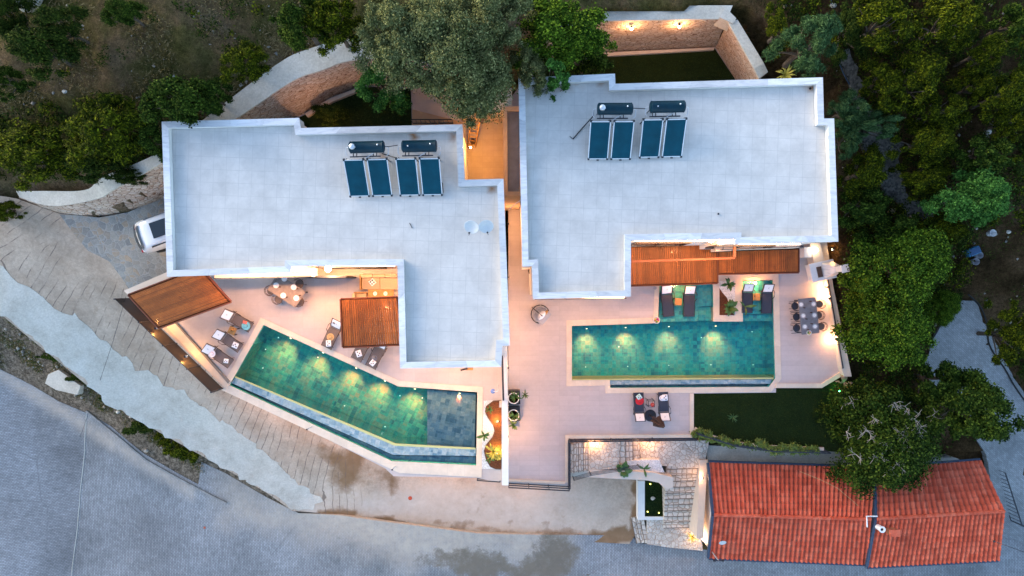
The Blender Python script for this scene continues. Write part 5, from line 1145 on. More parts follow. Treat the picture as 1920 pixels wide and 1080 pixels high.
def plate(lab, a, b, z, mat, grp, r=.135):
    p = PV(a, b, z + .78); t = thing('plate', lab, 'plate', (p.x, p.y, z + .752), 0, grp); k = MB(); k.lathe([(0, 0), (.08, 0), (r, .02), (r, .026), (.08, .01), (0, .01)], (0, 0, 0), 22); part(k, 'rim', mat, t, smooth=True)
    k = MB(); k.lathe([(0, .014), (r * .62, .02), (r * .66, .03), (r * .55, .024), (0, .02)], (0, 0, 0), 18); part(k, 'bowl', MT['white'], t, smooth=True); return t
gm = plain('wine_glass', (.10, .05, .04), .1, 0, .1, 5, .8)
def glass(lab, a, b, z, grp):
    p = PV(a, b, z + .85); t = thing('wine_glass', lab, 'glass', (p.x, p.y, z + .752), 0, grp)
    k = MB(); k.lathe([(0, 0), (.035, 0), (.006, .01), (.006, .08), (.035, .12), (.04, .17), (.033, .2), (.03, .2), (.036, .16), (.0, .10)], (0, 0, 0), 12); return part(k, 'bowl', gm, t, smooth=True)
table('rectangular grey dining table laid for six on the lower terrace', 1516.5, 592.5, ZT, 2.12, 1.06, R(-84), MT['table_top'])
wb = wire_chair('dining_chair', MT['dark_metal'], MT['rattan_d'], True); ww_ = wire_chair('dining_chair', MT['bronze'], MT['rattan'])
g = 'chairs around the six-seat dining table'
for i, (a, b) in enumerate(((1491, 574), (1494, 594), (1494, 615))): placewc(wb, a, b, ZT, R(4), ['black armchair at the pool side of the six-seat table, nearest the villa', 'middle black armchair on the pool side of the six-seat table', 'black armchair at the pool side of the six-seat table, farthest from the villa'][i], g)
for i, (a, b) in enumerate(((1537, 570), (1535, 591), (1540, 612))): placewc(ww_, a, b, ZT, R(184), ['bronze wire chair on the wall side of the six-seat table, nearest the villa', 'middle bronze wire chair on the wall side of the six-seat table', 'bronze wire chair on the wall side of the six-seat table, farthest from the villa'][i], g)
for i, (a, b) in enumerate(((1502, 571), (1525.5, 570), (1506, 592), (1527, 591), (1509, 612.5), (1528, 612))):
    w = ['pool side, nearest the villa', 'wall side, nearest the villa', 'pool side, middle', 'wall side, middle', 'pool side, next to the flowers', 'wall side, farthest from the villa'][i]
    plate('grey-rimmed plate on the six-seat table: ' + w, a, b, ZT, MT['grey_cloth'], 'plates on the six-seat table', .16); glass('wine glass on the six-seat table: ' + w, a + (6 if i % 2 == 0 else -6), b + (6 if i % 2 == 0 else -5), ZT, 'glasses on the six-seat table')
table('taupe dining table laid for five under the left villa balcony', 537, 545, ZL, 1.75, 1.0, R(-33), MT['table_warm'])
g = 'wire chairs around the five-plate table'
for i, (a, b, q) in enumerate(((508, 545, 10), (522, 561, 60), (562, 566, 140), (561, 532, 215), (530, 527, 270))): placewc(ww_, a, b, ZL, R(q), ['bronze wire chair at the left end of the five-plate table', 'bronze wire chair on the pool side of the five-plate table', 'bronze wire chair at the lower right corner of the five-plate table', 'bronze wire chair on the far right side of the five-plate table', 'bronze wire chair tucked against the balcony by the five-plate table'][i], g)
for i, (a, b) in enumerate(((517.5, 535), (550.5, 538.5), (531, 554), (555.5, 559), (533, 522.5))):
    w = ['left one by the end chair', 'one on the far side from the pool', 'one on the pool side', 'one at the lower right corner', 'one half hidden by the balcony'][i]
    plate('white plate on the five-plate table, the ' + w, a, b, ZL, MT['white'], 'plates on the five-plate table', .15); glass('wine glass on the five-plate table, ' + ['by the left plate', 'by the far plate', 'by the pool-side plate', 'by the lower right plate', 'by the half-hidden plate'][i], a + 7, b + (3 if i < 3 else -5), ZL, 'glasses on the five-plate table')
LIB = {}
# ---- flowers and fruit bowls
def bouquet(lab, a, b, z, cols, s=1.0, cat='flowers'):
    p = PV(a, b, z + .1); t = thing('flower_bowl', lab, cat, (p.x, p.y, z)); k = MB(); k.lathe([(0, 0), (.09*s, 0), (.17*s, .07*s), (.16*s, .075*s), (.08*s, .02), (0, .02)], (0, 0, 0), 18); part(k, 'bowl', MT['white'], t)
    for i, c in enumerate(cols): k = MB(); an = i * 2.4; k.ball((.075*s*math.cos(an), .075*s*math.sin(an), .09*s), .05*s, 8, 6, (1, 1, .7)); part(k, 'blossom', c, t)
    return t
mag, yel, grn = plain('magenta_petal', (.50, .02, .14), .7), plain('yellow_petal', (.62, .48, .06), .7), plain('green_sprig', (.12, .25, .05), .8)
bouquet('white bowl of pink and yellow flowers on the pool corner coping', 1231, 600.5, .03, [mag, yel, grn, mag, MT['wood'], yel], 1.25)
bouquet('posy of yellow flowers at the end of the six-seat table', 1517.5, 624, .752, [yel, grn, yel, MT['coral'], grn], .9)
# ---- sofa corner
sofa = thing('sofa', 'beige outdoor sofa against the villa wall above the square pergola', 'sofa', PV(709, 527, ZL + .4).to_2d().to_3d() + Vector((0, 0, ZL)))
x0, x1 = P(675, 0, ZL + .4)[0] - sofa.location.x, P(749, 0, ZL + .4)[0] - sofa.location.x
k = MB(); k.box(((x0+x1)/2, -.05, .20), (x1-x0, .80, .18)); part(k, 'base', MT['wood'], sofa, bevel=.01)
for i in range(2): w = (x1-x0-.16)/2; k = MB(); k.box((x0 + .1 + w*(i+.5), -.13, .37), (w - .012, .62, .15)); part(k, 'seat_cushion', MT['beige_cloth'], sofa, bevel=.03)
for i in range(3): w = (x1-x0-.16)/3; k = MB(); k.box((x0 + .1 + w*(i+.5), .27, .55), (w - .012, .18, .40)); part(k, 'back_cushion', MT['beige_cloth'], sofa, bevel=.04)
k = MB(); k.box((x0 + .04, -.05, .42), (.08, .82, .26)); part(k, 'armrest', MT['wood'], sofa, bevel=.01)
p = PV(698, 529, ZL + .5); t = thing('scatter_cushion', 'small black and white patterned cushion on the beige sofa', 'cushion', (p.x, p.y, ZL + .45), R(40)); k = MB(); k.surf(lambda a, b: ((a-.5)*.3, (b-.5)*.3, .06*(1-(2*a-1)**4)*(1-(2*b-1)**4)+.01), 8, 8); part(k, 'cover', MT['cloth_white'], t, solid=.02)
k = MB(); 
for i in range(4): k.box(((i%2-.5)*.13, (i//2-.5)*.13, .076), (.08, .08, .008), rz=.6)
part(k, 'pattern', MT['mark'], t)
t = thing('coffee_table', 'honey wood coffee table partly under the square pergola', 'table', (*PV(714, 553, ZL + .4).to_2d(), ZL)); k = MB(); k.box((0, 0, .38), (1.35, .62, .05)); part(k, 'table_top', MT['wood'], t, bevel=.01)
for i in (-1, 1):
    for j in (-1, 1): k = MB(); k.box((i*.6, j*.25, .178), (.07, .07, .355)); part(k, 'leg', MT['wood'], t)
for a, lab in ((703, 'white cup on the coffee table, nearer the armchair'), (722.5, 'white cup on the coffee table, nearer the villa wall')):
    p = PV(a, 550.5, ZL + .45); t = thing('cup', lab, 'cup', (p.x, p.y, ZL + .407)); k = MB(); k.lathe([(0, 0), (.10, 0), (.11, .012), (0, .012)], (0, 0, 0), 16); part(k, 'saucer', MT['white'], t); k = MB(); k.lathe([(0, .013), (.03, .013), (.05, .08), (.044, .08), (.026, .02), (0, .02)], (0, 0, 0), 14); part(k, 'mug', MT['white'], t)
t = thing('armchair', 'wooden armchair peeking out above the square pergola', 'armchair', (*PV(676, 560, ZL + .4).to_2d(), ZL)); k = MB(); k.box((0, 0, .3), (.66, .66, .10)); k.box((0, .33, .50), (.66, .06, .10)); k.box((0, -.33, .50), (.66, .06, .10)); part(k, 'frame', MT['wood'], t, bevel=.01)
k = MB(); k.box((.03, 0, .40), (.56, .56, .12)); part(k, 'seat_cushion', MT['beige_cloth'], t, bevel=.03); k = MB(); k.box((-.30, 0, .58), (.14, .56, .36)); part(k, 'back_cushion', MT['beige_cloth'], t, bevel=.03)
for i in (-1, 1):
    for j in (-1, 1): k = MB(); k.box((i*.29, j*.29, .12), (.05, .05, .24)); part(k, 'leg', MT['wood'], t)
# ---- hanging egg chair
t = thing('hanging_chair', 'grey hanging egg chair with an orange cushion on the lower terrace', 'hanging chair', (*PV(1014, 590, .8).to_2d(), ZT), R(-40))
k = MB(); k.tube([(.55 * math.cos(R(q)), .55 * math.sin(R(q)), .03) for q in range(60, 301, 20)], .03, 6); part(k, 'base_ring', MT['dark_metal'], t)
k = MB(); k.tube([(-.55, 0, .03), (-.68, 0, .7), (-.60, 0, 1.5), (-.3, 0, 1.98), (.0, 0, 2.05), (.05, 0, 1.9)], .03, 8); part(k, 'stand', MT['dark_metal'], t)
k = MB(); k.tube([(.0, .0, 1.92), (.0, 0, 1.65)], .012, 6); part(k, 'chain', MT['dark_metal'], t)
k = MB()
def shell(a, b): th = R(90) + R(-5) + a * R(190) ; ph = -R(80) + b * R(155); r = .48; return (r * math.cos(ph) * math.cos(th), r * math.cos(ph) * math.sin(th) * 1.05, 1.05 + .62 * math.sin(ph))
for i in range(15): k.tube([shell(i/14, j/12) for j in range(13)], .011, 5)
for j in range(1, 12): k.tube([shell(i/14, j/12) for i in range(15)], .009, 5)
part(k, 'woven_shell', MT['grey_cloth'], t)
k = MB(); k.surf(lambda a, b: tuple(Vector(shell(a, b * .62)) * .96 + Vector((0, 0, .03))), 14, 10); part(k, 'basket_lining', MT['grey_cloth'], t, solid=.02)
k = MB(); k.surf(lambda a, b: ((a-.5)*.85 + .05, (b-.5)*.85, .58 + .10*(1-(2*a-1)**2)*(1-(2*b-1)**2)), 8, 8); part(k, 'seat_cushion', MT['grey_cloth'], t, solid=.10)
k = MB(); k.ball((.15, .28, .82), .2, 12, 8, (.5, 1, .8)); part(k, 'cushion', MT['wood'], t)
k = MB(); k.ball((.05, .0, 1.0), .30, 12, 8, (.6, 1, .8)); part(k, 'back_cushion', MT['cloth_white'], t)
# ---- barbecue and counter
c = PV(1543, 507, 1.0)
t = thing('barbecue', 'white masonry barbecue with a chimney, on the wall at the right of the terrace', 'barbecue', (*PV(1537, 508, .5).to_2d(), ZT), R(12))
k = MB(); k.box((0, 0, .45), (1.15, .95, .90)); part(k, 'base', MT['white_render'], t, bevel=.01)
k = MB(); k.box((-.02, 0, .94), (1.45, 1.12, .07)); part(k, 'worktop', MT['white'], t, bevel=.01)
k = MB(); k.box((-.25, -.02, 1.02), (.26, .62, .12)); part(k, 'grill', MT['bronze'], t)
k = MB(); v = [(-.05, -.45, 1.0), (.60, -.45, 1.0), (.60, .45, 1.0), (-.05, .45, 1.0), (.24, -.17, 1.95), (.56, -.17, 1.95), (.56, .17, 1.95), (.24, .17, 1.95)]
k.add(v, [(0,1,5,4), (1,2,6,5), (2,3,7,6), (3,0,4,7), (4,5,6,7)]); part(k, 'hood', MT['marble'], t)
k = MB(); k.box((.40, 0, 2.35), (.30, .32, .8)); part(k, 'chimney', MT['white_render'], t, bevel=.01); k = MB(); k.box((.40, 0, 2.78), (.42, .44, .06)); part(k, 'chimney_cap', MT['white'], t)
t = thing('globe_lamp', 'round glowing lamp on the terrace wall above the barbecue', 'lamp', (*PV(1527, 469, 1.0).to_2d(), .85)); k = MB(); k.lathe([(0, 0), (.1, 0), (.1, .05), (.05, .08), (0, .08)], (0, 0, 0), 16); part(k, 'base', MT['white'], t); k = MB(); k.ball((0, 0, .24), .17, 20, 12); part(k, 'globe', MT['bulb_soft'], t, smooth=True)
t = thing('counter', 'small white marble shelf beside the glowing round lamp', 'counter', (*PV(1515, 473, .9).to_2d(), 0)); k = MB(); k.box((0, 0, .87), (.42, .62, .05)); part(k, 'top', MT['marble'], t); k = MB(); k.box((0, 0, .42), (.34, .54, .845)); part(k, 'cabinet', MT['white_render'], t)
mb = MB(); mb.prism(PW([(1518, 455), (1538, 455), (1548, 495), (1528, 497)], .88)[::-1], 0.01, .86); tag(mb.build('wall_counter', MT['cream'], world=True), 'cream masonry counter linking the round lamp to the barbecue', 'counter')
# ---- planters with pots
def planter(lab, a, b):
    t = thing('planter', lab, 'planter', (*PV(a, b, .5).to_2d(), ZT), R(2), 'square planters by the dividing wall'); k = MB(); k.box((0, 0, .22), (.78, .84, .44)); part(k, 'box', MT['dark_metal'], t, bevel=.01)
    k = MB(); k.lathe([(0, .445), (.22, .445), (.33, .75), (.34, .78), (.30, .78), (.28, .72), (0, .70)], (0, 0, 0), 28); part(k, 'pot', MT['white'], t, smooth=True); k = MB(); k.lathe([(.0, .73), (.285, .73)], (0, 0, 0), 20); part(k, 'soil', MT['mulch'], t); return t
pl1 = planter('dark square planter with a round white pot, nearer the villa, leafy on its right', 963, 745.5); pl2 = planter('dark square planter with a round white pot, farther from the villa, leafy below', 963, 777)
# ---- shower, wall lamps
t = thing('outdoor_shower', 'slim chrome outdoor shower beside the bright pool lamp', 'shower', (*PV(935, 722.5, ZL).to_2d(), ZL)); k = MB(); k.tube([(0, 0, 0), (0, 0, 2.05), (-.08, 0, 2.12), (-.22, 0, 2.12)], .02, 8); part(k, 'pipe', MT['alu'], t); k = MB(); k.lathe([(0, 0), (.12, 0), (.12, .02), (.03, .04), (0, .04)], (-.25, 0, 2.06), 20); part(k, 'shower_head', plain('blue_chrome', (.30, .38, .60), .2, .6), t)
def wall_lamp(lab, p, out, pw, spot=None, size=.07, bulb=True, shade=None, group=None, cat='wall lamp', col_=WARM, lofs=.16, rad=.05):
    p = Vector(p); out = Vector(out).normalized(); t = thing('wall_lamp', lab, cat, p, 0, group)
    k = MB(); k.box(out * .02, (.10, .10, .18), M=out.to_track_quat('X', 'Z').to_matrix().to_4x4()); part(k, 'bracket', MT['dark_metal'], t)
    k = MB(); k.ball(out * .10, size, 12, 8); part(k, 'bulb', MT['bulb'], t, smooth=True)
    if shade or (shade is None and size <= .041): k = MB(); k.lathe([(0, 0), (.06, 0), (.065, .012), (.02, .02), (0, .02)], out * .11 + Vector((0, 0, size + .03)), 16); part(k, 'shade', MT['cream'], t); lofs = .15; rad = .03
    lofs = max(lofs, size + .13)
    l = lamp((0, 0, 0), pw, col_, rad, 'SPOT' if spot else 'POINT', None); l.parent = t; l.location = out * lofs - Vector((0, 0, (size + .05) if (shade or (shade is None and size <= .041)) else 0))
    if spot: l.rotation_euler = Vector(spot).to_track_quat('-Z', 'Y').to_euler(); l.data.spot_size = R(150); l.data.spot_blend = 1.0
    return t
LW = []
def yroof(b, z): return P(0, b, z)[1]
wall_lamp('very bright wall lamp under the left villa eaves, between dining table and sofa', (P(615, 0, 7.3)[0], P(0, 499, PZ)[1] + .02, 7.3), (0, -1, 0), 165, size=.15)
bpy.data.objects['wall_lamp'].location.y = P(0, 505, 7.3)[1] + .12
t = wall_lamp('very bright wall lamp under the right villa eaves at the end of the wide pergola', (P(1333, 0, 7.6)[0], P(0, 449, 7.6)[1] + .1, 7.6), (0, -1, 0), 150, size=.15)
wall_lamp('small lamp at the upper end of the open beam frame', (P(1374, 0, 6.6)[0], P(0, 452, 6.6)[1], 6.6), (0, -1, 0), 25, size=.05)
wall_lamp('pool-side lamp under the wide pergola edge, over the first lounger bay', P(1279, 528, .9), (0, -1, 0), 40, size=.05, col_=(1, .33, .09))
wall_lamp('bright lamp at the back of the second lounger bay', P(1416, 527, .35), (0, -1, 0), 36, size=.07, col_=(1, .33, .09))
wall_lamp('stone-wall lamp on the rear wall, the one nearer the big tree', P(1184, 50, 3.9), (0, -1, -.2), 42, size=.08, group='rear wall lamps')
wall_lamp('stone-wall lamp on the rear wall, the one farther from the big tree', P(1274, 46, 3.9), (0, -1, -.2), 42, size=.08, group='rear wall lamps')
wall_lamp('lamp above the first cobbled landing below the black railing', P(1115, 826.5, -.35), (0, -1, 0), 26, size=.03, group='step lamps', lofs=.14)
wall_lamp('lamp above the second cobbled landing below the black railing', P(1218, 825.5, -.6), (0, -1, 0), 22, size=.03, group='step lamps', lofs=.14)
wall_lamp('wall lamp on the tiled house beside the cobbled flight, the upper one', P(1318, 896, -.9), (-1, 0, 0), 8, size=.05)
wall_lamp('lamp on the screen fence by the pergola corner', P(292, 616, ZL + 1.0), (1, .3, 0), 18, size=.035, group='fence lamps', col_=(1, .45, .12))
wall_lamp('lamp halfway along the dark screen fence', P(347, 669, ZL + 1.0), (1, .3, 0), 18, size=.035, group='fence lamps', col_=(1, .45, .12))
wall_lamp('small amber lamp in the dark gap right of the glowing round lamp', P(1562, 465, 0.6), (-.3, -1, 0), 6, size=.04, col_=(1, .5, .12))
# warm wash lamps on the dividing wall and terrace edges (their glow shows on the floor)
g = 'lamps along the dividing wall'
for i, (a, b, pw) in enumerate(((955, 612, 26), (956, 690, 22), (957, 818, 42), (955, 520, 18), (955, 420, 26))):
    wall_lamp(['wall lamp facing the hanging egg chair', 'wall lamp just above the upper square planter', 'wall lamp below the two square planters, where the floor glows brightest', 'wall lamp in the gap between the villas, nearest the hanging chair', 'wall lamp deep in the gap between the villas'][i], (P(950.5, 0, 0)[0] + (.06 if i else .06), P(0, b, 1.9)[1], 1.9), (1, 0, 0), pw, size=.04, group=g)
wall_lamp('lamp on the left villa wall lighting the orange corridor', (P(869,0,PZ)[0] + .06, P(0, 292, ZL)[1], ZL + 2.2), (1, -.1, 0), 60, size=.05, col_=(1.0, .40, .05))
wall_lamp('wall lamp on the back of the left villa, facing the curved stone wall', (P(600, 0, 7)[0], P(0, 240, PZ)[1] - .10, 6.6), (-.3, 1, 0), 20, size=.035, col_=(1, .5, .25))
wall_lamp('wall lamp hidden under the lower edge of the left villa roof', (P(860, 0, ZL + 2.5)[0], P(0, 690, PZ)[1] + .06, ZL + 2.4), (0, -1, 0), 70, size=.04)
wall_lamp('wall lamp under the balcony above the five-plate table', (P(470, 0, ZL + 2)[0], P(0, 519, 7.2)[1] + .6 - .35, ZL + 2.0), (0, -1, 0), 90, size=.04)
wall_lamp('wall lamp beside the sofa corner', (P(747, 0, ZL + 1.6)[0] - .05, P(0, 575, ZL)[1], ZL + 2.0), (-1, 0, 0), 30, size=.04)
wall_lamp('wall lamp under the square roof projection, facing the rectangular pool', (P(1085, 0, 3)[0], P(0, 559, PZ)[1] - .02 + .12, 3.2), (0, -1, 0), 60, size=.04)
wall_lamp('low lamp on the boundary wall beside the six-seat table', P(1555, 560, .42), (-1, 0, .1), 24, size=.035, group='boundary wall lamps')
wall_lamp('low lamp on the boundary wall near its lower right corner', P(1568, 636, .42), (-1, 0, .1), 24, size=.035, group='boundary wall lamps')
wall_lamp('lamp on the boundary wall between the barbecue and the table', P(1551, 538, .42), (-1, 0, .1), 12, size=.03, group='boundary wall lamps')
wall_lamp('garden spotlight among the yellow-lit plants in the wavy bed', P(932, 852, ZL + .25), (0, 1, .4), 16, size=.03, col_=(1, .6, .12))
wall_lamp('garden spotlight at the upper end of the wavy bed', P(936, 790, ZL + .35), (-1, 0, .3), 16, size=.03, col_=(1, .5, .12))
wall_lamp('lamp under the first wide pergola against the villa', (P(1250, 0, 2)[0], P(0, 450, PZ)[1] + .0, 2.4), (0, -1, 0), 18, size=.04)
for i, (a, b) in enumerate(((465, 749), (545, 789), (640, 837))):
    p = PV(a, b, ZL); zz = float(z_ramp(np.array([p.x]), np.array([p.y]))[0])
    wall_lamp('lamp on the slanted pool outer wall, ' + ['the uppermost of three', 'the middle of three', 'the one nearest the forecourt'][i], (p.x - .01, p.y - .02, zz + 1.5), (-.45, -1, 0), 48, size=.035, group='outer wall lamps')
for i, (a, b) in enumerate(((775, 894), (870, 896))): wall_lamp('lamp on the front retaining wall above the forecourt, ' + ['the left one', 'the right one'][i], (P(a, 0, ZL)[0], P(0, b, ZL)[1] - .03, -1.9), (0, -1, 0), 44, size=.035, group='outer wall lamps')
wall_lamp('lamp on the front wall below the wavy bed', (P(990, 0, -1.4)[0], P(0, 911, 0)[1] - .03, -1.4), (0, -1, 0), 25, size=.04)
t = thing('garden_light', 'small vivid green garden light at the right end of the lawn', 'garden light', P(1571, 731, .1)); k = MB(); k.ball((0, 0, .12), .08, 10, 6); part(k, 'bulb', MT['led_green'], t); k = MB(); k.lathe([(.05, -.1), (.03, .02), (0, .02)], (0, 0, 0), 10); part(k, 'spike', MT['dark_metal'], t)
l = lamp((0, 0, 0), 3, (.1, 1, .3)); l.parent = t; l.location = (0, 0, .25)
# ---- ladder and stool in the corridor
t = thing('ladder', 'wooden stepladder leaning against the stone at the top of the orange corridor', 'ladder', (*PV(880, 262, ZL).to_2d(), ZL))
A0, A1 = Vector((-.10, -.35, 0)), Vector((.22, .55, 1.95)); wv = Vector((.42, -.06, 0))
for q in (0, 1): k = MB(); k.bar(A0 + wv * q, A1 + wv * q, .05, .07); part(k, 'side_rail', MT['wood'], t)
for i in range(6): k = MB(); u = .1 + i * .15; k.bar(A0.lerp(A1, u), A0.lerp(A1, u) + wv, .05, .03); part(k, 'rung', MT['wood'], t)
for q in (0, 1): k = MB(); k.bar(A1 + wv * q, Vector((.35, .95, 0)) + wv * q, .04, .05); part(k, 'rear_leg', MT['wood'], t)
t = thing('bucket', 'dark bucket at the foot of the stepladder', 'bucket', (*PV(887, 266, ZL + .2).to_2d(), ZL + .02)); k = MB(); k.lathe([(0, 0), (.11, 0), (.15, .26), (.14, .26), (.10, .02), (0, .02)], (0, 0, 0), 16); part(k, 'pail', MT['bronze'], t); k = MB(); k.tube([(-.15, 0, .25), (-.1, 0, .36), (.1, 0, .36), (.15, 0, .25)], .008, 5); part(k, 'handle', MT['dark_metal'], t)
# ---- car
def car():
    g0 = onp(300, 437, z_ramp); rz = R(19)
    t = thing('parked_car', 'white hatchback car parked half under the left villa roof', 'car', (g0.x + 2.05*math.cos(rz) - .68, g0.y + 2.05*math.sin(rz) - .38, z_ramp(np.array([g0.x]), np.array([g0.y]))[0] + .03), rz)
    # sections along x: (x, half width, z low, z belt, z top, half width top)
    S = [(-2.10, .62, .42, .62, .70, .50), (-2.05, .78, .30, .80, .92, .66), (-1.85, .86, .26, .92, 1.12, .70), (-1.45, .89, .25, .95, 1.46, .66), (-.6, .90, .25, .95, 1.53, .65), (.2, .90, .25, .94, 1.50, .64), (.75, .90, .25, .92, 1.20, .68), (1.15, .89, .25, .90, .96, .76), (1.75, .85, .27, .82, .86, .70), (2.05, .72, .34, .68, .74, .58), (2.13, .55, .42, .60, .64, .46)]
    k = MB(); ring = []
    for x, w, zl_, zb_, zt_, wt in S:
        ring.append([(x, -w*.93, zl_), (x, -w, (zl_+zb_)/2), (x, -w*.98, zb_), (x, -(w+wt)/2 - .02, (zb_*.4+zt_*.6)), (x, -wt, zt_ - .03), (x, -wt*.6, zt_), (x, 0, zt_ + .012), (x, wt*.6, zt_), (x, wt, zt_ - .03), (x, (w+wt)/2 + .02, (zb_*.4+zt_*.6)), (x, w*.98, zb_), (x, w, (zl_+zb_)/2), (x, w*.93, zl_)])
    m = 13; vs_ = [p for r in ring for p in r]; fs = [(i*m+j, i*m+j+1, (i+1)*m+j+1, (i+1)*m+j) for i in range(len(S)-1) for j in range(m-1)] + [(i*m+m-1, i*m, (i+1)*m, (i+1)*m+m-1) for i in range(len(S)-1)] + [tuple(range(m))[::-1], tuple((len(S)-1)*m + j for j in range(m))]
    k.add(vs_, fs); part(k, 'body', MT['car_paint'], t, smooth=True, sub=1)
    k = MB(); k.surf(lambda a, b: (-2.02 + .26 * a - .10 * (1-(2*b-1)**2), (b-.5) * 1.34, 1.00 + .34 * a + .02 + .02 * (1-(2*b-1)**2)), 6, 8); part(k, 'rear_window', MT['glass_dark'], t, solid=.02)
    k = MB(); k.surf(lambda a, b: (.42 + .55 * a + .06 * (1-(2*b-1)**2), (b-.5) * 1.26, 1.47 - .46 * a + .03), 6, 8); part(k, 'windscreen', MT['glass_dark'], t, solid=.02)
    k = MB(); k.box((-.48, 0, 1.548), (.95, .84, .02)); part(k, 'sunroof', MT['glass_dark'], t, bevel=.008)
    for s in (-1, 1):
        k = MB(); k.add([(-1.45, s*.815, 1.0), (.5, s*.82, .99), (.12, s*.735, 1.40), (-1.25, s*.735, 1.40)], [(0, 1, 2, 3)]); part(k, 'side_window', MT['glass_dark'], t, solid=.02)
        k = MB(); k.box((.62, s*.99, 1.0), (.14, .16, .12)); part(k, 'mirror', MT['car_paint'], t, bevel=.03)
        k = MB(); k.box((-2.05, s*.62, .80), (.12, .26, .14)); part(k, 'tail_light', plain('tail_lens', (.35, .02, .02), .2), t, bevel=.02)
        for x in (-1.3, 1.3):
            k = MB(); M = Matrix.Translation((x, s*.80, .31)) @ Matrix.Rotation(R(90), 4, 'X'); k.lathe([(.12, -.10), (.28, -.10), (.31, -.06), (.31, .06), (.28, .10), (.12, .10)], (0, 0, 0), 24); k.v = [tuple(M @ Vector(v)) for v in k.v]; w_ = part(k, 'wheel', MT['rubber'], t)
            k = MB(); k.lathe([(0, -.08), (.19, -.085), (.19, .085), (0, .08)], (0, 0, 0), 16); k.v = [tuple(M @ Vector(v)) for v in k.v]; part(k, 'rim', MT['alu'], w_)
    k = MB(); k.box((-2.13, 0, .52), (.04, .52, .12)); part(k, 'number_plate', MT['white'], t)
    k = MB(); k.surf(lambda a, b: (-2.17 + .10 * a + .22*(2*b-1)**4, (b-.5) * 1.62, .60 + .06 * a), 2, 12); part(k, 'rear_bumper', MT['car_paint'], t, solid=.06)
    return t
car()
# ================================================================== TILED HOUSE
AT = {'lip': [], 'valley': []}
def tiled_slope(mb, A, B, C, D, pitch=.28, row=.40, flip=False):
    """A-B eave, D-C ridge. Curved tiles in overlapping rows"""
    A, B, C, D = map(Vector, (A, B, C, D)); Lx = (B - A).length; Ly = ((D - A).length + (C - B).length) / 2
    nc = max(1, round(Lx / pitch)); nr = max(1, round(Ly / row)); nrm = (B - A).cross(D - A).normalized()
    if nrm.z < 0: nrm = -nrm
    nx_ = nc * 6
    for r in range(nr):
        vs_ = []
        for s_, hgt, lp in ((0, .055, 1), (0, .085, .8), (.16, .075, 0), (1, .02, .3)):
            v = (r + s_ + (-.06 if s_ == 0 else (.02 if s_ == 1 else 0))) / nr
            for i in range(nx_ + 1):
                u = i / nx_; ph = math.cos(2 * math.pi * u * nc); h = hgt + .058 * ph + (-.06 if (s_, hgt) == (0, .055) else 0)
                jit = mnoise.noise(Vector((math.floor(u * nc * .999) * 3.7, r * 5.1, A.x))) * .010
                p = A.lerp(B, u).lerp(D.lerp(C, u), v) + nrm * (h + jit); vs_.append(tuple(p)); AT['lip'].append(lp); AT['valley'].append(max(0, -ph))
        fs = [(k*(nx_+1)+i, k*(nx_+1)+i+1, (k+1)*(nx_+1)+i+1, (k+1)*(nx_+1)+i) for k in range(3) for i in range(nx_)]
        mb.add(vs_, fs)
ze, zr_ = -0.7, 0.35
def house(name, label, N1, N2, R1, R2, S1, S2, ze, zr, inset=.25, gw=True):
    n1, n2, r1, r2, s1, s2 = PV(*N1, ze), PV(*N2, ze), PV(*R1, zr), PV(*R2, zr), PV(*S1, ze), PV(*S2, ze)
    t = thing(name, label, 'house', (*((n1+s2)/2).to_2d(), -3.5))
    c = (n1+n2+s1+s2)/4
    def ins(p): q = Vector((p.x + (inset if p.x < c.x else -inset), p.y + (inset*1.2 if p.y < c.y else -inset*1.2))); return tuple(q)
    k = MB(); body = [ins(s1), ins(s2), ins(n2), ins(n1)]; k.prism(body, -3.52, ze - .05)
    for (a, b, r) in ((ins(s1), ins(n1), r1), (ins(s2), ins(n2), r2)):
        rx = (a[0] + b[0]) / 2; k.add([(a[0], a[1], ze - .05), (b[0], b[1], ze - .05), (rx, r.y, zr - .10)], [(0, 1, 2)])
    part(k, 'wall', MT['white_render'], t, world=True)
    for q in ((n1, n2, r2, r1), (s2, s1, r1, r2)):
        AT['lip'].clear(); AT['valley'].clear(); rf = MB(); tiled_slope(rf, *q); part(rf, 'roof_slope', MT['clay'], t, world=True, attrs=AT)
    k = MB(); k.add([n1 - Vector((0,0,.04)), n2 - Vector((0,0,.04)), r2 - Vector((0,0,.04)), r1 - Vector((0,0,.04)), s1 - Vector((0,0,.04)), s2 - Vector((0,0,.04))], [(0, 1, 2, 3), (3, 2, 5, 4)]); part(k, 'roof_board', MT['beam'], t, world=True, solid=.05)
    k = MB(); m = 24
    for i in range(m):
        p, q = r1.lerp(r2, i/m), r1.lerp(r2, (i+1.08)/m if i < m-1 else 1); k.tube([p + Vector((0,0,.06)), q + Vector((0,0,.05))], [.12, .105], 8)
    part(k, 'ridge_tiles', MT['clay'], t, world=True)
    for a_, b_ in ((n1, r1), (r1, s1)):
        k = MB(); k.bar(a_ + Vector((-.06, 0, .02)), b_ + Vector((-.06, 0, .04)), .16, .16); part(k, 'barge_board', MT['navy'], t, world=True)
    for a_, b_, s_ in ((n1, n2, 1), (s1, s2, -1)):
        k = MB(); k.bar(a_ + Vector((0, s_ * .10, -.03)), b_ + Vector((0, s_ * .10, -.03)), .11, .10); part(k, 'gutter', MT['navy'], t, world=True)
    return t, (n1, n2, r1, r2, s1, s2)
h1, q1 = house('tiled_house', 'low white house with a red tiled roof and navy trim beside the cobbled steps', (1329, 868), (1640, 878), (1338, 965), (1632, 973), (1329, 1045), (1624, 1057), ze, zr_)
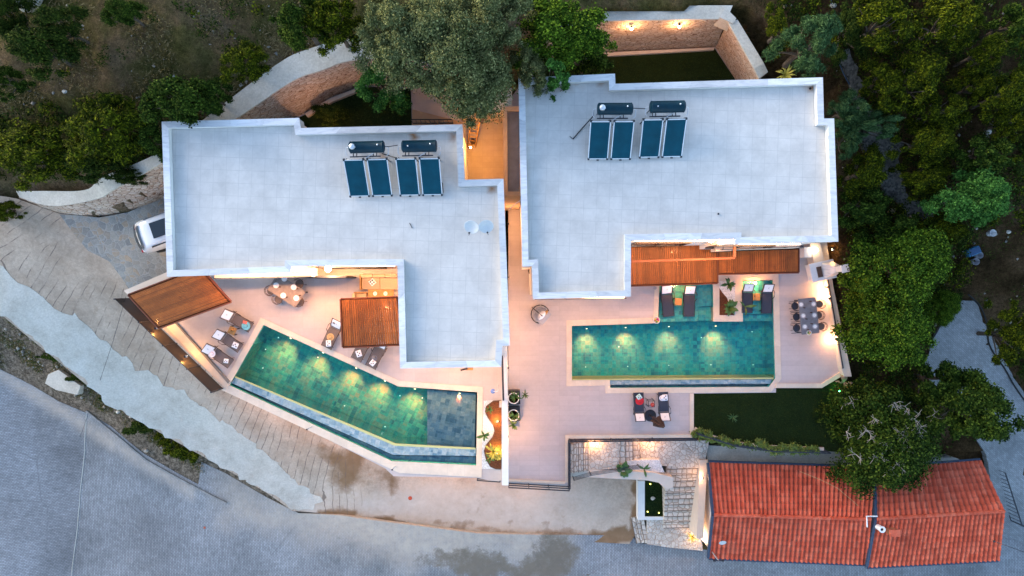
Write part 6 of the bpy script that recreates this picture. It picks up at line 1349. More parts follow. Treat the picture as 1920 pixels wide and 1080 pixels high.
h2, q2 = house('tiled_house', 'low red-tiled house with a chimney, partly under the twiggy tree', (1641, 880), (1838, 864), (1643, 972), (1882, 958), (1626, 1062), (1872, 1049), ze + .12, zr_ + .12)
for c_ in [o for o in h2.children] if False else []: pass
windows(h1, [(P(1700,0,-2)[0] - 6, q1[4].y + .30 - .02, -90, 1.1, 1.0, 1.1), (P(1480,0,-2)[0], q1[4].y + .30 - .01, -90, 1.1, 1.0, 1.1)], -3.5)
windows(h2, [(P(1760,0,-2)[0], q2[4].y + .33, -90, 1.1, 1.0, 1.1)], -3.5)
def slope_z(q, p, side):
    n1, n2, r1, r2, s1, s2 = q; e = s1 if side else n1; k = (p.y - e.y) / (r1.y - e.y); return e.z + (r1.z - e.z) * k
p = PV(1352, 1013, -.2); t = thing('satellite_dish', 'small white satellite dish on the lower slope of the red roof by the steps', 'satellite dish', (p.x, p.y, slope_z(q1, p, 1) + .05)); k = MB(); M = Matrix.Translation((0, 0, .28)) @ Matrix.Rotation(R(40), 4, 'X'); k.lathe([(0, 0), (.12, .015), (.2, .05), (.22, .06), (.2, .065), (.1, .03), (0, .012)], (0, 0, 0), 20); k.v = [tuple(M @ Vector(v)) for v in k.v]; part(k, 'reflector', MT['dish'], t, smooth=True); k = MB(); k.tube([(0, 0, 0), (0, 0, .28)], .02, 6); part(k, 'mast', MT['dark_metal'], t)
p = PV(1642, 985, .2); t = thing('vent_pipe', 'round white vent pipe where the two red roofs meet', 'vent pipe', (p.x, p.y, slope_z(q2, p, 1) + .03)); k = MB(); k.lathe([(.16, 0), (.16, .55), (.19, .55), (.19, .60), (.10, .60), (.10, .35)], (0, 0, 0), 20); part(k, 'pipe', MT['white'], t, smooth=True); k = MB(); k.lathe([(0, .5), (.098, .5)], (0, 0, 0), 16); part(k, 'opening', MT['rubber'], t)
p = PV(1666, 992, .2); t = thing('chimney', 'short brick chimney on the right-hand red roof', 'chimney', (p.x, p.y, slope_z(q2, p, 1) - .1)); k = MB(); k.box((0, 0, .35), (.5, .30, .7)); part(k, 'stack', plain('old_brick', (.34, .12, .06), .9), t); k = MB(); k.box((0, 0, .74), (.62, .40, .07)); part(k, 'cap', MT['clay'], t)
mb = MB(); mb.tube([P(1626, 988, .45), P(1625, 968, .55), P(1645, 968, .6)], .045, 8); tag(mb.build('roof_pipe', MT['white'], world=True), 'white bent pipe at the junction of the two red roofs', 'pipe')
mb = MB(); pts = [(1500, 884), (1540, 900), (1570, 915), (1600, 940), (1628, 966)]; mb.tube([P(a, b, .2 + .2 * math.sin(i)) for i, (a, b) in enumerate(pts)], .015, 5); tag(mb.build('cable', MT['straw'], world=True), 'thin pale cable trailing across the upper slope of the red roof', 'cable')
mb = MB(); mb.tube([P(1864, 1015, .1), P(1890, 1024, .6), P(1960, 1050, 1.5)], .018, 5); mb.ball(P(1864, 1015, .1), .07, 8, 6); tag(mb.build('cable', MT['dark_metal'], world=True), 'dark cable leaving the right end of the red roof', 'cable')
# lamp post
p = PV(1311, 1003, -3.4); t = thing('lamp_post', 'tall slim lamp post with two small heads beside the tiled house and the street', 'lamp post', p); tp = PV(1352, 1054, 1.0) - p
k = MB(); k.tube([(0, 0, 0), (tp.x*.02, 0, 1.2), (0, 0, 4.2)], [.06, .05, .035], 10); part(k, 'post', MT['alu'], t)
k = MB(); k.bar((-.25, 0, 4.2), (.25, 0, 4.2), .04); part(k, 'crossbar', MT['dark_metal'], t)
for s in (-1, 1): k = MB(); k.box((s*.25, 0, 4.15), (.14, .10, .12)); part(k, 'lamp_head', MT['dark_metal'], t)
k = MB(); k.ball((-.05, .12, 1.0), .07, 12, 8); part(k, 'bulb', MT['bulb'], t); l = lamp((0,0,0), 14); l.parent = t; l.location = (-.16, .22, 1.0)
# right-hand railing leaning by the street
t = rail('railing', 'sloping dark railing beside the paved path at the right end of the tiled house', [P(1862, 878, -3.3), P(1893, 975, -3.4), P(1935, 992, -3.4)], 1.1, r=.03, rails=(1.0, .1), step=.28, pr=.012)
# ---- ground clutter
def hose(name, lab, pts, zf, r, mat, cat):
    v = [onp(a, b, zf) + Vector((0, 0, .16)) for a, b in pts]
    s_ = []
    for i in range(len(v)-1):
        p0, p1, p2, p3 = v[max(i-1,0)], v[i], v[i+1], v[min(i+2, len(v)-1)]
        for j in range(5): u = j/5; s_.append(.5*((2*p1)+(p2-p0)*u+(2*p0-5*p1+4*p2-p3)*u*u+(3*p1-p0-3*p2+p3)*u**3))
    s_.append(v[-1]); mb = MB(); mb.tube(s_, r, 6); return tag(mb.build(name, mat, world=True, smooth=True), lab, cat)
hose('hose', 'black irrigation hose snaking along the paved path and the bare ground', [(1812, 552), (1835, 575), (1848, 610), (1850, 640), (1862, 665), (1880, 690), (1900, 725), (1925, 760)], Zt_flat, .05, MT['rubber'], 'hose')
hose('hose', 'thin dark hose along the gravel path between the trees', [(1556, 0), (1560, 80), (1575, 130), (1590, 160)], Zt_flat, .035, plain('blue_hose', (.03, .06, .10), .7), 'hose')
def bucket(lab, a, b, m, r=.2, h=.35):
    p = onp(a, b, Zt_flat); t = thing('bucket', lab, 'bucket', p); k = MB(); k.lathe([(0, 0), (r*.8, 0), (r, h), (r*1.06, h), (r*.93, h), (r*.75, .03), (0, .03)], (0, 0, .1), 18); part(k, 'pail', m, t, smooth=True); k = MB(); k.tube([(-r, 0, h+.08), (-r*.6, 0, h+.2), (r*.6, 0, h+.2), (r, 0, h+.08)], .01, 5); part(k, 'handle', MT['dark_metal'], t)
bucket('pale bucket beside the blue tub, the upper of two', 1828, 479, MT['grey_cloth'], .19); bucket('pale bucket beside the blue tub, the lower of two', 1821, 491, MT['grey_cloth'], .2); bucket('white bucket lying apart near the right-hand citrus tree', 1852, 438, MT['white'], .2)
p = onp(1817, 472, Zt_flat); t = thing('tub', 'blue plastic tub on the bare ground among the buckets', 'tub', p, .4); k = MB(); k.box((0, 0, .3), (.75, .45, .4)); part(k, 'shell', MT['blue_plastic'], t, bevel=.06); k = MB(); k.box((0, 0, .52), (.62, .34, .03)); part(k, 'lid', plain('navy_plastic', (.02, .06, .14), .5), t)
def rock(lab, a, b, zf, r, m='concrete', grp=None, seed=0, flat=.7):
    p = onp(a, b, zf); mb = MB(); mb.ball((0, 0, 0), r, 10, 7, (1, .8, flat)); mb.v = [tuple(Vector(v) * (1 + .35 * mnoise.noise(Vector(v) * 2.2 / r + Vector((seed, 0, 0)))) + p + Vector((0, 0, r * .3))) for v in mb.v]
    return tag(mb.build('rock', MT[m], world=True), lab, 'rock', grp)
t = thing('concrete_block', 'large pale slab of broken concrete on the dirt bank left of the street seam', 'slab', onp(127, 718, Zt_flat)); mb = MB(); pp_ = [onp(a, b, Zt_flat) for a, b in ((100, 700), (115, 692), (158, 722), (156, 738), (118, 728), (98, 716))]; mb.prism([(v.x, v.y) for v in pp_][::-1], pp_[0].z - .1, pp_[0].z + .5); part(mb, 'slab', MT['concrete'], t, world=True, bevel=.03)
rk = [(206, 206, .28, 'whitish'), (55, 3, .7, 'big pale grey'), (190, 110, .1, 'tiny pale'), (122, 172, .12, 'small pale'), (1560, 12, .22, 'flat pale'), (1605, 78, .15, 'small bluish'), (1850, 248, .2, 'white'), (1890, 435, .14, 'small white')]
for i, (a, b, r, w) in enumerate(rk): rock('%s rock on the %s' % (w, ['dry hillside above the left trees', 'hillside in the top left corner', 'dry hillside, in the open grass', 'dry hillside near the left edge', 'ground by the gravel path at the top', 'ground among the right-hand conifers at the top', 'bare patch between the right-hand trees', 'bare ground right of the buckets'][i]), a, b, Zt, r, 'concrete', seed=i * 3.1)
for i, (a, b, r, w) in enumerate([(222, 772, .14, 'in the weeds at the top of the bank'), (245, 782, .1, 'in the dark weeds of the bank'), (284, 795, .38, 'half under the edge of the white concrete strip'), (80, 640, .3, 'on the upper bank'), (50, 610, .25, 'at the left end of the bank'), (150, 700, .25, 'beside the broken slab'), (275, 845, .16, 'in the gravelly strip behind the kerb')]): rock('grey stone lying ' + w, a, b, Zt, r, 'park_stone' if i > 2 else 'concrete', 'stones on the dirt bank', i * 2.3)
for i, (a, b, lab) in enumerate(((1670, 394, 'upper'), (1708, 408, 'middle'), (1714, 430, 'lower'))): rock(['pale pinkish stone at the top of the heap by the gravel path', 'pale stone in the middle of the heap by the gravel path', 'pale stone at the foot of the heap by the gravel path'][i], a, b, Zt_flat, .28, 'tanwall', 'stone heap', i * 1.7)
p = onp(769, 934, z_ramp); t = thing('manhole_cover', 'small round reddish cover on the dusty forecourt', 'manhole cover', p); k = MB(); k.lathe([(0, .02), (.11, .02), (.13, .012), (.13, 0)], (0, 0, 0), 18); part(k, 'lid', MT['clay'], t)
t = thing('manhole_cover', 'small red mark-like valve cover on the blue-grey street', 'manhole cover', onp(384, 989, Zt_flat) + Vector((0, 0, .03))); k = MB(); k.lathe([(0, .02), (.07, .02), (.08, .0)], (0, 0, 0), 14); part(k, 'lid', plain('rust', (.40, .10, .06), .9), t)
for i, (a, b, c, d) in enumerate(((587, 799, 561, 812), (742, 873, 727, 889))):
    t = thing('boundary_post', ['thin blue-grey post leaning from the slanted pool wall over the grooved ramp', 'thin blue-grey post at the corner of the slanted pool over the forecourt'][i], 'post', P(a, b, ZL)); v = PV(c, d, ZL + .9) - PV(a, b, ZL); k = MB(); k.tube([(0, 0, -.3), (v.x*.35, v.y*.35, .55)], .03, 8); part(k, 'shaft', MT['alu'], t); k = MB(); k.ball((v.x*.35, v.y*.35, .57), .05, 8, 6); part(k, 'knob', MT['dark_metal'], t)
for i, (a, b) in enumerate(((234, 556), (291, 617), (345, 671), (398, 728))): pass
for i, (a, b, lab) in enumerate(((872, 694, 'dark sandals left on the floor under the lower eaves of the left villa'),)): 
    t = thing('sandals', lab, 'sandals', P(868, 693, ZL)); 
    for q in (0, 1): k = MB(); k.box((q*.12, q*.03, .02), (.26, .09, .035), rz=.3); part(k, 'sandal', MT['mark'], t, bevel=.015)
t = thing('doormat', 'small orange-brown mat under the lower eaves of the left villa', 'doormat', P(880, 691, ZL)); k = MB(); k.box((0, 0, .012), (.4, .18, .02)); part(k, 'mat', MT['wood'], t, bevel=.005)
t = thing('speaker', 'small black outdoor speaker at the step in the right villa corner', 'speaker', P(993, 508, 1.5)); k = MB(); k.box((0, 0, 0), (.12, .30, .25)); part(k, 'cabinet', MT['rubber'], t, bevel=.01); k = MB(); k.box((-.07, 0, 0), (.04, .12, .08)); part(k, 'bracket', MT['dark_metal'], t)
p = PV(1228, 540, .05); t = thing('drain_cover', 'small round dark skimmer lid on the coping of the first lounger bay', 'drain cover', p); k = MB(); k.lathe([(0, .015), (.09, .015), (.10, .0)], (0, 0, 0), 18); part(k, 'lid', MT['grey_cloth'], t)
mb = MB(); mb.tube([P(955, 392, 8.6), P(968, 381, 8.4), P(978, 374, 8.6)], .012, 5); tag(mb.build('cable', MT['white'], world=True), 'thin white cable strung across the gap between the villas', 'cable')
mb = MB(); mb.tube([P(236, 556, 5.5), P(212, 640, 4.0), P(186, 718, 1.0), P(150, 820, -2)], .012, 4); tag(mb.build('cable', MT['dark_metal'], world=True), 'thin overhead wire crossing the ramp and the white concrete strip', 'cable')
t = rail('railing', 'dark railing with small balusters beside the rear path above the left roof', [P(775, 232, ZL), P(850, 232, ZL)], .9, r=.025, rails=(1.0, .1), step=.25, pr=.012)
for a, b, lab in ((1219, 907, 'upper'), (1214, 959, 'left'), (1235, 961, 'right')):
    t = thing('garden_light', 'small yellow-green glowing light in the grass square, the %s one' % lab, 'garden light', P(a, b, -3.0), 0, 'grass square lights'); k = MB(); k.ball((0, 0, .06), .05, 8, 6); part(k, 'bulb', emis('soft_garden_glow', (.85, .8, .15), 1.2), t); k = MB(); k.lathe([(.02, 0), (.02, .03)], (0, 0, 0), 8); part(k, 'spike', MT['dark_metal'], t)
rock('pale boulder in the middle of the small grass square', 1224, 934, lambda x, y: np.full(np.shape(x), -3.0), .14, 'concrete')
# ================================================================== PLANTS
def np_mesh(name, V, Fc, mat):
    me = bpy.data.meshes.new(name); V = np.asarray(V, np.float32); Fc = np.asarray(Fc, np.int32)
    me.vertices.add(len(V)); me.vertices.foreach_set('co', V.ravel()); k = Fc.shape[1]
    me.loops.add(Fc.size); me.loops.foreach_set('vertex_index', Fc.ravel()); me.polygons.add(len(Fc))
    me.polygons.foreach_set('loop_start', np.arange(0, Fc.size, k, dtype=np.int32)); me.polygons.foreach_set('loop_total', np.full(len(Fc), k, np.int32))
    me.update(calc_edges=True); me.materials.append(mat); return me
def leaves(r, C, Rc, n, L, W, up=0.45, droop=0.0, shell=0.40, squash=.85):
    """n leaf diamonds spread over clumps with centres C (k,3) and radii Rc (k,)"""
    k = len(C); w = Rc**2; idx = r.choice(k, n, p=w / w.sum())
    d = r.normal(size=(n, 3)); d /= np.linalg.norm(d, axis=1)[:, None]; d[:, 2] = np.where(d[:, 2] < -.35, -d[:, 2], d[:, 2])
    rad = Rc[idx] * (shell + (1 - shell) * r.random(n)**.7) * (1 + .20 * r.normal(size=n)) * np.where(r.random(n) < .10, 1.35, 1.0)
    p = C[idx] + d * rad[:, None] * np.array([1, 1, squash]) + r.normal(size=(n, 3)) * .05
    nrm = d * (1 - up) + np.array([0, 0, up]) + r.normal(size=(n, 3)) * .38; nrm /= np.linalg.norm(nrm, axis=1)[:, None]
    t = np.cross(nrm, r.normal(size=(n, 3))); 
    if droop: t = t * (1 - droop) + (d * np.array([1, 1, .2]) - np.array([0, 0, .5])) * droop; t -= nrm * (t * nrm).sum(1)[:, None]
    t /= np.linalg.norm(t, axis=1)[:, None] + 1e-9; b = np.cross(nrm, t)
    ls = L * (.6 + .8 * r.random(n))[:, None]; ws = W * (.6 + .8 * r.random(n))[:, None]
    V = np.stack([p - t * ls * .5, p + b * ws * .5 - nrm * ws * .1, p + t * ls * .5, p - b * ws * .5 - nrm * ws * .1], 1).reshape(-1, 3)
    return V, np.arange(n * 4).reshape(-1, 4)
def crown(seed, rx, ry, hz, nclump, n, L, W, up=.45, droop=0, cr=(.18, .34), lop=0.25, z0=.42, layers=False):
    r = np.random.default_rng(seed); C = []; Rr = []
    sub = 6
    ms = [(math.cos(a := r.random() * 6.28) * rr, math.sin(a) * rr) for rr in r.random(sub) ** .5 * .75]
    for i in range(nclump):
        th = r.random() * 6.28; q = math.sqrt(r.random()); lo = 1 + lop * math.sin(th * 2 + seed) * .6 + lop * math.sin(th * 3 + seed * 2.3) * .5 + lop * r.normal() * .35
        x, y = q * math.cos(th) * rx * lo * .82, q * math.sin(th) * ry * lo * .82
        dome = math.sqrt(max(.02, 1 - q * q * .9)); z = hz * (z0 + (1 - z0) * dome * (1 - .42 * r.random()**1.5) - .12 * (1-dome) ) 
        if r.random() < .25: z -= hz * .25 * r.random()
        C.append((x, y, z)); Rr.append(min(rx, ry) * (cr[0] + (cr[1] - cr[0]) * r.random()))
    C = np.array(C); Rr = np.array(Rr); V, Fc = leaves(r, C, Rr, n, L, W, up, droop); return V, Fc, C, Rr
def limbs(mb, C, h, seed, r0=.16, fork=.35, n=14):
    r = random.Random(seed); mb.tube([(0, 0, -.4), (r.uniform(-.1, .1), r.uniform(-.1, .1), h * fork * .5), (0, 0, h * fork)], [r0 * 1.25, r0, r0 * .85], 8)
    for c in (C[i] for i in r.sample(range(len(C)), min(n, len(C)))):
        m = Vector(c) * .5 + Vector((0, 0, h * fork * .45)) + Vector((r.uniform(-.2, .2), r.uniform(-.2, .2), 0)); m.z = max(m.z, h * fork); mb.tube([(0, 0, h * fork - .1), m, tuple(c)], [r0 * .6, r0 * .32, r0 * .10], 5)
SP = {  # species: material, leaves, leaf length, width, up, droop, clump radii, lopsidedness
 'olive': ('l_olive', 19, .17, .085, .40, .15, (.12, .24), .30), 'oak': ('l_oak', 13, .19, .13, .50, 0, (.14, .27), .35), 'citrus': ('l_green', 13, .19, .11, .50, 0, (.14, .26), .3),
 'lime': ('l_lime', 15, .25, .075, .45, .45, (.10, .24), .26), 'pine': ('l_pine', 17, .26, .05, .40, .5, (.10, .22), .24), 'dark': ('l_dark', 12, .20, .12, .5, 0, (.15, .3), .3), 'shade': ('l_shade', 14, .20, .13, .5, .1, (.13, .26), .35)}
cache = {}
def tree_mesh(sp, var, rx, ry, h, dens=1.0):
    key = (sp, var)
    if key in cache: return cache[key]
    m, k, L, W, up, dr, cr, lop = SP[sp]; area = math.pi * rx * ry
    n = int(area * k * 100 * dens); L *= .66; W *= .70; ncl = max(34, int(area * 5.0)); cr = (cr[0] * .75, cr[1] * .86)
    V, Fc, C, Rr = crown(sum(map(ord, sp)) + var * 17, rx, ry, h, ncl, n, L, W, up, dr, cr, lop)
    cm = np_mesh('crown', V, Fc, MT[m]); mb = MB(); limbs(mb, C, h, var, .05 * max(rx, 1.5) + .04); 
    tm = bpy.data.meshes.new('trunk'); tm.from_pydata(mb.v, [], mb.f); tm.update(); tm.materials.append(MT['bark'])
    cache[key] = (cm, tm, rx, ry, h); return cache[key]
def tree(name, sp, var, a, b, rpx, h, lab, grp=None, rz=0, zg=None, base=(2.0, 2.0, 3.2), bare=False, dens=1.0, ry=None):
    """a,b: crown centre in the photo; rpx: its radius in photo pixels"""
    zf = Zt_flat if zg is None else (lambda x, y: np.full(np.shape(x), zg))
    z = 0.0
    for _ in range(10): x, y, _q = P(a, b, z + h * .75); z = float(zf(np.array([x]), np.array([y]))[0])
    x, y, _q = P(a, b, z + h * .75); k = (H - z - h * .75) / F; r = rpx * k
    cm, tm, rx, ry_, hh = tree_mesh(sp, var, *base, dens)
    t = thing(name, lab, 'shrub' if name in ('shrub', 'hedge') else 'tree', (x, y, z), rz, grp); t.scale = (r / rx, (ry or rpx) * k / ry_, h / hh)
    for nm, me_ in (('crown', cm), ('trunk', tm)): o = bpy.data.objects.new(nm, me_); col.objects.link(o); o.parent = t; KIDS.setdefault(t.name, []).append(o)
    if bare:
        rr = random.Random(var); mb = MB()
        for i in range(24):
            mb = MB(); q = rr.random() * 6.28; d = rr.uniform(.1, .9); p = Vector((math.cos(q) * rx * d, math.sin(q) * ry_ * d, hh * (.99 - .30 * d * d)))
            for j in range(5):
                e = p + Vector((rr.uniform(-.5, .5), rr.uniform(-.5, .5), rr.uniform(.0, .22))); m_ = p.lerp(e, .5) + Vector((rr.uniform(-.1, .1), rr.uniform(-.1, .1), .05)); mb.tube([p, m_, e], [.020, .014, .008], 4)
                e2 = m_ + Vector((rr.uniform(-.3, .3), rr.uniform(-.3, .3), .08)); mb.tube([m_, e2], [.011, .006], 4)
            part(mb, 'bare_branch', MT['bark_pale'], t)
    return t
# ---- large trees
tree('olive_tree', 'olive', 0, 838, 92, 150, 5.6, 'big grey-green olive tree overhanging the gap between the two roofs', zg=7.4, base=(3.7, 3.2, 5.6), ry=128)
tree('olive_tree', 'olive', 1, 742, 60, 84, 5.2, 'grey-green olive tree on the left side of the big olive, at the top edge', zg=8.2, base=(2.4, 2.2, 5.0))
tree('olive_tree', 'olive', 1, 930, 20, 84, 5.0, 'grey-green olive tree between the big olive and the darker oak, at the top edge', zg=8.0, base=(2.4, 2.2, 5.0), rz=2)
tree('olive_tree', 'olive', 2, 893, 152, 66, 4.6, 'grey-green olive crown drooping over the orange corridor', zg=7.0, base=(2.1, 2.1, 4.6))
tree('olive_tree', 'citrus', 3, 712, 158, 52, 4.2, 'fresher green small tree in front of the curved stone wall', zg=4.6, base=(1.5, 1.7, 4.2), ry=62)
tree('oak_tree', 'oak', 4, 1050, 62, 104, 5.6, 'green round-leaved tree left of the lamp-lit rear wall', zg=6.0, base=(2.6, 2.3, 5.6), ry=78)
tree('young_tree', 'citrus', 5, 1042, 142, 34, 6.4, 'small bright green crown hanging over the top left corner of the right roof', zg=5.2, base=(1.1, 1.0, 5))
tree('olive_tree', 'olive', 2, 990, 130, 44, 6.0, 'wispy grey-green crown touching the corner of the right roof', zg=5.4, base=(2.1, 2.1, 4.6), rz=1)
tree('young_tree', 'shade', 6, 1100, 98, 52, 5.0, 'dark green crown spreading over the left end of the rear lawn', zg=3.5, base=(1.6, 1.6, 4))
tree('citrus_tree', 'oak', 7, 1703, 500, 100, 5.2, 'large round leafy tree right of the terrace, the upper of the two big ones', base=(3.0, 2.6, 5.2), ry=86)
tree('citrus_tree', 'oak', 8, 1676, 608, 92, 5.0, 'large leafy tree right of the six-seat table, the lower of the two big ones', base=(2.8, 2.8, 5.0), rz=1, ry=84)
tree('pine_tree', 'shade', 9, 1658, 818, 116, 6.0, 'large fine-leaved tree with bare grey twigs over the two tiled roofs', 'trees by the tiled houses', base=(3.3, 3.3, 5.5), bare=True, ry=112, zg=-3.0)
tree('pine_tree', 'shade', 10, 1838, 775, 82, 5.2, 'dense bluish-green tree beside the paved path, right of the twiggy tree', 'trees by the tiled houses', base=(2.2, 2.1, 5))
tree('young_tree', 'shade', 11, 1762, 715, 52, 3.4, 'small dark tree between the lower big tree and the paved path', base=(1.7, 1.5, 3.4))
tree('citrus_tree', 'lime', 12, 1902, 632, 46, 4.2, 'yellowish-green tree cut by the right edge beside the black hose', base=(1.6, 2, 4.2), ry=66)
tree('citrus_tree', 'citrus', 13, 1835, 368, 78, 4.2, 'bright green citrus tree near the right edge above the buckets', base=(2.2, 1.9, 4.0), ry=62)
tree('young_tree', 'shade', 6, 1745, 462, 60, 3.0, 'dark crown behind the upper big tree, left of the blue tub', base=(1.6, 1.6, 4), rz=2)
tree('young_tree', 'oak', 7, 1772, 578, 36, 2.6, 'small leafy tree at the upper left end of the paved path', base=(3.0, 2.6, 5.2))
# ---- right-hand slope
RS = [('pine', 14, 1525, 80, 66, 60, 4.0, 'feathery blue-green conifer by the top of the gravel path'),
 ('pine', 15, 1640, 232, 66, 26, 3.2, 'feathery blue-green conifer leaning towards the right roof corner'),
 ('pine', 15, 1598, 205, 44, 36, 3.2, 'feathery blue-green conifer close to the right villa step'),
 ('pine', 14, 1590, 262, 34, 30, 2.6, 'small blue-green conifer touching the right villa wall'),
 ('lime', 16, 1660, 38, 62, 50, 4.2, 'yellow-green tree at the top edge right of the gravel path'),
 ('lime', 17, 1785, 38, 60, 52, 4.0, 'yellow-green tree at the top edge, left of the bare track'),
 ('lime', 18, 1655, 155, 46, 44, 3.4, 'yellow-green tree just right of the blue-green conifers'),
 ('lime', 19, 1720, 150, 56, 60, 3.8, 'yellow-green tree in the middle of the right-hand slope'),
 ('lime', 16, 1772, 205, 46, 44, 3.2, 'yellow-green tree below the middle of the right-hand slope'),
 ('lime', 17, 1852, 92, 36, 44, 3.4, 'yellow-green tree beside the bare track near the top right'),
 ('lime', 18, 1890, 175, 52, 44, 3.4, 'yellow-green tree at the right edge below the bare track'),
 ('lime', 19, 1832, 160, 34, 30, 2.8, 'small yellow-green tree left of the right-edge one'),
 ('lime', 16, 1900, 225, 34, 30, 3.0, 'yellow-green tree cut by the right edge, second from the top'),
 ('lime', 17, 1740, 265, 56, 40, 3.4, 'yellow-green tree above the end of the gravel path'),
 ('shade', 11, 1855, 285, 50, 40, 3.0, 'dark green tree just above the bright citrus'),
 ('lime', 18, 1626, 322, 50, 44, 3.0, 'yellow-green bushy tree beside the right villa wall'),
 ('shade', 11, 1620, 385, 52, 40, 3.0, 'dark bushy tree beside the lower part of the right villa wall'),
 ('lime', 19, 1735, 330, 54, 36, 3.0, 'yellow-green tree beside the bright citrus on its left'),
 ('shade', 6, 1690, 440, 60, 36, 3.2, 'dark green crown behind the pale stone heap'),
 ('lime', 17, 1775, 428, 44, 30, 2.6, 'low yellow-green tree left of the white bucket'),
 ('shade', 11, 1900, 40, 34, 40, 3.0, 'dark bush in the top right corner'),
 ('lime', 16, 1460, 60, 30, 46, 1.6, 'low yellowish bush behind the right end of the rear wall'),
 ('dark', 20, 1590, 60, 34, 50, 2.2, 'dark low bush between the conifer and the top edge tree')]
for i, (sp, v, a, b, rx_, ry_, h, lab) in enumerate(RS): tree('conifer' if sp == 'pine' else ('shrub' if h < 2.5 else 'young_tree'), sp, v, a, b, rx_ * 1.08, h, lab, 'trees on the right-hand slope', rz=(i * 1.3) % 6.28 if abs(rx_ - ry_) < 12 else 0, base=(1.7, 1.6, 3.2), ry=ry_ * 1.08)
# ---- left slope
LSL = [('lime', 21, 186, 240, 84, 74, 3.4, 'large yellow-green bushy tree left of the left villa'),
 ('lime', 22, 60, 284, 88, 60, 3.2, 'yellow-green bushy tree at the left edge above the curved wall'),
 ('dark', 23, 160, 300, 66, 34, 2.4, 'dark bushy tree touching the curved wall top'),
 ('shade', 24, 335, 185, 70, 56, 3.6, 'dark green rounded bush tree above the left villa corner'),
 ('shade', 25, 398, 182, 36, 28, 2.2, 'small dark green bush between the corner tree and the curved wall'),
 ('shade', 24, 290, 262, 42, 40, 2.6, 'dark green bush beside the left villa corner'),
 ('lime', 21, 452, 112, 52, 40, 2.4, 'yellow-green bush above the bend of the curved wall'),
 ('shade', 25, 560, 38, 60, 44, 4.0, 'dark green tree at the top edge, left of the olive trees'),
 ('lime', 22, 620, 40, 62, 48, 4.2, 'yellow-green tree at the top edge touching the left olive'),
 ('dark', 23, 60, 85, 62, 48, 3.4, 'dark tree in the top left area'),
 ('dark', 26, 105, 45, 48, 34, 3.0, 'dark bushy tree nearest the top left corner rock'),
 ('dark', 26, 12, 30, 34, 40, 3.0, 'dark tree cut by the top left corner'),
 ('shade', 24, 230, 20, 40, 28, 2.2, 'low dark bush at the top edge of the dry hillside'),
 ('shade', 25, 8, 150, 34, 26, 2.2, 'small green bush at the left edge, halfway up the hillside'),
 ('lime', 22, 8, 395, 20, 30, 2.0, 'small leafy bush at the left end of the curved wall'),
 ('dark', 26, 240, 330, 40, 14, 1.4, 'low dark bush spilling over the curved wall cap'),
 ('dark', 23, 615, 210, 36, 24, 1.4, 'dark shrub on the small lawn behind the left villa'),
 ]
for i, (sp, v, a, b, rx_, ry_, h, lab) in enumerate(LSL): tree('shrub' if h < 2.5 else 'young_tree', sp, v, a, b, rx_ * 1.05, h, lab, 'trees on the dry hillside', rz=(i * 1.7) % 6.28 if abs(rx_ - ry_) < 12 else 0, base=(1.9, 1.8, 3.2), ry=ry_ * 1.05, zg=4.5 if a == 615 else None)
# ---- shrubs on the bank
for i, (sp, v, a, b, rx_, ry_, h, lab) in enumerate([('lime', 27, 345, 845, 40, 22, .8, 'bright yellow-green shrub at the lower end of the dirt bank'), ('lime', 28, 310, 822, 26, 14, .6, 'low green shrub just above the bright one on the bank'), ('dark', 29, 262, 800, 36, 16, .5, 'dark weedy shrub in the middle of the bank'), ('shade', 30, 205, 748, 18, 8, .35, 'small green weed clump near the street kerb end'), ('dark', 29, 145, 706, 26, 9, .35, 'dark weed clump above the broken slab'), ('shade', 30, 100, 670, 30, 8, .3, 'weed clump along the edge of the white concrete strip')]): tree('shrub', sp, v, a, b, rx_, h, lab, 'weeds on the dirt bank', rz=0, base=(1.3, .8, .9), ry=ry_, dens=1.6)
MT['l_hedge'] = plain('hedge_leaf', (.10, .145, .02), .6, 0, .45, 5)
# ---- hedge below the lawn
def hedge_obj(name, lab, pts, z, w, h, mat, n, L=.12, cat='hedge'):
    r = np.random.default_rng(5); pts = [PV(a, b, z) for a, b in pts]; C = []
    for p, q in zip(pts[:-1], pts[1:]):
        k = max(2, int((q-p).length / .18))
        for i in range(k): c = p.lerp(q, i / k); C.append((c.x + r.normal() * w * .3, c.y + r.normal() * w * .3, z + h * (.5 + .4 * r.random())))
    C = np.array(C); org = np.array([C[:, 0].mean(), C[:, 1].mean(), z]); V, Fc = leaves(r, C - org, np.full(len(C), w * .6) * (.6 + .7 * r.random(len(C))), n, L, L * .6, .5, 0, .3)
    o = bpy.data.objects.new(name, np_mesh(name, V, Fc, MT[mat])); col.objects.link(o); o.location = org; return tag(o, lab, cat)
hedge_obj('hedge', 'bright yellow-green trailing hedge along the lower edge of the dark lawn', [(1302, 808), (1330, 818), (1345, 823), (1400, 832), (1440, 838), (1535, 842)], 0, .36, .45, 'l_hedge', 7000)
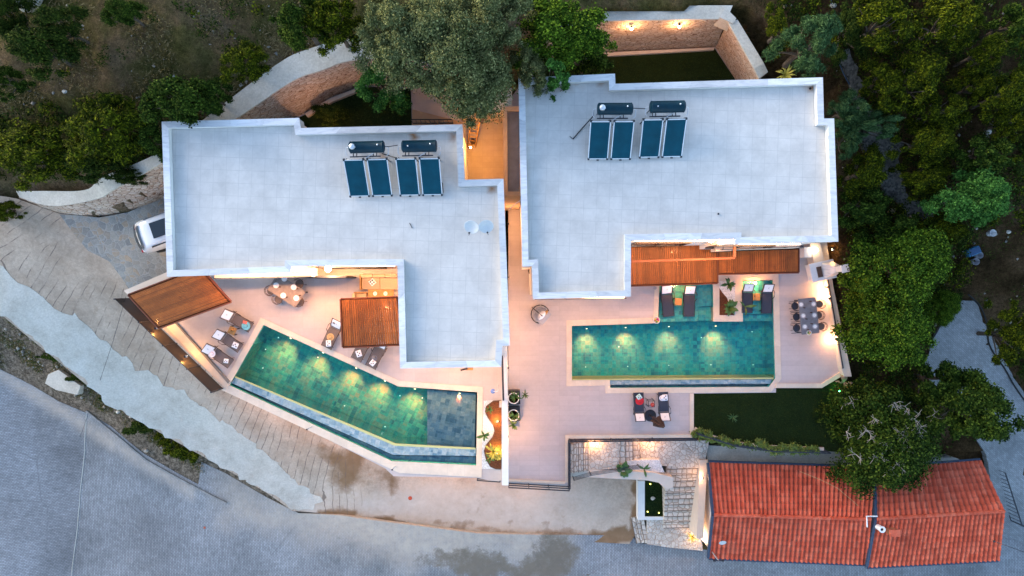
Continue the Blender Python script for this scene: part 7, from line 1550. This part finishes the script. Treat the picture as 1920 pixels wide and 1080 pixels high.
# ---- small leafy plants
def plant(lab, a, b, z, n, L, mat, h=.35, rot=0, cat='plant', tilt=1.0, grp=None, W=.3, curve=.5):
    p = PV(a, b, z + h * .6); t = thing('plant', lab, cat, (p.x, p.y, z), rot, grp); r = random.Random(int(a * 7 + b)); mb = MB()
    for i in range(n):
        q = i * 2.4 + r.uniform(-.4, .4); l = L * r.uniform(.7, 1.2); d = Vector((math.cos(q), math.sin(q), 0)); s = Vector((-d.y, d.x, 0)); e = r.uniform(.3, .9)
        pts = [Vector((0, 0, h * .3)) + d * l * u + Vector((0, 0, h * e * math.sin(u * 2.4) )) for u in (0, .25, .5, .75, 1)]; ws = [.02, W * l * .38, W * l * .5, W * l * .34, .004]
        for j in range(4): a_, b_ = pts[j], pts[j+1]; mb.add([a_ - s*ws[j], a_ + s*ws[j], b_ + s*ws[j+1], b_ - s*ws[j+1]], [(0, 1, 2, 3)])
    part(mb, 'leaves', MT[mat], t); m2 = MB(); m2.tube([(0, 0, 0), (0, 0, h * .35)], .015, 5); part(m2, 'stem', MT['bark'], t); return t
MT['l_plant'] = plain('plant_leaf', (.06, .13, .03), .5, 0, .35, 8); MT['l_gold'] = plain('golden_leaf', (.42, .36, .06), .6, 0, .3, 8)
plant('small leafy plant at the upper end of the wavy bed', 918, 768, ZL + .05, 7, .25, 'l_plant'); plant('sprawling green plant lying on the white pebbles beside the pool corner', 908, 817, ZL + .03, 6, .38, 'l_plant', W=.4)
plant('golden spiky plant glowing in the wavy bed', 925, 848, ZL + .05, 16, .50, 'l_gold', .5, W=.18); plant('cream flowering plant at the foot of the wavy bed', 934, 856, ZL + .05, 10, .30, 'l_gold', .3, W=.6); plant('low green plant at the left foot of the wavy bed', 918, 860, ZL + .05, 8, .3, 'l_plant')
plant('leafy green plant at the upper end of the island planter', 1366, 533, .02, 9, .42, 'l_plant', .4, W=.4); plant('leafy green plant at the lower end of the island planter', 1368, 577, .02, 12, .55, 'l_plant', .5, W=.45); plant('long leaf drooping from the island planter over the second lounger bay', 1398, 575, .1, 3, .62, 'l_plant', .5, W=.25)
plant('green plant arching out of the upper white pot', 966, 744, .74, 10, .42, 'l_plant', .4, W=.2); plant('green plant hanging out of the lower white pot', 964, 780, .74, 10, .40, 'l_plant', .35, W=.2); plant('leafy shoot right of the upper square planter', 984, 740, .4, 8, .3, 'l_plant', .5, W=.25); plant('leafy shoot below the lower square planter', 962, 797, .1, 8, .32, 'l_plant', .5, W=.4)
plant('broad-leaved green plant under the stepped railing in the pebble bed', 1168, 882, -1.0, 9, .55, 'l_plant', .4, W=.6); plant('single long-leaved plant on the pebble bed', 1208, 880, -1.0, 4, .5, 'l_plant', .4, W=.3); plant('yellowish tuft by the lamp post at the bottom of the cobbled steps', 1298, 1007, -3.05, 26, .42, 'l_gold', .45, W=.10); plant('faint pale tuft growing in the dark lawn', 1374, 782, -.04, 14, .32, 'l_plant', .2, W=.12)
plant('dry golden bush behind the top edge of the right roof', 1472, 140, 4.4, 24, .5, 'l_gold', .6, W=.15)
plant('dead brown stump with drooping leaves at the right end of the lawn', 1583, 718, 0, 12, .5, 'tanwall', .4, W=.3)
# ---- grass and ground cover nobody could count
def scrub(name, n, region, dens, mat, seed, hgt=.5, L=.12):
    r = np.random.default_rng(seed); x = r.uniform(region[0], region[1], n); y = r.uniform(region[2], region[3], n); m = dens(x, y, r); x, y = x[m], y[m]
    cl_ = np.array([mnoise.noise(Vector((a * .8, b * .8, seed))) for a, b in zip(x, y)]); h = hgt * (.5 + r.random(len(x)) + cl_ * .8)
    z = Zt(x, y); C = np.stack([x, y, z + np.maximum(h, .05) * .5], 1); Rc = .18 + .26 * r.random(len(x)); org = C.mean(0); k = 44
    V, Fc = leaves(r, C - org, Rc, len(C) * k, L, L * .55, .5, .1, .25, .9)
    o = bpy.data.objects.new(name, np_mesh(name, V, Fc, MT[mat])); col.objects.link(o); o.location = org; return tag(o, kind='stuff')
def regs(side):
    def f(x, y, r):
        z = Zt(x, y); u = x * F / (H - z) + 960; v = 540 - y * F / (H - z); q = np.array([mnoise.noise(Vector((a * .28, b * .28, 5 if side else 1))) for a, b in zip(x, y)])
        ok_ = ~inpoly(x, y, offset(RT, 1.2)) & ~inpoly(x, y, offset(LT, 1.3)) & ~inpoly(x, y, offset(LAWN, .5)) & ~inpoly(x, y, offset(pp, .25)) & (z > -3.2)
        if side:
            bare = ((u - 1870) / 75)**2 + ((v - 530) / 110)**2 < 1; bare |= (np.abs((v - 20) - (1890 - u) * 1.2) < 22) & (u > 1770) & (v < 130); bare |= ((u - 1800) / 40)**2 + ((v - 240) / 30)**2 < 1
            return ok_ & (u > 1440) & ~inpoly(x, y, offset(gp, .05)) & ~bare & (r.random(len(x)) < .75 + q * .8) & (v < 900)
        wall = np.where(u < 300, 352, np.where(u < 560, 300 - (u - 300) * .72, 96)); low = v > 150 - u * .05
        return ok_ & (u < 700) & (v < wall - 18) & (z > 4) & (r.random(len(x)) < np.where((v > 215 - .12 * u) & (u < 300), .62 + q, .0 + q * .8))
    return f
scrub('undergrowth', 3000, (14, 35, -9, 19), regs(1), 'l_dark', 31, .7); scrub('scrub', 1500, (14, 35, -9, 19), regs(1), 'l_lime', 32, .9, .14); scrub('low_scrub', 1100, (14, 35, -9, 19), regs(1), 'l_shade', 33, 1.0)
scrub('hill_scrub', 3200, (-34, -6, 4, 19), regs(0), 'l_dark', 34, .6); scrub('hill_brush', 1500, (-34, -6, 4, 19), regs(0), 'l_lime', 35, .8, .14)
def blades(name, n, region, zf, L, mat, seed, lean=.7, dens=None, W=.02):
    r = np.random.default_rng(seed); x = r.uniform(region[0], region[1], n); y = r.uniform(region[2], region[3], n)
    m = np.array([ok(a, b) for a, b in zip(x, y)]) if dens is None else dens(x, y, r); x, y = x[m], y[m]; n = len(x); z = zf(x, y)
    q = r.uniform(0, 6.28, n); l = L * (.5 + r.random(n)); d = np.stack([np.cos(q) * lean, np.sin(q) * lean, np.full(n, 1 - lean * .6)], 1); s = np.stack([-np.sin(q), np.cos(q), np.zeros(n)], 1) * W
    p = np.stack([x, y, z], 1); V = np.stack([p - s, p + s, p + s * .3 + d * l[:, None], p - s * .3 + d * l[:, None]], 1).reshape(-1, 3)
    o = bpy.data.objects.new(name, np_mesh(name, V, np.arange(n * 4).reshape(-1, 4), MT[mat])); col.objects.link(o); return tag(o, kind='stuff')
def hill(x, y, r):
    z = Zt(x, y); u = x * F / (H - z) + 960; v = 540 - y * F / (H - z)
    cl_ = np.array([mnoise.noise(Vector((a * .6, b * .6, 3))) for a, b in zip(x, y)])
    line = np.where(u < 300, 345, np.where(u < 560, 300 - (u - 300) * .72, 110)); left = (u < 690) & (v < line - 8) & (z > 4)
    return left & (r.random(len(x)) < .45 + cl_)
blades('dry_grass', 170000, (-34, -5, 4, 20), Zt, .15, 'grass_dry', 1, .8, hill, .018)
def rslope(x, y, r):
    z = Zt(x, y); u = x * F / (H - z) + 960; v = 540 - y * F / (H - z); cl_ = np.array([mnoise.noise(Vector((a * .7, b * .7, 8))) for a, b in zip(x, y)])
    return (u > 1380) & (z > -3.3) & ~inpoly(x, y, offset(RT, .6)) & ~inpoly(x, y, offset(pp, .2)) & ~inpoly(x, y, offset(gp, .1)) & ~inpoly(x, y, offset(LAWN, .3)) & (r.random(len(x)) < .35 + cl_) & (v < 700)
blades('undergrowth', 90000, (11, 34, -8, 19), Zt, .16, 'l_shade', 2, .8, rslope, .014)
def inp(poly, d=-.05): return lambda x, y, r: inpoly(x, y, offset(poly, d))
blades('lawn_grass', 60000, (8.5, 20, -11, -4), lambda x, y: np.full(np.shape(x), -.04), .07, 'grass_gr', 3, .7, inp(LAWN), .008)
def bankd(x, y, r):
    z = Zt(x, y); u = x * F / (H - z) + 960; v = 540 - y * F / (H - z); e = 600 + u * .665; k = 692 + np.maximum(u - 60, 0) * .62; q = np.array([mnoise.noise(Vector((a * .9, b * .9, 2))) for a, b in zip(x, y)])
    return (u > -10) & (u < 392) & (v > e - 14) & (v < k - 2) & (r.random(len(x)) < .35 + q * 1.3)
blades('bank_weeds', 60000, (-36, -18, -17, 0), Zt, .16, 'l_shade', 8, .8, bankd, .016); blades('bank_dry_grass', 60000, (-36, -18, -17, 0), Zt, .18, 'grass_dry', 9, .8, bankd, .014)
def rubble(name, n, region, zf, dens, mat, seed, s0=.05, s1=.16):
    r = np.random.default_rng(seed); x = r.uniform(region[0], region[1], n); y = r.uniform(region[2], region[3], n); m = dens(x, y, r); x, y = x[m], y[m]; z = zf(x, y); V = []; Fc = []
    for i in range(len(x)):
        s_ = s0 + (s1 - s0) * r.random()**3; q = r.normal(size=(6, 3)) * .18; b = np.array([(1,0,0),(0,1,0),(-1,0,0),(0,-1,0),(0,0,.7),(0,0,-.5)]) + q; V.append(b * s_ + (x[i], y[i], z[i] + s_ * .2)); o_ = 6 * i
        Fc += [(o_, o_+1, o_+4), (o_+1, o_+2, o_+4), (o_+2, o_+3, o_+4), (o_+3, o_, o_+4), (o_+1, o_, o_+5), (o_+2, o_+1, o_+5), (o_+3, o_+2, o_+5), (o_, o_+3, o_+5)]
    o = bpy.data.objects.new(name, np_mesh(name, np.concatenate(V), Fc, MT[mat])); col.objects.link(o); return tag(o, kind='stuff')
rubble('bank_rubble', 5000, (-36, -18, -17, 0), Zt, bankd, 'park_stone', 11); rubble('hillside_stones', 2600, (-34, -5, 4, 20), Zt, hill, 'park_stone', 12, .03, .12); rubble('slope_stones', 2600, (14, 34, -8, 19), Zt, rslope, 'park_stone', 13, .03, .14)
yl = PW([(1060, 122), (1340, 95), (1375, 150), (1400, 190), (1060, 190)], .04)
blades('rear_lawn_grass', 30000, (2, 15, 10, 15), lambda x, y: np.full(np.shape(x), .04), .07, 'grass_gr', 4, .7, inp(yl, -.1), .008)
gs = PW([(1210, 901), (1234, 905), (1244, 921), (1244, 968), (1210, 968)], -3); blades('grass_square_tufts', 9000, (8, 10.5, -15.5, -12), lambda x, y: np.full(np.shape(x), -3.0), .07, 'grass_gr', 6, .7, inp(gs, -.03), .008)
yl2 = PW([(450, 270), (572, 219), (622, 190), (682, 167), (768, 168), (770, 238), (450, 288)], ZL); blades('yard_grass', 16000, (-15, -5, 7, 11.5), lambda x, y: np.full(np.shape(x), ZL + .04), .08, 'grass_gr', 7, .7, inp(yl2, -.05), .009)
